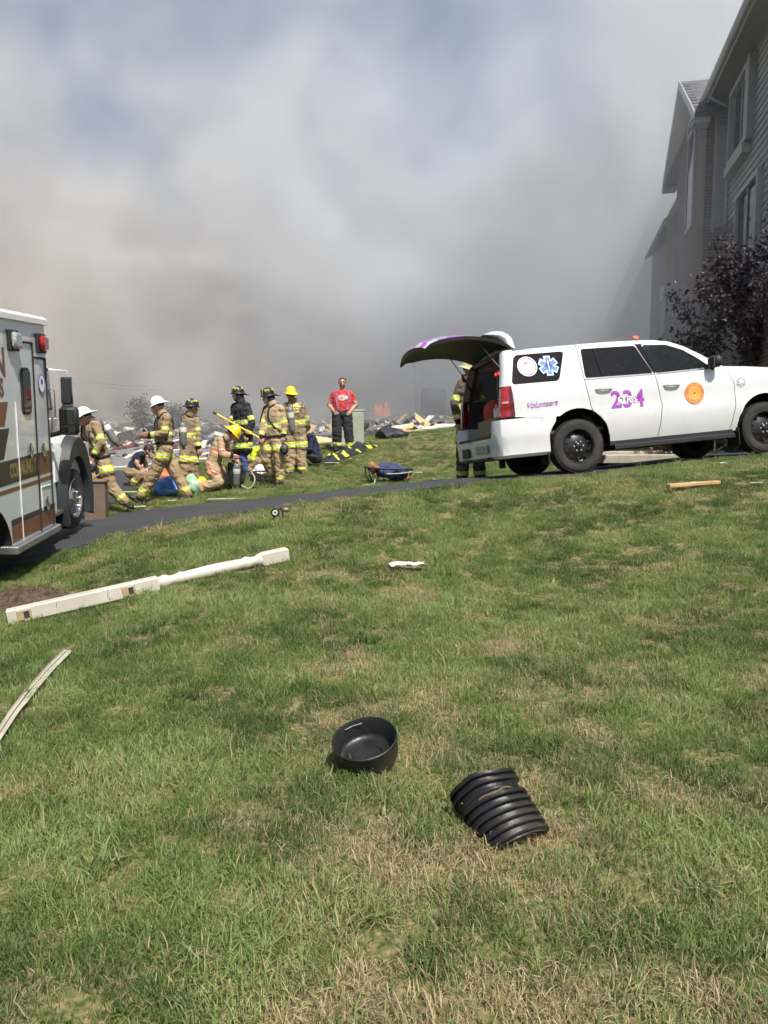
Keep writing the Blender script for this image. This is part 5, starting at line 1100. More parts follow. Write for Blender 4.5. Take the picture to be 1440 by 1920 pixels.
def make_person(name, label, group, Y, base, J, look, coat='tan', pants='tan', stripe=LIME, helmet=None, hair=True, bottle=None, bulk=1.0, headr=1.0, coathem=0.16, gloves=False, extra=None, tee=False, beard=False, bare=False, hood=False, bands=True, strap_col=None):
    """J: joint -> (u, v, depth offset) read from the photograph; the figure is built in metres round its base point"""
    root = Vector((*at(base[0], base[1], Y).xy, 0)); root.z = h1(root.x, root.y)
    P = {k: at(u, v, Y + d) - root for k, (u, v, d) in J.items()}
    B = Body(); cm = {'tan': TAN, 'tan2': TAN2, 'tan3': TAN3, 'black': BLKC, 'brown': DKTAN, 'navy': NAVY, 'red': REDC, 'hivis': HIVIS, 'denim': DENIM, 'charcoal': DGRY}
    mats = [SKIN, cm[coat], cm[pants], stripe, SILV, BOOT, HAIR]
    k = bulk; turn = coat in ('tan', 'tan2', 'tan3', 'black', 'brown') and not tee
    neck, pel, sl, sr = P['neck'], P['hip'], P['shl'], P['shr']; mid = (sl + sr) * 0.5
    hl_, hr_ = P.get('hipl', pel + (sl - mid) * 0.55), P.get('hipr', pel + (sr - mid) * 0.55)
    tr = 0.135 * k if turn else 0.118 * k
    ax = (mid - pel)
    # torso: two side columns and a front/back core, so that it is wide but not deep
    for s_, h_ in ((sl, hl_), (sr, hr_)):
        B.cap(mid.lerp(s_, 0.62) - ax.normalized() * 0.07, pel.lerp(h_, 0.85) + ax * 0.03, tr * 0.86, tr * 0.92, 'torso')
        B.cap(mid.lerp(s_, 0.95), mid.lerp(s_, 0.3) + (neck - mid) * 0.35, 0.075 * k, 0.07 * k, 'yoke')
    B.cap(mid - ax.normalized() * 0.05, pel + ax * 0.05, tr, tr * 0.98, 'torso')
    if turn and coathem > 0:                      # skirt of the coat
        dn = -ax.normalized()
        for h_, kn in ((hl_, P['knl']), (hr_, P['knr'])):
            B.cap(pel.lerp(h_, 0.9), pel.lerp(h_, 1.1) + (kn - h_).normalized() * coathem, tr * 0.95, tr * 1.04, 'skirt')
    B.cap(pel.lerp(hl_, 0.6), pel.lerp(hr_, 0.6), 0.125 * k, 0.125 * k, 'pelvis')
    hd = P['head']; B.cap(neck, hd - (hd - neck).normalized() * 0.05, 0.058, 0.055, 'skin' if not hood else 'torso')
    lk = Vector(look).normalized(); R0 = 0.098 * headr
    B.cap(hd + Vector((0, 0, 0.025)) - lk * 0.018, hd + Vector((0, 0, 0.03)) + lk * 0.012, R0 * 0.92, R0 * 0.90, 'head'); B.cap(hd + Vector((0, 0, -0.03)) + lk * 0.03, hd + Vector((0, 0, -0.075)) + lk * 0.055, R0 * 0.70, R0 * 0.50, 'head')
    side_v = lk.cross(Vector((0, 0, 1))).normalized()
    B.cap(hd + lk * 0.095 + Vector((0, 0, 0.01)), hd + lk * 0.118 + Vector((0, 0, -0.025)), 0.011, 0.016, 'head')
    for s_ in (-1, 1): B.cap(hd + side_v * s_ * 0.088 + Vector((0, 0, 0.015)), hd + side_v * s_ * 0.092 - Vector((0, 0, 0.02)), 0.016, 0.012, 'head')
    ar = (0.078, 0.070, 0.058) if turn else ((0.062, 0.050, 0.036) if not bare else (0.062, 0.05, 0.036)); lr_ = (0.128, 0.112, 0.098) if pants in ('tan', 'tan2', 'tan3', 'black', 'brown') else (0.098, 0.074, 0.058)
    for q, sd in (('l', -1), ('r', 1)):
        sh, el, wr = P['sh' + q], P['el' + q], P['wr' + q]
        B.cap(sh, el, ar[0] * k, ar[1] * k, 'uarm'); B.cap(el, wr, ar[1] * k, ar[2] * k, 'farm')
        hd_dir = P['ha' + q] - wr if ('ha' + q) in P else wr - el
        hand(B, wr + (wr - el).normalized() * 0.02, el, hd_dir, sd, grip=J.get('grip', (0.5,))[0] if isinstance(J.get('grip'), tuple) else 0.55)
        hp_, kn, an = (hl_ if q == 'l' else hr_), P['kn' + q], P['an' + q]
        B.cap(hp_, kn, lr_[0] * k, lr_[1] * k, 'thigh'); B.cap(kn, an, lr_[1] * k, lr_[2] * k, 'shin')
        toe = P['to' + q]; fd = (toe - an); heel = an - Vector((fd.x, fd.y, 0)).normalized() * 0.05 if Vector((fd.x, fd.y, 0)).length > 0.02 else an
        if 'he' + q in P: heel = P['he' + q]
        B.cap(an, heel + Vector((0, 0, -0.03)), 0.062, 0.05, 'boot'); B.cap(heel + Vector((0, 0, -0.03)), toe, 0.05, 0.044, 'boot'); B.cap(an + (kn - an).normalized() * 0.10, an, 0.066, 0.062, 'boot' if not turn and pants not in ('tan', 'tan2', 'tan3', 'black', 'brown') else 'cuff')
    H0 = float(pel.z); axn = ax.normalized()
    def rule(reg, t, c):
        c = Vector(c)
        if reg in ('skin', 'head'): 
            return 0
        if reg == 'hand': return 5 if gloves else 0
        if reg == 'boot': return 5
        if reg in ('thigh', 'shin', 'pelvis', 'cuff'):
            if bands and pants in ('tan', 'tan2', 'tan3', 'black', 'brown') and reg in ('shin', 'cuff'):
                if reg == 'shin' and 0.70 < t < 0.90: return 4 if 0.78 < t < 0.825 else 3
            return 2
        if reg == 'uarm':
            if bands and turn and 0.60 < t < 0.86: return 4 if 0.70 < t < 0.76 else 3
            if tee and t > 0.62: return 0
            return 1
        if reg == 'farm':
            if tee: return 0
            if bands and turn and 0.66 < t < 0.93: return 4 if 0.77 < t < 0.83 else 3
            if turn and t > 0.97: return 5
            return 1
        hgt = (c - pel).dot(axn) / ax.length
        if reg in ('torso', 'skirt', 'yoke'):
            if tee and hgt < 0.02: return 2
            if bands and turn:
                if 0.44 < hgt < 0.58: return 4 if 0.49 < hgt < 0.53 else 3
                if reg == 'skirt' and -0.27 < hgt < -0.10: return 4 if -0.20 < hgt < -0.165 else 3
            return 1
        return 1
    me = body_mesh('person', B, rule, mats); o = link(name, me); o.location = root; tag(o, label, 'person', group)
    # head details
    def kid(nm, mb, m, smooth=60): return mb.build(nm, m, o, smooth=smooth)
    up = Vector((0, 0, 1)) - lk * lk.z; up.normalize(); M3 = Matrix((side_v, lk, up)).transposed()
    for s_ in (-1, 1): mb = MB(); mb.ell(hd + M3 @ Vector((s_ * 0.034, 0.088, 0.018)), (0.015, 0.010, 0.009), 10, 6); kid('eye', mb, EYE)
    mb = MB(); mb.ell(hd + M3 @ Vector((0, 0.096, -0.058)), (0.025, 0.012, 0.007), 10, 6); kid('mouth', mb, LIP)
    for s_ in (-1, 1): mb = MB(); mb.ell(hd + M3 @ Vector((s_ * 0.034, 0.094, 0.038)), (0.022, 0.008, 0.006), 10, 6); kid('eyebrow', mb, HAIR)
    if hair:
        mb = MB(); c0 = hd + M3 @ Vector((0, -0.022, 0.042)); mb.ell(c0, (0.098, 0.108, 0.092), 20, 12, M3)
        mb.v = [tuple(Vector(v) + (Vector(v) - c0).normalized() * 0.006 * mnoise.noise(Vector(v) * 60)) for v in mb.v]
        keepf = [f for f in mb.f if not ((M3.transposed() @ (sum((Vector(mb.v[i]) for i in f), Vector()) / len(f) - hd)).y > 0.045 and (M3.transposed() @ (sum((Vector(mb.v[i]) for i in f), Vector()) / len(f) - hd)).z < 0.075)]
        mb.f = keepf; mb.m = [0] * len(keepf); kid('hair', mb, HAIR)
    if beard:
        mb = MB(); c0 = hd + M3 @ Vector((0, 0.052, -0.070)); mb.ell(c0, (0.066, 0.052, 0.052), 16, 10, M3); mb.f = [f for f in mb.f if (M3.transposed() @ (sum((Vector(mb.v[i]) for i in f), Vector()) / 4 - hd)).z < -0.042]; mb.m = [0] * len(mb.f); kid('beard', mb, HAIR)
    if hood:
        mb = MB(); mb.ell(hd + M3 @ Vector((0, -0.02, -0.03)), (0.112, 0.108, 0.14), 18, 12, M3); mb.f = [f for f in mb.f if (M3.transposed() @ (sum((Vector(mb.v[i]) for i in f), Vector()) / 4 - hd)).y < 0.045]; mb.m = [0] * len(mb.f); kid('hood', mb, STRAP)
    if helmet:
        hc, tilt = helmet; make_helmet(o, hd + M3 @ Vector((0, -0.01, 0.055)), M3 @ Matrix.Rotation(tilt, 3, 'X'), hc)
    if turn and coathem > 0:                      # stand-up collar
        mb = MB(); x, y, z = basis(hd - neck); y = z.cross(x)
        mb.loft([[neck + z * h_ + (x * math.cos(a) + y * math.sin(a)) * r_ for a in np.linspace(0, 6.283, 17)[:-1]] for h_, r_ in ((-0.03, 0.10), (0.045, 0.092), (0.045, 0.080), (-0.03, 0.085))], cap=False); kid('collar', mb, cm[coat], 50)
    if bottle:
        p0, p1 = (at(u, v, Y + d) - root for u, v, d in bottle); make_bottle(o, p0, p1)
        bm_ = bmesh.new(); bm_.from_mesh(me); bvh = BVHTree.FromBMesh(bm_); bm_.free()
        for s_ in (sl, sr):                        # shoulder straps
            pp = mid.lerp(s_, 0.55); back = ((p0 + p1) * 0.5 - (mid + pel) * 0.5); back.z = 0; back.normalize(); n_ = tr * 1.0 + 0.025
            pts = [pp - axn * 0.20 + back * n_, pp + axn * 0.0 + back * n_ * 0.9, pp + axn * 0.085 + back * 0.02, pp + axn * 0.0 - back * n_ * 0.92, pp - axn * 0.18 - back * (n_ + 0.01), mid.lerp(pel, 0.72) + (s_ - mid) * 0.85]
            mb = MB(); q2 = []
            for q_ in smoothpoly([tuple(q_) for q_ in pts], 5, False):
                h_ = bvh.find_nearest(Vector(q_)); q2.append(h_[0] + h_[1] * 0.008 if h_[0] is not None else Vector(q_))
            mb.tube(q2, 0.017, 6); kid('strap', mb, strap_col or STRAP)
        mb = MB(); rr = [pel + axn * 0.10 + ((sl - mid).normalized() * math.cos(a) * tr * 1.75 + (sl - mid).normalized().cross(axn) * math.sin(a) * (tr + 0.03)) for a in np.linspace(0, 6.283, 29)]; rr = [(lambda h_: h_[0] + h_[1] * 0.008)(bvh.find_nearest(q_)) for q_ in rr]; mb.tube(rr, 0.022, 6); kid('waist_strap', mb, STRAP)
    return o, P, root
def make_helmet(parent, c, M3, m, shield=True):
    """traditional fire helmet: ribbed dome, brim long at the back, front shield"""
    mb = MB(); n = 32; rings = []
    def dome(t, a): r_ = math.cos(t); return Vector((0.108 * r_ * math.sin(a), 0.128 * r_ * math.cos(a), 0.135 * math.sin(t)))
    for t in np.linspace(0, math.pi / 2 * 0.98, 9):
        rings.append([c + M3 @ (dome(t, 2 * math.pi * k / n) * (1.0 + 0.035 * (k % 4 == 0) * math.cos(t))) for k in range(n)])
    brim = []
    for f_, dz in ((1.0, 0.0), (1.30, -0.006), (1.42, -0.018), (1.42, -0.026), (1.28, -0.016), (1.0, -0.012)):
        ring_ = []
        for k in range(n):
            a = 2 * math.pi * k / n; v = dome(0, a); back = max(0.0, -math.cos(a)); e = f_ if f_ == 1.0 else 1 + (f_ - 1) * (0.75 + 1.05 * back ** 2)
            ring_.append(c + M3 @ Vector((v.x * e, v.y * e, dz - (0.045 * back ** 2 if f_ > 1.2 else 0))))
        brim.append(ring_)
    mb.loft(rings, cap=True); mb.loft(brim, cap=False); h = mb.build('helmet', m, parent, smooth=50)
    if shield:
        mb = MB(); mb.add([c + M3 @ Vector(p) for p in ((-0.045, 0.138, 0.0), (0.045, 0.138, 0.0), (0.05, 0.125, 0.09), (0.02, 0.118, 0.125), (-0.02, 0.118, 0.125), (-0.05, 0.125, 0.09))] + [c + M3 @ Vector(p) for p in ((-0.045, 0.128, 0.0), (0.045, 0.128, 0.0), (0.05, 0.112, 0.09), (0.02, 0.105, 0.125), (-0.02, 0.105, 0.125), (-0.05, 0.112, 0.09))], [(0, 1, 2, 3, 4, 5), (11, 10, 9, 8, 7, 6)] + [(i, (i + 1) % 6, (i + 1) % 6 + 6, i + 6) for i in range(6)]); mb.build('helmet_shield', mat('tan_leather', (0.30, 0.22, 0.10), 0.6), h)
        if m is BHELM:
            for a in (-1.35, -0.85, 0.85, 1.35, 2.3, -2.3):
                mb = MB(); p = dome(0.62, a) * 1.045; mb.bbox(c + M3 @ p, (0.038, 0.038, 0.045), 0.008, M3 @ Matrix.Rotation(-a, 3, 'Z')); mb.build('reflective_tab', LIME, h)
    return h
def make_bottle(parent, p0, p1, r_=0.068):
    x, y, z = basis(p1 - p0); L = (p1 - p0).length; mb = MB()
    mb.lathe([(0, 0), (0.02, 0.0), (0.022, 0.03), (0.045, 0.045), (r_ * 0.92, 0.075), (r_, 0.11), (r_, L - 0.08), (r_ * 0.8, L - 0.03), (0.03, L), (0, L)], p0, z, 20)
    b_ = mb.build('air_bottle', CYL, parent, smooth=45)
    mb = MB(); mb.lathe([(r_ + 0.002, L * 0.26), (r_ + 0.003, L * 0.27), (r_ + 0.003, L * 0.44), (r_ + 0.002, L * 0.45)], p0, z, 20); mb.build('label_band', CYLW, b_, smooth=45)
    mb = MB(); mb.tube([p1 - z * 0.02, p1 + z * 0.05], 0.028, 8); mb.tube([p1 + z * 0.03 - x * 0.05, p1 + z * 0.03 + x * 0.05], 0.02, 8); mb.build('valve', STRAP, b_)
    return b_
G1 = 'firefighters gathered on the grass'
# 1 leaning firefighter behind the ambulance mirror
p1_ = make_person('person', 'firefighter in white helmet and tan gear stooping beside the ambulance mirror', G1, 13.1, (215, 958),
    dict(head=(159, 783, -.05), neck=(170, 790, 0), shl=(180, 797, -.20), shr=(163, 801, .18), ell=(191, 829, -.26), wrl=(176, 852, -.28), hal=(172, 864, -.28), elr=(158, 832, .15), wrr=(150, 850, .05), har=(146, 860, .05),
         hip=(190, 868, 0), knl=(206, 910, -.10), anl=(231, 938, -.05), tol=(246, 950, -.12), knr=(172, 908, .10), anr=(170, 946, .12), tor=(156, 955, .05)), (-1, -0.1, -0.45), helmet=(WHELM, -0.15), bottle=((190, 786, .0), (219, 833, .02)))
# 2 walking firefighter with radio
p2_ = make_person('person', 'striding firefighter in white helmet and tan gear looking at a radio in hand', G1, 13.8, (310, 938),
    dict(head=(296, 762, 0), neck=(304, 775, 0), shl=(313, 783, -.20), shr=(302, 787, .18), ell=(309, 812, -.26), wrl=(283, 816, -.24), hal=(272, 814, -.24), elr=(296, 814, .16), wrr=(280, 818, -.05), har=(270, 815, -.08),
         hip=(309, 842, 0), knl=(290, 886, -.08), anl=(266, 928, -.06), tol=(246, 931, -.06), hel=(272, 944, -.06), knr=(333, 892, .08), anr=(350, 925, .08), tor=(338, 937, .05)), (-1, -0.05, -0.35), helmet=(WHELM, -0.1), bottle=((342, 788, .05), (344, 838, .05)))
# 3 black-helmet firefighter behind
p3_ = make_person('person', 'firefighter in plain black helmet with an air bottle on the back', G1, 15.3, (352, 918),
    dict(head=(360, 765, 0), neck=(356, 776, 0), shl=(347, 783, -.02), shr=(366, 786, .10), ell=(342, 812, .02), wrl=(350, 834, .15), elr=(371, 812, .05), wrr=(373, 838, .0), hip=(354, 848, .04), knl=(346, 882, -.02), anl=(344, 914, .02), tol=(352, 919, -.1),
         knr=(362, 882, .08), anr=(362, 914, .1), tor=(372, 919, .1)), (0.9, 0.45, -0.1), helmet=(BHELM, 0.0), coat='tan2', pants='tan2')
# 4 crouching, navy shirt
p4_ = make_person('person', 'crouching person in navy shirt bending over the ground behind the striding firefighter', G1, 15.6, (256, 905),
    dict(head=(279, 846, 0), neck=(270, 850, 0), shl=(263, 854, -.18), shr=(264, 852, .18), ell=(256, 868, -.22), wrl=(265, 882, -.2), elr=(272, 868, .2), wrr=(275, 882, .1), hip=(245, 884, 0), knl=(266, 888, -.14), anl=(252, 905, -.14), tol=(264, 910, -.14),
         knr=(264, 886, .14), anr=(250, 902, .14), tor=(262, 906, .14)), (0.9, 0, -0.5), coat='navy', pants='tan', helmet=None, bands=True, tee=True)
# 5 kneeling in tan coat, orange stripes, yellow helmet
p5_ = make_person('person', 'kneeling firefighter in tan coat with orange stripes and yellow helmet', G1, 14.5, (395, 918),
    dict(head=(437, 815, 0), neck=(426, 820, 0), shl=(414, 826, -.02), shr=(418, 826, .30), ell=(416, 851, -.10), wrl=(432, 854, -.06), elr=(430, 850, .25), wrr=(440, 862, .15), hip=(398, 872, .1), knl=(409, 905, -.05), anl=(374, 916, -.02), tol=(364, 921, -.02),
         knr=(420, 895, .25), anr=(392, 914, .25), tor=(384, 916, .25)), (0.85, 0.1, -0.5), stripe=ORNG, coat='tan3', pants='tan3', helmet=(YHELM, -0.35), coathem=0.14)
# 6 black coat and jeans
p6_ = make_person('person', 'standing firefighter in black coat and blue jeans facing left', G1, 16.2, (456, 894),
    dict(head=(446, 741, 0), neck=(451, 752, 0), shl=(463, 761, -.10), shr=(440, 763, .12), ell=(473, 793, -.16), wrl=(465, 815, -.20), elr=(436, 793, .05), wrr=(440, 812, -.10), hip=(457, 824, 0), knl=(456, 858, -.05), anl=(462, 890, -.03), tol=(454, 895, -.08),
         knr=(444, 856, .1), anr=(440, 888, .12), tor=(432, 892, .05)), (-0.95, -0.3, -0.05), coat='black', pants='denim', helmet=(BHELM, 0.0), hood=True, coathem=0.2, bulk=1.05)
# 7 firefighter with the pole
p7_ = make_person('person', 'firefighter in black helmet and tan gear holding a yellow pole', G1, 15.0, (515, 910),
    dict(head=(503, 745, 0), neck=(510, 757, 0), shl=(526, 766, -.06), shr=(500, 768, .08), ell=(534, 796, -.06), wrl=(532, 815, -.12), hal=(530, 826, -.14), elr=(493, 797, .0), wrr=(490, 818, -.12), har=(491, 828, -.14), hip=(513, 828, 0),
         knl=(525, 865, -.06), anl=(525, 900, -.02), tol=(516, 909, -.14), knr=(499, 860, .04), anr=(510, 890, .18), tor=(502, 898, .10)), (-0.85, -0.5, -0.2), coat='tan3', pants='tan3', helmet=(BHELM, 0.0), hood=True, bottle=((543, 760, .14), (548, 812, .14)))
# 8 yellow helmet, 222 on the back
p8_ = make_person('person', 'firefighter in yellow helmet seen from behind with 222 on the coat', G1, 16.0, (555, 888),
    dict(head=(545, 741, 0), neck=(549, 752, 0), shl=(535, 762, 0), shr=(567, 763, 0), ell=(530, 792, .06), wrl=(534, 814, .16), elr=(575, 792, .05), wrr=(571, 814, .15), hip=(555, 822, .02), knl=(545, 856, .0), anl=(543, 882, .02), tol=(541, 888, .14),
         knr=(564, 857, .0), anr=(567, 882, .02), tor=(571, 888, .14)), (-0.35, 0.9, -0.05), coat='tan2', pants='tan3', helmet=(YHELM, 0.0), coathem=0.16, bulk=1.04)
# 9 seated in navy
p9_ = make_person('person', 'person in navy shirt and dark trousers sitting on the grass, back turned', None, 17.0, (590, 868),
    dict(head=(573, 805, .05), neck=(577, 814, .02), shl=(586, 820, -.16), shr=(576, 820, .16), ell=(582, 842, -.22), wrl=(570, 850, -.16), elr=(570, 842, .2), wrr=(562, 850, .15), hip=(592, 858, 0), knl=(566, 846, -.14), anl=(553, 870, -.14), tol=(545, 872, -.14),
         knr=(562, 846, .14), anr=(550, 868, .14), tor=(542, 870, .14)), (-0.9, 0.3, -0.3), coat='navy', pants='charcoal', tee=False, bands=False, bulk=1.1)
# 10 red shirt
p10_ = make_person('person', 'bearded man in red T-shirt and suspenders standing hands on hips', None, 19.0, (645, 847),
    dict(head=(642, 718, 0), neck=(642, 729, 0), shl=(626, 739, 0), shr=(659, 739, 0), ell=(616, 759, .05), wrl=(625, 770, -.08), hal=(631, 775, -.14), elr=(667, 759, .05), wrr=(659, 770, -.08), har=(653, 775, -.14), hip=(641, 775, 0),
         knl=(632, 808, -.03), anl=(632, 838, 0), tol=(629, 845, -.14), knr=(653, 808, -.03), anr=(657, 838, 0), tor=(660, 845, -.14)), (0.05, -1, -0.05), coat='red', pants='black', tee=True, beard=True, bands=True, bulk=1.12)
# 11 firefighter at the tailgate
p11_ = make_person('person', 'firefighter in brown gear standing at the open tailgate of the SUV', None, 13.0, (882, 904),
    dict(head=(879, 694, 0), neck=(876, 709, 0), shl=(864, 722, .02), shr=(894, 722, .02), ell=(852, 756, -.04), wrl=(858, 790, -.12), elr=(905, 756, .0), wrr=(908, 780, -.2), hip=(878, 806, 0), knl=(868, 853, -.04), anl=(867, 894, 0), tol=(866, 903, -.12),
         knr=(897, 853, -.02), anr=(900, 893, .02), tor=(903, 902, -.1)), (0.6, -0.7, -0.3), coat='brown', pants='brown', helmet=(mat('pale_yellow_helmet', (0.72, 0.68, 0.35), 0.35, coat=0.4), 0.0), bulk=1.05)
# 12 crouching in hi-vis
p12_ = make_person('person', 'crouching person in bright yellow shirt behind the pole holder', G1, 16.8, (478, 880),
    dict(head=(494, 836, 0), neck=(486, 840, 0), shl=(479, 844, -.16), shr=(480, 844, .16), ell=(474, 860, -.2), wrl=(482, 872, -.2), elr=(486, 860, .2), wrr=(492, 870, .1), hip=(466, 862, 0), knl=(482, 866, -.14), anl=(468, 880, -.14), tol=(478, 884, -.14),
         knr=(482, 866, .14), anr=(468, 880, .14), tor=(478, 884, .14)), (0.9, 0, -0.5), coat='hivis', pants='tan', bands=False)

# marks and small worn things
def back_text(o, P, body, size, u, v, Y, d, m, sx=1.0):
    vs, fs = text_mesh(body, size, bold=0.004); root = o.location; c = at(u, v, Y + d) - root; n_ = MB(); n_.add([c + Vector((p[0] * sx, -0.0, p[1])) for p in vs], fs)
    # lay the letters on the cloth
    bm = bmesh.new(); bm.from_mesh(o.data); t = BVHTree.FromBMesh(bm); bm.free(); out = []
    for q in n_.v:
        h_ = t.ray_cast(Vector((q[0], -2, q[2])), Vector((0, 1, 0)))[0]; out.append((q[0], (h_.y if h_ else q[1]) - 0.008, q[2]))
    n_.v = out; n_.build('lettering', m, o, fix=False)
LET = mat('yellow_lettering', (0.80, 0.66, 0.22), 0.5)
back_text(p8_[0], p8_[1], 'W HILLS', 0.105, 553, 759.5, 16.0, -0.2, LET, 0.80); back_text(p8_[0], p8_[1], '222', 0.125, 551, 769.5, 16.0, -0.2, LET)
o10 = p10_[0]
bm = bmesh.new(); bm.from_mesh(o10.data); tree10 = BVHTree.FromBMesh(bm); bm.free()
def on10(x, z, e=0.006):
    h_ = tree10.ray_cast(Vector((x, -2, z)), Vector((0, 1, 0)))[0]; return (x, (h_.y if h_ else 0) - e, z)
c10 = at(643, 746, 19.0) - o10.location
mb = MB(); mb.add([on10(c10.x + 0.13 * math.cos(a), c10.z + 0.07 * math.sin(a)) for a in np.linspace(0, 6.283, 25)[:-1]] + [on10(c10.x, c10.z)], [(i, (i + 1) % 24, 24) for i in range(24)]); mb.build('shirt_print', mat('shirt_print', (0.78, 0.62, 0.58), 0.8), o10)
vs, fs = text_mesh('RESCUE', 0.045, bold=0.001); mb = MB(); mb.add([on10(c10.x + p[0], c10.z + p[1], 0.010) for p in vs], fs); mb.build('lettering', REDC, o10, fix=False)
for s_ in (-1, 1):
    mb = MB(); pts = [on10(c10.x - 0.01 + s_ * x, c10.z + z, 0.012) for x, z in ((0.135, 0.17), (0.150, 0.06), (0.155, -0.06), (0.13, -0.18), (0.11, -0.30))]; mb.tube(pts, 0.017, 6); mb.build('suspender', mat('purple_strap', (0.30, 0.16, 0.38), 0.8), o10)
# ================================================================== held and worn equipment lying or carried on its own
def thing(name, mb, m, label, cat, smooth=None, loc=None, rot=None, group=None, bevel=0, kind=None, fix=True):
    o = mb.build(name, m, smooth=smooth, bevel=bevel, fix=fix)
    if loc is not None: o.location = loc
    if rot is not None: o.rotation_euler = rot
    return tag(o, label, cat, group, kind)
def gpt(u, v, Y, dz=0.0): p = at(u, v, Y); return Vector((p.x, p.y, h1(p.x, p.y) + dz))
def crumple(mb, amp, sc, seed=0.0):
    mb.v = [tuple(Vector(v) + Vector((mnoise.noise((v[0] * sc + seed, v[1] * sc, v[2] * sc)), mnoise.noise((v[0] * sc, v[1] * sc + seed + 9, v[2] * sc)), mnoise.noise((v[0] * sc, v[1] * sc, v[2] * sc + seed + 17)))) * amp) for v in mb.v]; return mb
YP = mat('yellow_pole', (0.72, 0.48, 0.03), 0.4, var=0.08)
a, b_ = at(400, 773, 14.9), at(493, 825, 14.86)
mb = MB(); mb.tube([a.lerp(b_, 0.07), b_], 0.019, 10); pole = thing('pike_pole', mb, YP, 'yellow pole with black tip held low by the firefighter', 'pole', 40)
mb = MB(); mb.tube([a, a.lerp(b_, 0.07)], 0.024, 10); mb.build('tip', BLACK, pole, smooth=40)
mb = MB(); c = at(270.5, 811, 13.66); mb.bbox(c + Vector((0, 0, 0.01)), (0.05, 0.035, 0.11), 0.01); mb.tube([c + Vector((-0.012, 0, 0.06)), c + Vector((-0.03, 0, 0.17))], 0.006, 6); thing('radio', mb, BLACK, 'black two-way radio in the striding firefighter\'s hand', 'radio')
def mask(u, v, Y, label, lens=(0.05, 0.05, 0.055)):
    c = at(u, v, Y); mb = MB(); mb.ell(c, (0.085, 0.06, 0.105), 16, 10); mb.tube([c + Vector((0, -0.05, -0.05)), c + Vector((0.02, -0.09, -0.08))], 0.04, 10); o = thing('face_mask', mb, BLACK, label, 'mask', 50)
    mb = MB(); mb.ell(c + Vector((0, -0.022, 0.02)), (0.07, 0.045, 0.065), 14, 8); mb.build('visor', mat('mask_visor', (0.10, 0.10, 0.10), 0.08, spec=0.8), o, smooth=60)
    mb = MB(); mb.tube(smoothpoly([tuple(c + Vector(p)) for p in ((0.06, 0, 0.03), (0.11, 0.02, -0.04), (0.10, 0.03, -0.13), (0.03, 0.0, -0.17), (-0.02, 0, -0.11))], 4, False), 0.010, 6); mb.build('strap', mat('pale_strap', (0.45, 0.43, 0.38), 0.7), o)
mask(173, 874, 12.85, 'black breathing mask in the stooping firefighter\'s hand'); mask(533, 842, 14.78, 'black breathing mask dangling from the pole holder\'s other hand')
mb = MB(); mb.bbox((0, 0, 0), (0.30, 0.16, 0.22), 0.05); crumple(mb, 0.05, 6); thing('glove_bundle', mb, mat('pale_yellow_leather', (0.52, 0.40, 0.18), 0.8, var=0.2, bump=0.3), 'pale yellow leather gloves hanging by the ambulance wheel', 'gloves', 50, at(163, 892, 12.85))
# taupe box at the edge of the driveway
p = gpt(181, 966, 12.55); mb = MB(); mb.bbox((0, 0, 0.30), (0.34, 0.34, 0.62), 0.015); mb.bbox((0, 0, 0.63), (0.38, 0.38, 0.05), 0.015); thing('utility_pedestal', mb, mat('taupe_metal', (0.17, 0.12, 0.085), 0.7, var=0.1, dirt=0.2), 'taupe utility pedestal standing between the ambulance wheel and the stooping firefighter', 'utility box', None, p, (0, 0, 0.2))
# breathing set standing on the grass by the kneeling firefighter
p = gpt(441, 908, 14.7); mb = MB(); mb.bbox((0, 0, 0.28), (0.28, 0.10, 0.50), 0.03); mb.tube([(-0.1, 0, 0.5), (-0.17, -0.1, 0.4), (-0.15, -0.1, 0.15), (-0.05, 0, 0.1)], 0.02); mb.tube([(0.1, 0, 0.5), (0.18, -0.1, 0.4), (0.14, -0.1, 0.15), (0.05, 0, 0.1)], 0.02); scb = thing('breathing_set', mb, STRAP, 'black air pack with grey bottle standing on the grass beside the kneeling firefighter', 'air pack', 50, p, (0.15, 0, 0.3))
make_bottle(scb, Vector((0.02, -0.10, 0.56)), Vector((0.0, -0.10, 0.06)))
mb = MB(); mb.tube(smoothpoly([(0.1, -0.1, 0.1), (0.25, -0.15, 0.05), (0.36, -0.1, 0.2), (0.3, 0, 0.35)], 5, False), 0.014, 6); mb.build('hose', mat('pale_strap', (0.45, 0.43, 0.38), 0.7), scb)
# dark wire crate
p = gpt(498, 905, 14.9); crate = empty('wire_crate', p); tag(crate, 'dark wire crate on the grass at the pole holder\'s feet', 'crate')
for z in (0.0, 0.15, 0.30): mb = MB(); mb.tube([(-0.22, -0.15, z), (0.22, -0.15, z), (0.22, 0.15, z), (-0.22, 0.15, z), (-0.22, -0.15, z)], 0.008, 5); mb.build('rim_wire', STRAP, crate)
for i in range(7):
    for y in (-0.15, 0.15): mb = MB(); x = -0.22 + 0.44 * i / 6; mb.tube([(x, y, 0), (x, y, 0.30)], 0.006, 5); mb.build('upright_wire', STRAP, crate)
# spare helmets on the ground
def loose_helmet(u, v, Y, m, label, rz, tilt):
    r_ = empty('fire_helmet', gpt(u, v, Y, 0.05)); r_.rotation_euler = (0, 0, rz); tag(r_, label, 'helmet'); make_helmet(r_, Vector((0, 0, 0)), Matrix.Rotation(tilt, 3, 'X'), m)
loose_helmet(487, 880, 16.3, WHELM, 'white helmet lying on the grass behind the pole holder', 1.0, 0.2); loose_helmet(376, 884, 15.2, YHELM, 'yellow helmet on the ground behind the kneeling firefighter', 2.2, 0.5)
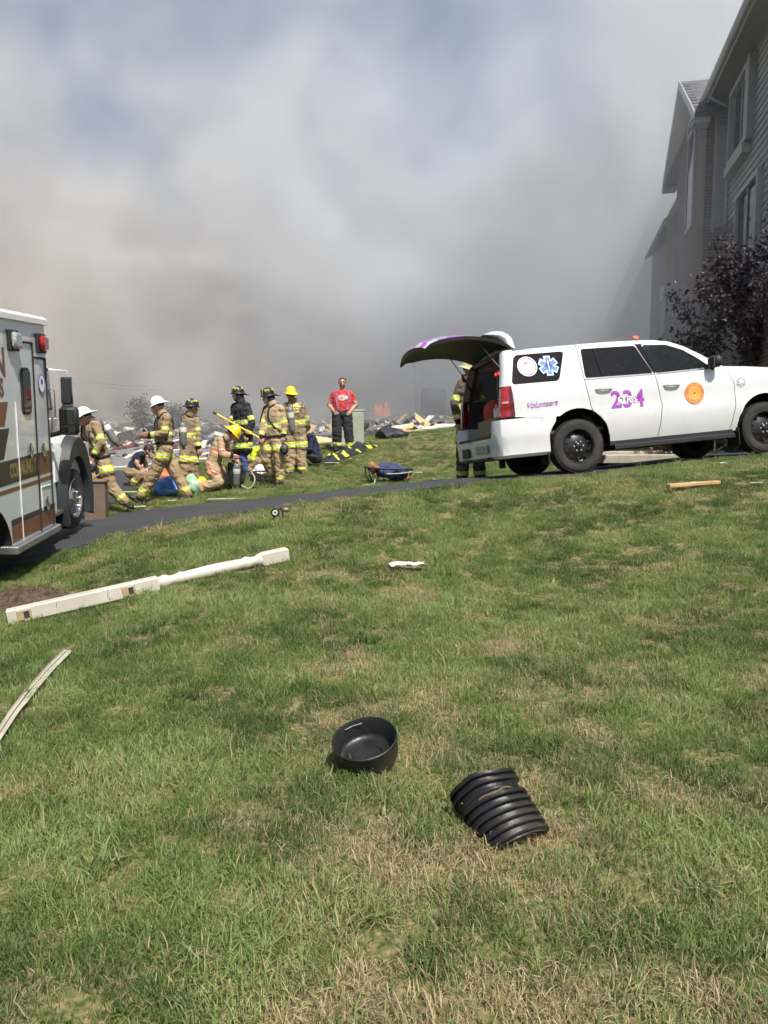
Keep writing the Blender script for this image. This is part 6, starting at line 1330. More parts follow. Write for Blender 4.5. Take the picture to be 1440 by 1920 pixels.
# soft bags and cloths between the people
def blob(name, u, v, Y, size, m, label, cat, seed, amp=0.25):
    mb = MB(); mb.ell((0, 0, size[2] * 0.8), size, 22, 14); s_ = max(size); crumple(mb, s_ * amp, 2.2 / s_, seed); crumple(mb, s_ * amp * 0.35, 6.0 / s_, seed + 3); mb.v = [(v[0], v[1], max(v[2], 0.0)) for v in mb.v]
    return thing(name, mb, m, label, cat, 70, gpt(u, v, Y))
blob('plastic_bag', 360, 921, 14.2, (0.14, 0.12, 0.22), mat('green_white_plastic', (0.55, 0.68, 0.52), 0.35, col2=(0.12, 0.40, 0.16), scale=7), 'green and white plastic bag by the striding firefighter\'s rear boot', 'bag', 2.0)
blob('blue_cloth', 314, 930, 14.3, (0.26, 0.15, 0.20), mat('blue_plastic', (0.05, 0.20, 0.62), 0.45, col2=(0.18, 0.36, 0.75), scale=6), 'crumpled blue cloth seen between the striding firefighter\'s legs', 'cloth', 5.0)
blob('orange_bag', 307, 916, 14.9, (0.20, 0.14, 0.24), mat('salmon_fabric', (0.62, 0.19, 0.09), 0.7, var=0.2), 'salmon orange bag behind the blue cloth', 'bag', 7.0)
# black turnout coat with lime stripes thrown on the grass
mb = MB(); nx, ny = 34, 14; vs, fs = [], []
for i in range(nx):
    for j in range(ny):
        x = -0.75 + 1.5 * i / (nx - 1); y = -0.22 + 0.44 * j / (ny - 1); e = max(0, 1 - (abs(y) / 0.22) ** 2) * max(0, 1 - (abs(x) / 0.76) ** 4)
        vs.append((x, y + 0.08 * fbm((x * 3, y * 2, 1)), 0.01 + e * (0.13 + 0.13 * fbm((x * 5, y * 6, 4)))))
for i in range(nx - 1):
    for j in range(ny - 1): fs.append((i * ny + j, (i + 1) * ny + j, (i + 1) * ny + j + 1, i * ny + j + 1))
for f_ in fs:
    i = f_[0] // ny; mb.add([], [])
mb.v = vs; mb.f = fs; mb.m = [1 if (f_[0] // ny) in (4, 5, 10, 11, 18, 25, 26, 30) and (f_[0] % ny) % 6 < 4 else 0 for f_ in fs]
pa, pb = gpt(603, 862, 17.4), gpt(700, 831, 19.6); c = (pa + pb) * 0.5; dv = pb - pa
o = thing('turnout_coat', mb, [BLKC, LIME], 'black turnout coat with lime stripes thrown down at the red-shirted man\'s feet', 'coat', 70); o.matrix_world = frame(c + Vector((0, 0, 0.01)), dv, (-dv.y, dv.x, 0)); o.scale = (dv.length / 1.55, 1, 1)
# pad-mounted utility box behind the man
p = gpt(652, 838, 20.4); ub = empty('utility_cabinet', p); ub.rotation_euler = (0, 0, 0.08); tag(ub, 'pale green utility cabinet behind the red-shirted man', 'utility cabinet'); UBM = mat('pale_green_steel', (0.36, 0.39, 0.31), 0.55, var=0.08, dirt=0.2)
mb = MB(); mb.bbox((0, 0, 0.42), (0.82, 0.75, 0.86), 0.02); mb.build('cabinet', UBM, ub); mb = MB(); mb.bbox((0, 0.02, 0.875), (0.86, 0.80, 0.05), 0.015); mb.build('lid', UBM, ub); mb = MB(); mb.bbox((0, -0.382, 0.40), (0.74, 0.012, 0.74), 0.004); mb.build('door', UBM, ub); mb = MB(); mb.bbox((0, 0, -0.02), (0.98, 0.92, 0.10), 0.01); mb.build('pad', CONC, ub)
# rescue litter with blue blanket
pl = gpt(727, 905, 15.1); lit = empty('rescue_litter', pl); lit.rotation_euler = (0.0, 0.05, 0.25); tag(lit, 'black tube rescue litter loaded with a blue blanket on the grass', 'stretcher')
def oval(z, sx, sy, n=28): return [(sx * math.copysign(abs(math.cos(a)) ** 0.7, math.cos(a)), sy * math.copysign(abs(math.sin(a)) ** 0.7, math.sin(a)), z) for a in np.linspace(0, 6.283, n)]
mb = MB(); mb.tube(oval(0.30, 0.47, 0.30), 0.018, 8); mb.build('top_rail', BLACK, lit, smooth=60); mb = MB(); mb.tube(oval(0.04, 0.38, 0.22), 0.014, 8); mb.build('bottom_rail', BLACK, lit, smooth=60)
tp, bt_ = oval(0.30, 0.47, 0.30, 15), oval(0.04, 0.38, 0.22, 15)
for i in range(14): mb = MB(); mb.tube([tp[i], ((tp[i][0] + bt_[i][0]) / 2 * 1.04, (tp[i][1] + bt_[i][1]) / 2 * 1.04, 0.15), bt_[i]], 0.009, 6); mb.build('rib', BLACK, lit)
for x in (-0.2, 0.05, 0.3): mb = MB(); mb.tube([(x, -0.25, 0.05), (x, 0, 0.03), (x, 0.25, 0.05)], 0.009, 6); mb.build('cross_bar', BLACK, lit)
mb = MB(); mb.ell((0.02, 0, 0.22), (0.33, 0.24, 0.17), 26, 16); crumple(mb, 0.08, 5, 3); crumple(mb, 0.03, 14, 8); thing('blanket', mb, mat('blue_blanket', (0.035, 0.065, 0.17), 0.85, var=0.25, bump=0.4, bscale=18), 'blue blanket bundled in the rescue litter', 'blanket', 70, pl + Vector((0.02, 0, 0.02)), (0, 0.15, 0.25))
mb = MB(); mb.ell((-0.30, -0.02, 0.29), (0.12, 0.14, 0.09), 18, 12); crumple(mb, 0.07, 9, 5); mb.build('orange_strap', mat('orange_webbing', (0.45, 0.17, 0.07), 0.8, col2=(0.05, 0.04, 0.03), scale=14), lit, smooth=70)
mb = MB(); mb.tube([(-0.1, -0.27, 0.20), (0.15, -0.30, 0.22), (0.42, -0.24, 0.26)], 0.012, 6); mb.build('pale_strap', mat('pale_strap', (0.45, 0.43, 0.38), 0.7), lit); mb = MB(); mb.tube([(0.30, -0.29, 0.12), (0.42, -0.24, 0.18)], 0.014, 6); mb.build('red_strap', mat('red_strap', (0.5, 0.04, 0.03), 0.7), lit)
mb = MB(); pr = [gpt(704, 890, 14.9, 0.22), gpt(703, 900, 14.8, 0.08), gpt(699, 908, 14.7, 0.03), gpt(690, 913, 14.6, 0.03), gpt(682, 915, 14.55, 0.03)]; mb.tube(smoothpoly([tuple(q_) for q_ in pr], 5, False), 0.011, 6); thing('rope', mb, mat('pale_rope', (0.55, 0.52, 0.42), 0.9), 'pale rope end trailing from the rescue litter', 'rope', 60)

# ================================================================== foreground lawn
VINYL = mat('ivory_vinyl', (0.55, 0.515, 0.44), 0.42, var=0.07, scale=3, dirt=0.22)
HOLE = mat('dark_hole', (0.05, 0.035, 0.022), 0.9)
pa, pb = gpt(15, 1172, 6.55), gpt(540, 1048, 7.55); pa.z += 0.075; pb.z += 0.075; dv = pb - pa; L = dv.length
PFr = frame(pa, dv, (-dv.y, dv.x, 0)); post = empty('porch_post', PFr); tag(post, 'fallen ivory turned porch post lying across the lawn', 'post')
W2 = 0.064
def sq(x, w, r_=0.010): return [(x, y, z) for y, z in ((-w, -w + r_), (-w, w - r_), (-w + r_, w), (w - r_, w), (w, w - r_), (w, -w + r_), (w - r_, -w), (-w + r_, -w))]
mb = MB(); mb.loft([sq(0.0, W2), sq(L * 0.50, W2), sq(L * 0.505, W2 * 0.9)], cap=False); mb.loft([sq(0.003, W2 - 0.006), sq(0.25, W2 - 0.006)], cap=True); mb.build('square_shaft', VINYL, post, smooth=35)
prof = [(0.055, 0.505), (0.060, 0.515), (0.066, 0.525), (0.060, 0.537), (0.047, 0.545), (0.045, 0.56), (0.052, 0.575), (0.060, 0.585), (0.053, 0.60), (0.056, 0.63), (0.061, 0.69), (0.060, 0.74), (0.055, 0.79), (0.050, 0.815), (0.058, 0.825), (0.063, 0.833), (0.055, 0.843), (0.047, 0.855), (0.046, 0.868), (0.058, 0.878), (0.066, 0.886), (0.060, 0.895)]
mb = MB(); mb.lathe([(r_, t * L) for r_, t in prof], axis=(1, 0, 0), n=32); mb.build('turned_shaft', VINYL, post, smooth=40)
mb = MB(); mb.loft([sq(L * 0.893, W2 * 0.9), sq(L * 0.90, W2), sq(L * 0.995, W2), sq(L, W2 - 0.012)]); mb.build('square_head', VINYL, post, smooth=35)
mb = MB(); mb.box((-0.0035, 0, 0), (0.004, 0.10, 0.10)); mb.build('open_end', HOLE, post)
for x, w, m_ in ((0.40 * L, 0.055, 'bracket_pocket'), (0.055 * L, 0.05, 'bracket_pocket')):
    mb = MB(); mb.bbox((x - 0.035, -W2 - 0.004, 0.0), (0.055, 0.012, 0.085), 0.003); mb.bbox((x + 0.045, -W2 - 0.003, 0), (0.02, 0.010, 0.085), 0.003); mb.build('bracket', mat('stained_vinyl', (0.42, 0.33, 0.20), 0.6), post); mb = MB(); mb.box((x + 0.012, -W2 - 0.0015, 0.0), (0.045, 0.006, 0.062)); mb.build(m_, HOLE, post)
mb = MB(); mb.tube([(L * 0.33, -W2 - 0.002, 0.05), (L * 0.325, -W2 - 0.002, 0.0), (L * 0.332, -W2 - 0.002, -0.04)], 0.002, 4); mb.tube([(L * 0.16, -W2 - 0.002, 0.045), (L * 0.155, -W2 - 0.002, 0.0)], 0.0018, 4); mb.build('crack', HOLE, post)
# perforated strip
sp_ = [ghit(u, v, 0.05) for u, v, Y in ((128, 1228, 5.58), (112, 1244, 5.45), (92, 1266, 5.28), (64, 1300, 5.02), (47, 1322, 4.86), (30, 1344, 4.72), (12, 1372, 4.55), (-10, 1406, 4.36), (-45, 1462, 4.08))]
sp_ = [Vector(q_) for q_ in smoothpoly([tuple(q_) for q_ in sp_], 8, False)]
mb = MB(); n_ = len(sp_); rings = []
for i, q_ in enumerate(sp_):
    d = (sp_[min(i + 1, n_ - 1)] - sp_[max(i - 1, 0)]).normalized(); lat = d.cross(Vector((0, 0, 1))).normalized(); tw = 0.25 * math.sin(i * 0.08 + 0.6) + 0.5 * math.exp(-((i - 30) / 4.0) ** 2); la_ = (lat * math.cos(tw) + Vector((0, 0, 1)) * math.sin(tw)); no = la_.cross(d)
    z_ = Vector((0, 0, 0.010 * math.exp(-((i - 30) / 5.0) ** 2)))
    rings.append([q_ + z_ + la_ * a + no * b2 for a, b2 in ((-0.026, 0), (-0.022, 0.003), (0.020, 0.003), (0.026, 0.014), (0.028, 0.012), (0.022, -0.002), (-0.022, -0.002))])
mb.loft(rings); strip = thing('trim_strip', mb, mat('beige_strip', (0.46, 0.43, 0.34), 0.55, var=0.1, dirt=0.3), 'long bent beige trim strip with punched slots on the lawn', 'strip', 40)
mb = MB()
for i in range(2, n_ - 2):
    d = (sp_[i + 1] - sp_[i - 1]).normalized()
    q_ = Vector(rings[i][2]) * 0.62 + Vector(rings[i][1]) * 0.38 + Vector((0, 0, 0.002)); lat = (Vector(rings[i][2]) - Vector(rings[i][1])).normalized(); no = lat.cross(d).normalized()
    mb.add([q_ + d * a * 0.011 + lat * b2 * 0.0035 for a, b2 in ((-1, -1), (1, -1), (1, 1), (-1, 1))], [(0, 1, 2, 3)])
s_ = mb.build('punched_slots', HOLE, strip, fix=False); s_['kind'] = 'stuff'
# black pot, tilted
BPL = mat('black_polythene', (0.018, 0.019, 0.020), 0.40, var=0.3, scale=8, dirt=0.45, bump=0.12, bscale=30)
p = ghit(690, 1432); mb = MB()
mb.lathe([(0.0, 0.012), (0.07, 0.012), (0.075, 0.02), (0.10, 0.02), (0.105, 0.012), (0.132, 0.014), (0.144, 0.03), (0.150, 0.118), (0.154, 0.122), (0.158, 0.120), (0.160, 0.108), (0.156, 0.10), (0.152, 0.03), (0.142, 0.002), (0.0, 0.0)], n=56)
pot = thing('round_pot', mb, BPL, 'shallow round black plastic pot tipped on the lawn', 'pot', 50, p + Vector((0, 0, 0.045)), (R(14), R(-13), 0.3))
mb = MB(); mb.tube([(0.03, 0.135, 0.10), (-0.02, 0.143, 0.095), (-0.06, 0.128, 0.10)], 0.0025, 5); mb.build('scuff', mat('pale_scuff', (0.3, 0.3, 0.28), 0.7), pot)
# corrugated pipe piece
pp = ghit(972, 1572); axis_ = Vector((-0.34, 0.60, 0.52)).normalized(); mb = MB(); prof = []; z = 0.0; nr = 9; pitch = 0.033
for i in range(nr):
    r0, r1 = 0.132, 0.150; k = 0.90 if i == nr - 3 else 1.0
    prof += [(r0, z), (r0, z + 0.006), (r1 * k, z + 0.010), (r1 * k * 0.985, z + 0.0165), (r1 * k, z + 0.023), (r0, z + 0.027)]; z += pitch
prof += [(0.132, z)]; inner = [(r_ - 0.005, h_) for r_, h_ in reversed(prof)]
mb.lathe(prof + inner, (0, 0, 0), (0, 0, 1), 56, closed=True)
out = []
for v in mb.v:
    a = math.atan2(v[1], v[0]); t = v[2] / z; q_ = Vector(v); dent = 1 - 0.10 * t ** 2 * max(0, math.cos(a - 1.2)) - 0.03 * math.sin(3 * a + 4 * t); q_.x *= dent * (1 + 0.05 * t); q_.y *= dent * (1 - 0.10 * t); q_.z += 0.012 * t * math.sin(2 * a + 1) + 0.004 * t ** 3 * math.sin(5 * a); out.append(tuple(q_))
mb.v = out; x_, y_, d_ = basis(axis_); y_ = d_.cross(x_); M_ = Matrix((x_, y_, d_)).transposed().to_4x4(); M_.translation = pp + Vector((0.0, 0.02, -0.035))
pipe = mb.build('corrugated_pipe', mat('black_corrugated', (0.015, 0.015, 0.016), 0.38, var=0.3, scale=10, dirt=0.40, bump=0.15, bscale=25), smooth=32); pipe.matrix_world = M_; tag(pipe, 'crushed piece of black corrugated drain pipe on the lawn', 'pipe')
mb = MB()
for i in range(3):
    a0 = 0.4 + i * 1.7; hh = z * (0.92 - 0.13 * i); mb.tube([(0.142 * math.cos(a0 + t), 0.13 * math.sin(a0 + t), hh + 0.004 * math.sin(9 * t)) for t in np.linspace(0, 1.1, 9)], 0.004, 5)
s_ = mb.build('dried_mud', mat('dry_mud', (0.14, 0.095, 0.055), 0.95), pipe); s_['kind'] = 'stuff'
# scraps
WHS = mat('off_white_scrap', (0.70, 0.69, 0.60), 0.7, var=0.12, dirt=0.15)
def scrap(name, u, v, Y, size, rz, m, label, cat, amp=0.3, group=None, tilt=0.0):
    nx, ny = 12, 6; vs, fs = [], []; s_ = rnd.random() * 50
    for i in range(nx):
        for j in range(ny):
            a, b2 = i / (nx - 1) - 0.5, j / (ny - 1) - 0.5; e = 1 + 0.25 * mnoise.noise((a * 4 + s_, b2 * 4, 0)); vs.append((a * size[0] * e, b2 * size[1] * e, size[2] + size[1] * amp * mnoise.noise((a * 3.5 + s_, b2 * 2.5, 2)) + size[1] * amp))
    k = len(vs); vs += [(x, y, zz - size[2]) for x, y, zz in vs]
    for i in range(nx - 1):
        for j in range(ny - 1): q_ = (i * ny + j, (i + 1) * ny + j, (i + 1) * ny + j + 1, i * ny + j + 1); fs += [q_, tuple(x + k for x in reversed(q_))]
    edge = [i * ny for i in range(nx)] + [(nx - 1) * ny + j for j in range(1, ny)] + [i * ny + ny - 1 for i in range(nx - 2, -1, -1)] + [j for j in range(ny - 2, 0, -1)]
    fs += [(edge[i], edge[(i + 1) % len(edge)], edge[(i + 1) % len(edge)] + k, edge[i] + k) for i in range(len(edge))]
    mb = MB(); mb.add(vs, fs); return thing(name, mb, m, label, cat, 40, (ghit(u, v, 0.035) if Y < 12 else gpt(u, v, Y, 0.035)), (tilt, 0, rz), group)
scrap('paper_scrap', 765, 1068, 7.5, (0.34, 0.13, 0.006), 0.1, WHS, 'off-white torn sheet on the middle of the lawn', 'scrap')
WOOD = mat('fresh_lumber', (0.58, 0.36, 0.17), 0.75, var=0.12, scale=7); mb = MB(); mb.bbox((0, 0, 0.03), (0.70, 0.09, 0.04), 0.004); lum = thing('lumber_piece', mb, WOOD, 'orange-brown piece of lumber on the lawn before the SUV', 'lumber', None, ghit(1300, 915, 0.035), (0.0, -0.05, 0.22))
mb = MB(); mb.bbox((-0.02, -0.02, 0.052), (0.08, 0.05, 0.006), 0.002); mb.build('torn_face', WHS, lum)
scrap('white_scrap', 1418, 909, 9.9, (0.12, 0.05, 0.006), 0.0, WHS, 'small white scrap at the picture edge beside the lumber', 'scrap', 0.15)
scrap('white_scrap', 1354, 871, 11.0, (0.16, 0.035, 0.006), 0.5, WHS, 'thin white scrap at the driveway edge below the front wheel', 'scrap', 0.2)
for u, v, Y, L_, w_, rz, lb in ((425, 943, 13.35, 0.62, 0.05, 0.18, 'long white strip at the far driveway edge'), (622, 863, 17.3, 0.30, 0.07, 0.1, 'white strip beside the thrown black coat'), (784, 861, 16.2, 0.16, 0.05, 0.5, 'small white piece uphill from the rescue litter'), (817, 894, 14.4, 0.14, 0.09, 0.9, 'crumpled white scrap near the driveway and tailgate'), (657, 856, 17.8, 0.08, 0.05, 0.3, 'tiny white bit on the slope below the red-shirted man'),
                                 (323, 943, 13.6, 0.14, 0.06, 0.4, 'white bit on the grass under the striding firefighter'), (838, 862, 16.0, 0.12, 0.03, 0.0, 'thin white sliver on the slope right of the litter'), (262, 948, 13.25, 0.20, 0.09, 0.5, 'yellowish white piece at the striding firefighter\'s front boot'), (268, 926, 14.6, 0.7, 0.05, 0.1, 'white edging strip behind the stooping firefighter')):
    scrap('white_scrap', u, v, Y, (L_, w_, 0.008), rz, WHS, lb, 'scrap', 0.12)
# small metal fitting standing in the grass
p = ghit(525, 973); mb = MB(); mb.tube([(-0.05, 0, 0), (-0.05, 0, 0.12), (0.02, 0, 0.15), (0.09, 0, 0.12)], 0.022, 8); mb.lathe([(0, 0), (0.05, 0.0), (0.055, 0.02), (0.02, 0.03), (0, 0.03)], (-0.05, -0.03, 0.10), (0, -1, 0), 16); mb.tube([(0.03, 0, 0.14), (0.04, 0, 0.0)], 0.010, 6); mb.tube([(-0.07, 0, 0.02), (-0.08, 0, 0.14)], 0.008, 6); ft_ = thing('metal_fitting', mb, mat('dark_fitting', (0.06, 0.055, 0.05), 0.5, 0.3, var=0.3, scale=20), 'small dark metal fitting standing at the near driveway edge', 'fitting', 40, p)
mb = MB(); mb.lathe([(0.015, 0), (0.03, 0.0), (0.03, 0.012), (0.015, 0.012)], (-0.05, -0.062, 0.10), (0, -1, 0), 14, closed=True); mb.build('pale_ring', WHS, ft_); mb = MB(); mb.ell((0.07, -0.01, 0.13), (0.05, 0.03, 0.03), 10, 8); mb.build('brass_cap', mat('dull_brass', (0.28, 0.20, 0.12), 0.5, 0.5), ft_, smooth=60)
# torn-up earth at the left edge
mb = MB(); c = gpt(18, 1122, 7.35); n_ = 30
vs, fs = [], []
for i in range(n_):
    for j in range(n_):
        x, y = -0.62 + 1.24 * i / (n_ - 1), -0.55 + 1.1 * j / (n_ - 1); e = max(0, 1 - (x / 0.6) ** 2 - (y / 0.53) ** 2); z = h1(c.x + x, c.y + y) - 0.03 + 0.13 * e ** 0.6 * (0.55 + 0.8 * abs(fbm((x * 13, y * 13, 2), 6)) * 1.3); vs.append((c.x + x, c.y + y, z))
for i in range(n_ - 1):
    for j in range(n_ - 1): fs.append((i * n_ + j, (i + 1) * n_ + j, (i + 1) * n_ + j + 1, i * n_ + j + 1))
mb.add(vs, fs); thing('earth_mound', mb, mat('turned_earth', (0.125, 0.095, 0.066), 0.97, col2=(0.06, 0.042, 0.028), scale=16, bump=1.0, bscale=60, spec=0.1), 'torn-up brown earth by the near end of the post', 'earth', 60, kind='stuff')

# ================================================================== rubble field behind
WHB, TANB, GRYB, DKB = mat('rubble_white', (0.62, 0.60, 0.55), 0.8, var=0.12), mat('rubble_tan', (0.46, 0.34, 0.20), 0.85, var=0.2), mat('rubble_grey', (0.20, 0.195, 0.19), 0.9, var=0.25), mat('rubble_dark', (0.055, 0.05, 0.048), 0.9, var=0.3)
rr = random.Random(77); mb = MB()
def rubble(n, fx, sizes):
    for _ in range(n):
        x, y = fx(); z = h1(x, y); s_ = rr.choice(sizes); L_ = s_ * rr.uniform(0.4, 1.6); rot = Matrix.Rotation(rr.uniform(0, 6.28), 3, 'Z') @ Matrix.Rotation(rr.gauss(0, 0.45), 3, 'X') @ Matrix.Rotation(rr.gauss(0, 0.3), 3, 'Y')
        mb.box((x, y, z + rr.uniform(0.0, 0.22) * min(1, s_ * 1.3)), (L_, rr.uniform(0.06, 0.35) * s_ * 1.2, rr.uniform(0.02, 0.10) * (1 + s_ * 0.4)), rot, mi=rr.choices((0, 1, 2, 3), (3.2, 2.2, 4, 2.6))[0])
def fx_left():
    y = 33 + 34 * rr.random() ** 1.4; return rr.uniform(-0.56 * y - 3, 0.12 * y), y
def fx_mid():
    y = 24.5 + 26 * rr.random() ** 1.3; return rr.uniform(-1.5, 0.22 * y + 3), y
def fx_street():
    return rr.uniform(-14, -1.6), rr.uniform(24.5, 34)
rubble(2000, fx_left, (0.4, 0.6, 0.9, 1.3)); rubble(420, fx_mid, (0.35, 0.5, 0.8)); rubble(260, fx_street, (0.3, 0.5))
for _ in range(60):
    x, y = fx_left(); z = h1(x, y); mb.ell((x, y, z), (rr.uniform(0.5, 1.6), rr.uniform(0.5, 1.6), rr.uniform(0.2, 0.65)), 9, 5, mi=rr.choice((2, 3)))
crumple(mb, 0.05, 1.7); thing('debris', mb, [WHB, TANB, GRYB, DKB], 'broken boards and chunks strewn over the rubble field', 'debris', kind='stuff')
# larger pieces that can be told apart
def sheet(name, u, v, Y, size, rot, m, label, amp=0.12, lift=0.2):
    mb = MB(); mb.bbox((0, 0, 0), size, 0.006)
    k = 8; mb2 = MB(); vs, fs = [], []
    for i in range(k):
        for j in range(k):
            a, b2 = i / (k - 1) - .5, j / (k - 1) - .5; e = 1 + 0.3 * mnoise.noise((a * 5 + u, b2 * 5, v)); vs.append((a * size[0] * e, b2 * size[1] * e, amp * size[0] * mnoise.noise((a * 2 + u, b2 * 2, 1))))
    n0 = len(vs); vs += [(x, y, z - size[2]) for x, y, z in vs]
    for i in range(k - 1):
        for j in range(k - 1): q_ = (i * k + j, (i + 1) * k + j, (i + 1) * k + j + 1, i * k + j + 1); fs += [q_, tuple(x + n0 for x in reversed(q_))]
    ed = [i * k for i in range(k)] + [(k - 1) * k + j for j in range(1, k)] + [i * k + k - 1 for i in range(k - 2, -1, -1)] + [j for j in range(k - 2, 0, -1)]
    fs += [(ed[i], ed[(i + 1) % len(ed)], ed[(i + 1) % len(ed)] + n0, ed[i] + n0) for i in range(len(ed))]
    mb2.add(vs, fs); return thing(name, mb2, m, label, 'debris', 40, gpt(u, v, Y, lift), rot)
RAW = mat('raw_board', (0.60, 0.44, 0.25), 0.85, var=0.15, scale=3)
sheet('broken_board', 795, 800, 24.5, (0.75, 0.45, 0.03), (0.7, 0.5, 0.6), RAW, 'tan broken board tilted up on the crest near the tailgate', lift=0.25); sheet('broken_board', 762, 806, 23.5, (0.5, 0.28, 0.03), (0.3, -0.4, 0.2), RAW, 'smaller tan board lying left of the tilted one', lift=0.15)
sheet('broken_board', 778, 816, 22.3, (0.7, 0.3, 0.03), (0.1, 0.05, 0.2), RAW, 'flat tan board low on the crest of the slope', lift=0.05); sheet('broken_board', 826, 803, 23.2, (1.1, 0.18, 0.05), (0.0, -0.1, 0.25), WHB, 'long pale board on the crest by the tailgate firefighter', lift=0.08)
sheet('broken_board', 376, 826, 31, (0.45, 0.5, 0.03), (1.2, 0.2, 0.4), WHB, 'white square board standing in the rubble right of the air bottle', lift=0.2); sheet('broken_board', 604, 826, 25, (0.6, 0.5, 0.05), (0.5, 0.2, 0.2), RAW, 'tan chunk of board beside the utility cabinet', lift=0.15)
mb = MB(); mb.ell((0, 0, 0.10), (0.42, 0.30, 0.20), 22, 14); crumple(mb, 0.16, 3.2, 4); mb.tube([(-0.1, 0, 0.2), (-0.02, 0, 0.36), (0.0, 0, 0.42)], [0.10, 0.04, 0.01], 8); thing('dark_tarp', mb, mat('dark_tarp', (0.02, 0.025, 0.03), 0.6, var=0.3), 'crumpled dark tarp on the crest left of the broken boards', 'tarp', 50, gpt(733, 822, 21.0))
mb = MB(); hp_ = [gpt(u, v, Y, 0.05) for u, v, Y in ((215, 842, 31), (250, 836, 33), (300, 835, 33.5), (360, 842, 32))]; mb.tube(smoothpoly([tuple(q_) for q_ in hp_], 6, False), 0.09, 8); thing('fire_hose', mb, mat('maroon_hose', (0.22, 0.04, 0.05), 0.8), 'dark red fire hose lying along the edge of the street', 'hose', 60)
mb = MB(); hp_ = [gpt(u, v, Y, 0.05) for u, v, Y in ((205, 884, 21.5), (260, 876, 22), (310, 862, 23.5), (390, 858, 24), (430, 852, 25))]; mb.tube(smoothpoly([tuple(q_) for q_ in hp_], 6, False), 0.05, 8); thing('fire_hose', mb, mat('pale_hose', (0.45, 0.43, 0.36), 0.8), 'pale fire hose curving across the grey street', 'hose', 60)
# flames and charred remains far off in the smoke
mb = MB()
for i in range(9):
    x = (i % 3 - 1) * 0.35 + rr.uniform(-0.1, 0.1); hgt = rr.uniform(0.4, 1.5); mb.tube([(x, rr.uniform(-0.3, 0.3), 0), (x + 0.12, 0, hgt * 0.4), (x - 0.05, 0, hgt * 0.75), (x + 0.05, 0, hgt)], [0.22, 0.20, 0.11, 0.01], 8)
thing('flames', mb, mat('flame', (0.9, 0.3, 0.05), 0.9, emit=(1.0, 0.20, 0.06), estr=0.45), 'orange flames glowing through the smoke right of the man', 'fire', 60, gpt(716, 806, 52), kind='stuff')
mb = MB(); mb.bbox((0, 0, 0.9), (1.7, 1.2, 2.4), 0.05); crumple(mb, 0.1, 1.5); thing('charred_wall', mb, DKB, 'dark charred wall block faint in the smoke', 'ruin', None, gpt(812, 800, 54))
mb = MB(); mb.box((0, 0, 2.0), (0.25, 0.2, 4.0)); crumple(mb, 0.10, 1.0, 2); thing('charred_stud', mb, GRYB, 'single standing stud faint in the smoke by the charred wall', 'ruin', None, gpt(782, 805, 56), (0.05, -0.06, 0))
# ================================================================== trees and shrubs
BARK = mat('bark', (0.085, 0.065, 0.05), 0.9, var=0.25, scale=9, bump=0.5)
def leafmat(name, c1, c2):
    m, n, l, b = nodemat(name); a = n.new('ShaderNodeAttribute'); a.attribute_name = 'tone'; r_ = n.new('ShaderNodeValToRGB'); r_.color_ramp.elements[0].color = (*c1, 1); r_.color_ramp.elements[1].color = (*c2, 1); l.new(a.outputs['Fac'], r_.inputs[0]); l.new(r_.outputs[0], b.inputs['Base Color']); b.inputs['Roughness'].default_value = 0.5
    t = n.new('ShaderNodeBsdfTranslucent'); l.new(r_.outputs[0], t.inputs[0]); mx = n.new('ShaderNodeMixShader'); mx.inputs[0].default_value = 0.25; l.new(b.outputs[0], mx.inputs[1]); l.new(t.outputs[0], mx.inputs[2]); l.new(mx.outputs[0], n['Material Output'].inputs['Surface']); return m
def grow(r, p, d, L, rad, depth, segs, tips, bend, spread, drop=0.0):
    """recursive limb: list of tubes and of leaf-bearing points"""
    pts = [p]; q = Vector(p); dd = Vector(d).normalized(); n_ = 4
    for i in range(n_):
        dd = (dd + Vector((r.gauss(0, bend), r.gauss(0, bend), r.gauss(0, bend) - drop))).normalized(); q = q + dd * (L / n_); pts.append(q.copy())
        if depth <= 1: tips.append((q.copy(), dd.copy()))
    segs.append((pts, [rad * (1 - 0.55 * i / n_) for i in range(n_ + 1)]))
    if depth > 0:
        for k in range(r.choice((2, 3, 3))):
            t = r.choice((2, 3, 4)); ax = Vector((r.gauss(0, 1), r.gauss(0, 1), r.gauss(0, 0.6))).normalized(); nd = (dd + ax * spread).normalized(); grow(r, pts[t], nd, L * r.uniform(0.6, 0.85), rad * 0.5, depth - 1, segs, tips, bend, spread, drop)
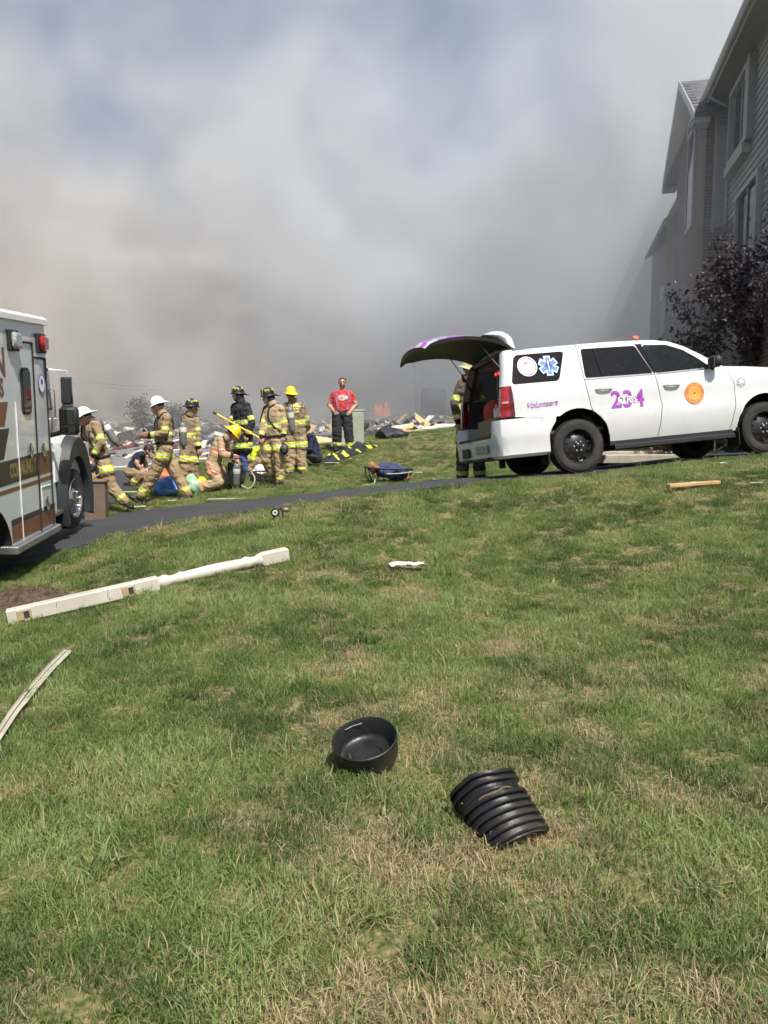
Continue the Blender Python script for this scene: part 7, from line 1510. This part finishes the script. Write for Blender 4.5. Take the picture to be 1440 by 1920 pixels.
def plant(name, loc, label, cat, seed, trunks, L, rad, depth, bend, spread, lm, nleaf, lsize, lspread, drop=0.0, group=None, bark=BARK):
    r = random.Random(seed); segs, tips = [], []
    for d in trunks: grow(r, Vector((r.gauss(0, 0.05), r.gauss(0, 0.05), -0.1)), d, L, rad, depth, segs, tips, bend, spread, drop)
    root = empty(name, loc); tag(root, label, cat, group); mb = MB()
    for pts, rs_ in segs: mb.tube(pts, [max(x, 0.004) for x in rs_], 6, cap=False)
    mb.build('trunk', bark, root, smooth=60)
    vs, fs, tone = [], [], []
    if nleaf:
        for _ in range(nleaf):
            p, d = r.choice(tips); p = p + Vector((r.gauss(0, lspread), r.gauss(0, lspread), r.gauss(0, lspread) - drop * r.random())); a = Vector((r.gauss(0, 1), r.gauss(0, 1), r.gauss(0, 0.7) - 0.4)).normalized(); b2 = a.orthogonal().normalized(); b2 = Quaternion(a, r.uniform(0, 6.28)) @ b2; s_ = lsize * r.uniform(0.6, 1.4); c = a.cross(b2) * 0.12 * s_; k = len(vs); t0 = r.random()
            vs += [p, p + a * s_ * 0.45 + b2 * s_ * 0.33 + c, p + a * s_, p + a * s_ * 0.45 - b2 * s_ * 0.33 + c]; fs += [(k, k + 1, k + 2, k + 3)]; tone += [t0] * 4
        me = bpy.data.meshes.new('crown'); me.from_pydata([tuple(v) for v in vs], [], fs); at_ = me.attributes.new('tone', 'FLOAT', 'POINT'); at_.data.foreach_set('value', tone); me.materials.append(lm); link('crown', me, root)
    return root
PLUM = leafmat('plum_leaf', (0.018, 0.012, 0.020), (0.075, 0.056, 0.064))
DKG = leafmat('dark_green_leaf', (0.012, 0.018, 0.012), (0.06, 0.075, 0.045))
FARL = leafmat('grey_green_leaf', (0.02, 0.026, 0.02), (0.07, 0.085, 0.06))
def gp(u, Y): x = (u - 720) / F_PX * Y; return Vector((x, Y, h1(x, Y)))
plant('plum_tree', gp(1402, 15.0), 'dark plum-leaved tree growing against the townhouse', 'tree', 4, [(-0.16, 0, 1), (0.0, 0.05, 1), (0.1, -0.05, 1), (0.2, 0, 1)], 1.7, 0.04, 3, 0.09, 0.29, PLUM, 7000, 0.085, 0.10)
plant('plum_tree', gp(1450, 14.0), 'second dark plum-leaved tree at the picture edge before the house corner', 'tree', 9, [(-0.08, 0, 1), (0.1, 0.05, 1), (0.2, 0, 1)], 1.8, 0.04, 3, 0.10, 0.38, PLUM, 5000, 0.085, 0.10)
plant('bare_shrub', gp(1292, 16.8), 'thin half-bare shrub left of the plum tree behind the SUV roof', 'shrub', 6, [(-0.45, 0, 1), (-0.15, 0, 1), (0.1, 0, 1), (-0.8, 0, 0.9)], 1.25, 0.02, 2, 0.2, 0.6, DKG, 330, 0.10, 0.07)
plant('garden_shrub', gp(1325, 14.4), 'low dark green shrub below the plum tree', 'shrub', 12, [(-0.5, 0, 1), (0, 0, 1), (0.4, 0, 1), (0.1, -0.3, 1)], 0.9, 0.02, 2, 0.2, 0.7, DKG, 1500, 0.085, 0.12)
plant('sapling', gp(1420, 13.6), 'small pale sapling in front of the porch wall', 'sapling', 15, [(0, 0, 1), (0.15, 0, 1)], 0.9, 0.014, 1, 0.15, 0.6, DKG, 60, 0.09, 0.06, bark=mat('pale_bark', (0.28, 0.24, 0.18), 0.9))
plant('leafy_tree', gp(300, 41), 'spreading grey-green tree faint in the smoke behind the rubble', 'tree', 21, [(-0.5, 0, 1), (0.1, 0, 1), (0.6, 0, 0.9), (0.9, 0, 0.8)], 1.05, 0.09, 3, 0.2, 0.8, FARL, 6500, 0.12, 0.16)
plant('weeping_tree', gp(222, 39), 'drooping weeping tree faint in the smoke left of the spreading tree', 'tree', 23, [(-0.45, 0, 1), (0.45, 0, 1), (0.0, 0.2, 1)], 0.72, 0.07, 3, 0.22, 0.8, FARL, 5200, 0.10, 0.09, drop=0.32)
# overhead wires far left
for i, (v0, v1) in enumerate(((712, 722), (719, 728))):
    a, b2 = at(120, v0 - 6, 60), at(330, v1, 62); mb = MB(); mb.tube([a.lerp(b2, t) - Vector((0, 0, 0.35 * 4 * t * (1 - t))) for t in np.linspace(-1.2, 1.6, 24)], 0.02, 5); thing('overhead_wire', mb, BLACK, ['upper overhead wire faint in the smoke above the weeping tree', 'lower overhead wire faint in the smoke above the weeping tree'][i], 'wire', 60)
# ------------------------------------------------------------------ smoke: one body of smoke drifting behind the people and round the house
me = bpy.data.meshes.new('smoke'); smoke = link('smoke', me); tag(smoke, 'grey and tan smoke filling the sky behind the people', 'smoke', kind='stuff')
ng = bpy.data.node_groups.new('smoke_body', 'GeometryNodeTree')
ng.interface.new_socket('Geometry', in_out='INPUT', socket_type='NodeSocketGeometry'); ng.interface.new_socket('Geometry', in_out='OUTPUT', socket_type='NodeSocketGeometry')
n, l = ng.nodes, ng.links
go = n.new('NodeGroupOutput'); vc = n.new('GeometryNodeVolumeCube')
def mth(op, a, b_=None, c=None, clamp=False):
    q = n.new('ShaderNodeMath'); q.operation = op; q.use_clamp = clamp
    for i, v in enumerate((a, b_, c)):
        if v is None: continue
        if isinstance(v, (int, float)): q.inputs[i].default_value = v
        else: l.new(v, q.inputs[i])
    return q.outputs[0]
def rng(v, a, b_, c=0.0, d=1.0, smooth=True):
    q = n.new('ShaderNodeMapRange'); q.interpolation_type = 'SMOOTHSTEP' if smooth else 'LINEAR'
    l.new(v, q.inputs[0])
    for i, t in enumerate((a, b_, c, d)): q.inputs[i + 1].default_value = t
    return q.outputs[0]
pos = n.new('GeometryNodeInputPosition'); sp = n.new('ShaderNodeSeparateXYZ'); l.new(pos.outputs[0], sp.inputs[0])
X, Y, Z = sp.outputs
def nz(scale, det, rough=0.55, dist=0.0, off=0.0):
    q = n.new('ShaderNodeTexNoise'); q.inputs['Scale'].default_value = scale; q.inputs['Detail'].default_value = det
    q.inputs['Roughness'].default_value = rough; q.inputs['Distortion'].default_value = dist
    va = n.new('ShaderNodeVectorMath'); va.operation = 'ADD'; va.inputs[1].default_value = (off, off * 0.3, off * 1.7); l.new(pos.outputs[0], va.inputs[0]); l.new(va.outputs[0], q.inputs['Vector'])
    return q.outputs['Fac']
big = nz(0.075, 6, 0.62, 1.2, 4.0)
wisp = nz(0.16, 4, 0.6, 0.5, 12.0)
front = mth('MULTIPLY_ADD', nz(0.050, 5, 0.62, 1.2, 31.0), 78.0, Y)            # a billowing front face
front = mth('MULTIPLY_ADD', wisp, 20.0, front)
bank = mth('MULTIPLY', rng(front, 93, 105, 0.0, 0.34), rng(big, 0.44, 0.58, 0.03, 1.0))
hazz = mth('MULTIPLY', mth('MULTIPLY', rng(Y, 20, 40, 0.001, 0.036), rng(X, -14, 0, 0.55, 1.0)), mth('MULTIPLY', rng(wisp, 0.35, 0.65, 0.3, 1.6), rng(Z, 4, 13, 1.0, 0.10)))
thin = rng(mth('MULTIPLY_ADD', nz(0.03, 4, 0.55, 0.4, 77.0), 46.0, Z), 32, 60, 1.0, 0.03)
hs = mth('MULTIPLY', mth('MULTIPLY', rng(X, 4.5, 8.0, 0.0, 0.13), rng(Z, 4, 11, 1.0, 0.35)), rng(Y, 14.5, 18, 0.0, 1.0))
hs = mth('MULTIPLY', hs, mth('MULTIPLY', rng(Y, 24, 36, 1.0, 0.3), rng(wisp, 0.35, 0.65, 0.3, 1.4)))
l.new(mth('MULTIPLY', mth('ADD', mth('ADD', bank, hazz), hs), thin), vc.inputs['Density'])
vc.inputs['Min'].default_value = (-95, 14, -3); vc.inputs['Max'].default_value = (95, 120, 80)
vc.inputs['Resolution X'].default_value = 210; vc.inputs['Resolution Y'].default_value = 115; vc.inputs['Resolution Z'].default_value = 90
m, mn, ml, b = nodemat('smoke_volume'); mn.remove(b)
vol = mn.new('ShaderNodeVolumePrincipled'); vol.inputs['Anisotropy'].default_value = 0.1; vol.inputs['Density'].default_value = 1.0
ml.new(vol.outputs[0], mn['Material Output'].inputs['Volume'])
n, l = mn, ml
geo = n.new('ShaderNodeNewGeometry'); sp = n.new('ShaderNodeSeparateXYZ'); l.new(geo.outputs['Position'], sp.inputs[0]); X, Y, Z = sp.outputs
def mixc(f, a, b_):
    q = n.new('ShaderNodeMix'); q.data_type = 'RGBA'; l.new(f, q.inputs['Factor'])
    for nm, v in (('A', a), ('B', b_)):
        if isinstance(v, tuple): q.inputs[nm].default_value = (*v, 1)
        else: l.new(v, q.inputs[nm])
    return q.outputs['Result']
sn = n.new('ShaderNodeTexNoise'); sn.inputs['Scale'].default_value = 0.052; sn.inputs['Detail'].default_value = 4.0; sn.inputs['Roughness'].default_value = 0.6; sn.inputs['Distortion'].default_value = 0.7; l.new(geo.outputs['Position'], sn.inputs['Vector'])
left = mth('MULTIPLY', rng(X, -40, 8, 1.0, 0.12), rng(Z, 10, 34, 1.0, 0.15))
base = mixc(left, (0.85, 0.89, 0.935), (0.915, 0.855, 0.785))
shade_col = mixc(left, (0.66, 0.705, 0.76), (0.75, 0.675, 0.59))  # darker tone: shading of the billows put into the smoke colour, placed by noise
l.new(mixc(rng(sn.outputs['Fac'], 0.41, 0.58, 0.0, 1.0), shade_col, base), vol.inputs['Color'])
m.cycles.volume_step_rate = 3.0
n, l = ng.nodes, ng.links
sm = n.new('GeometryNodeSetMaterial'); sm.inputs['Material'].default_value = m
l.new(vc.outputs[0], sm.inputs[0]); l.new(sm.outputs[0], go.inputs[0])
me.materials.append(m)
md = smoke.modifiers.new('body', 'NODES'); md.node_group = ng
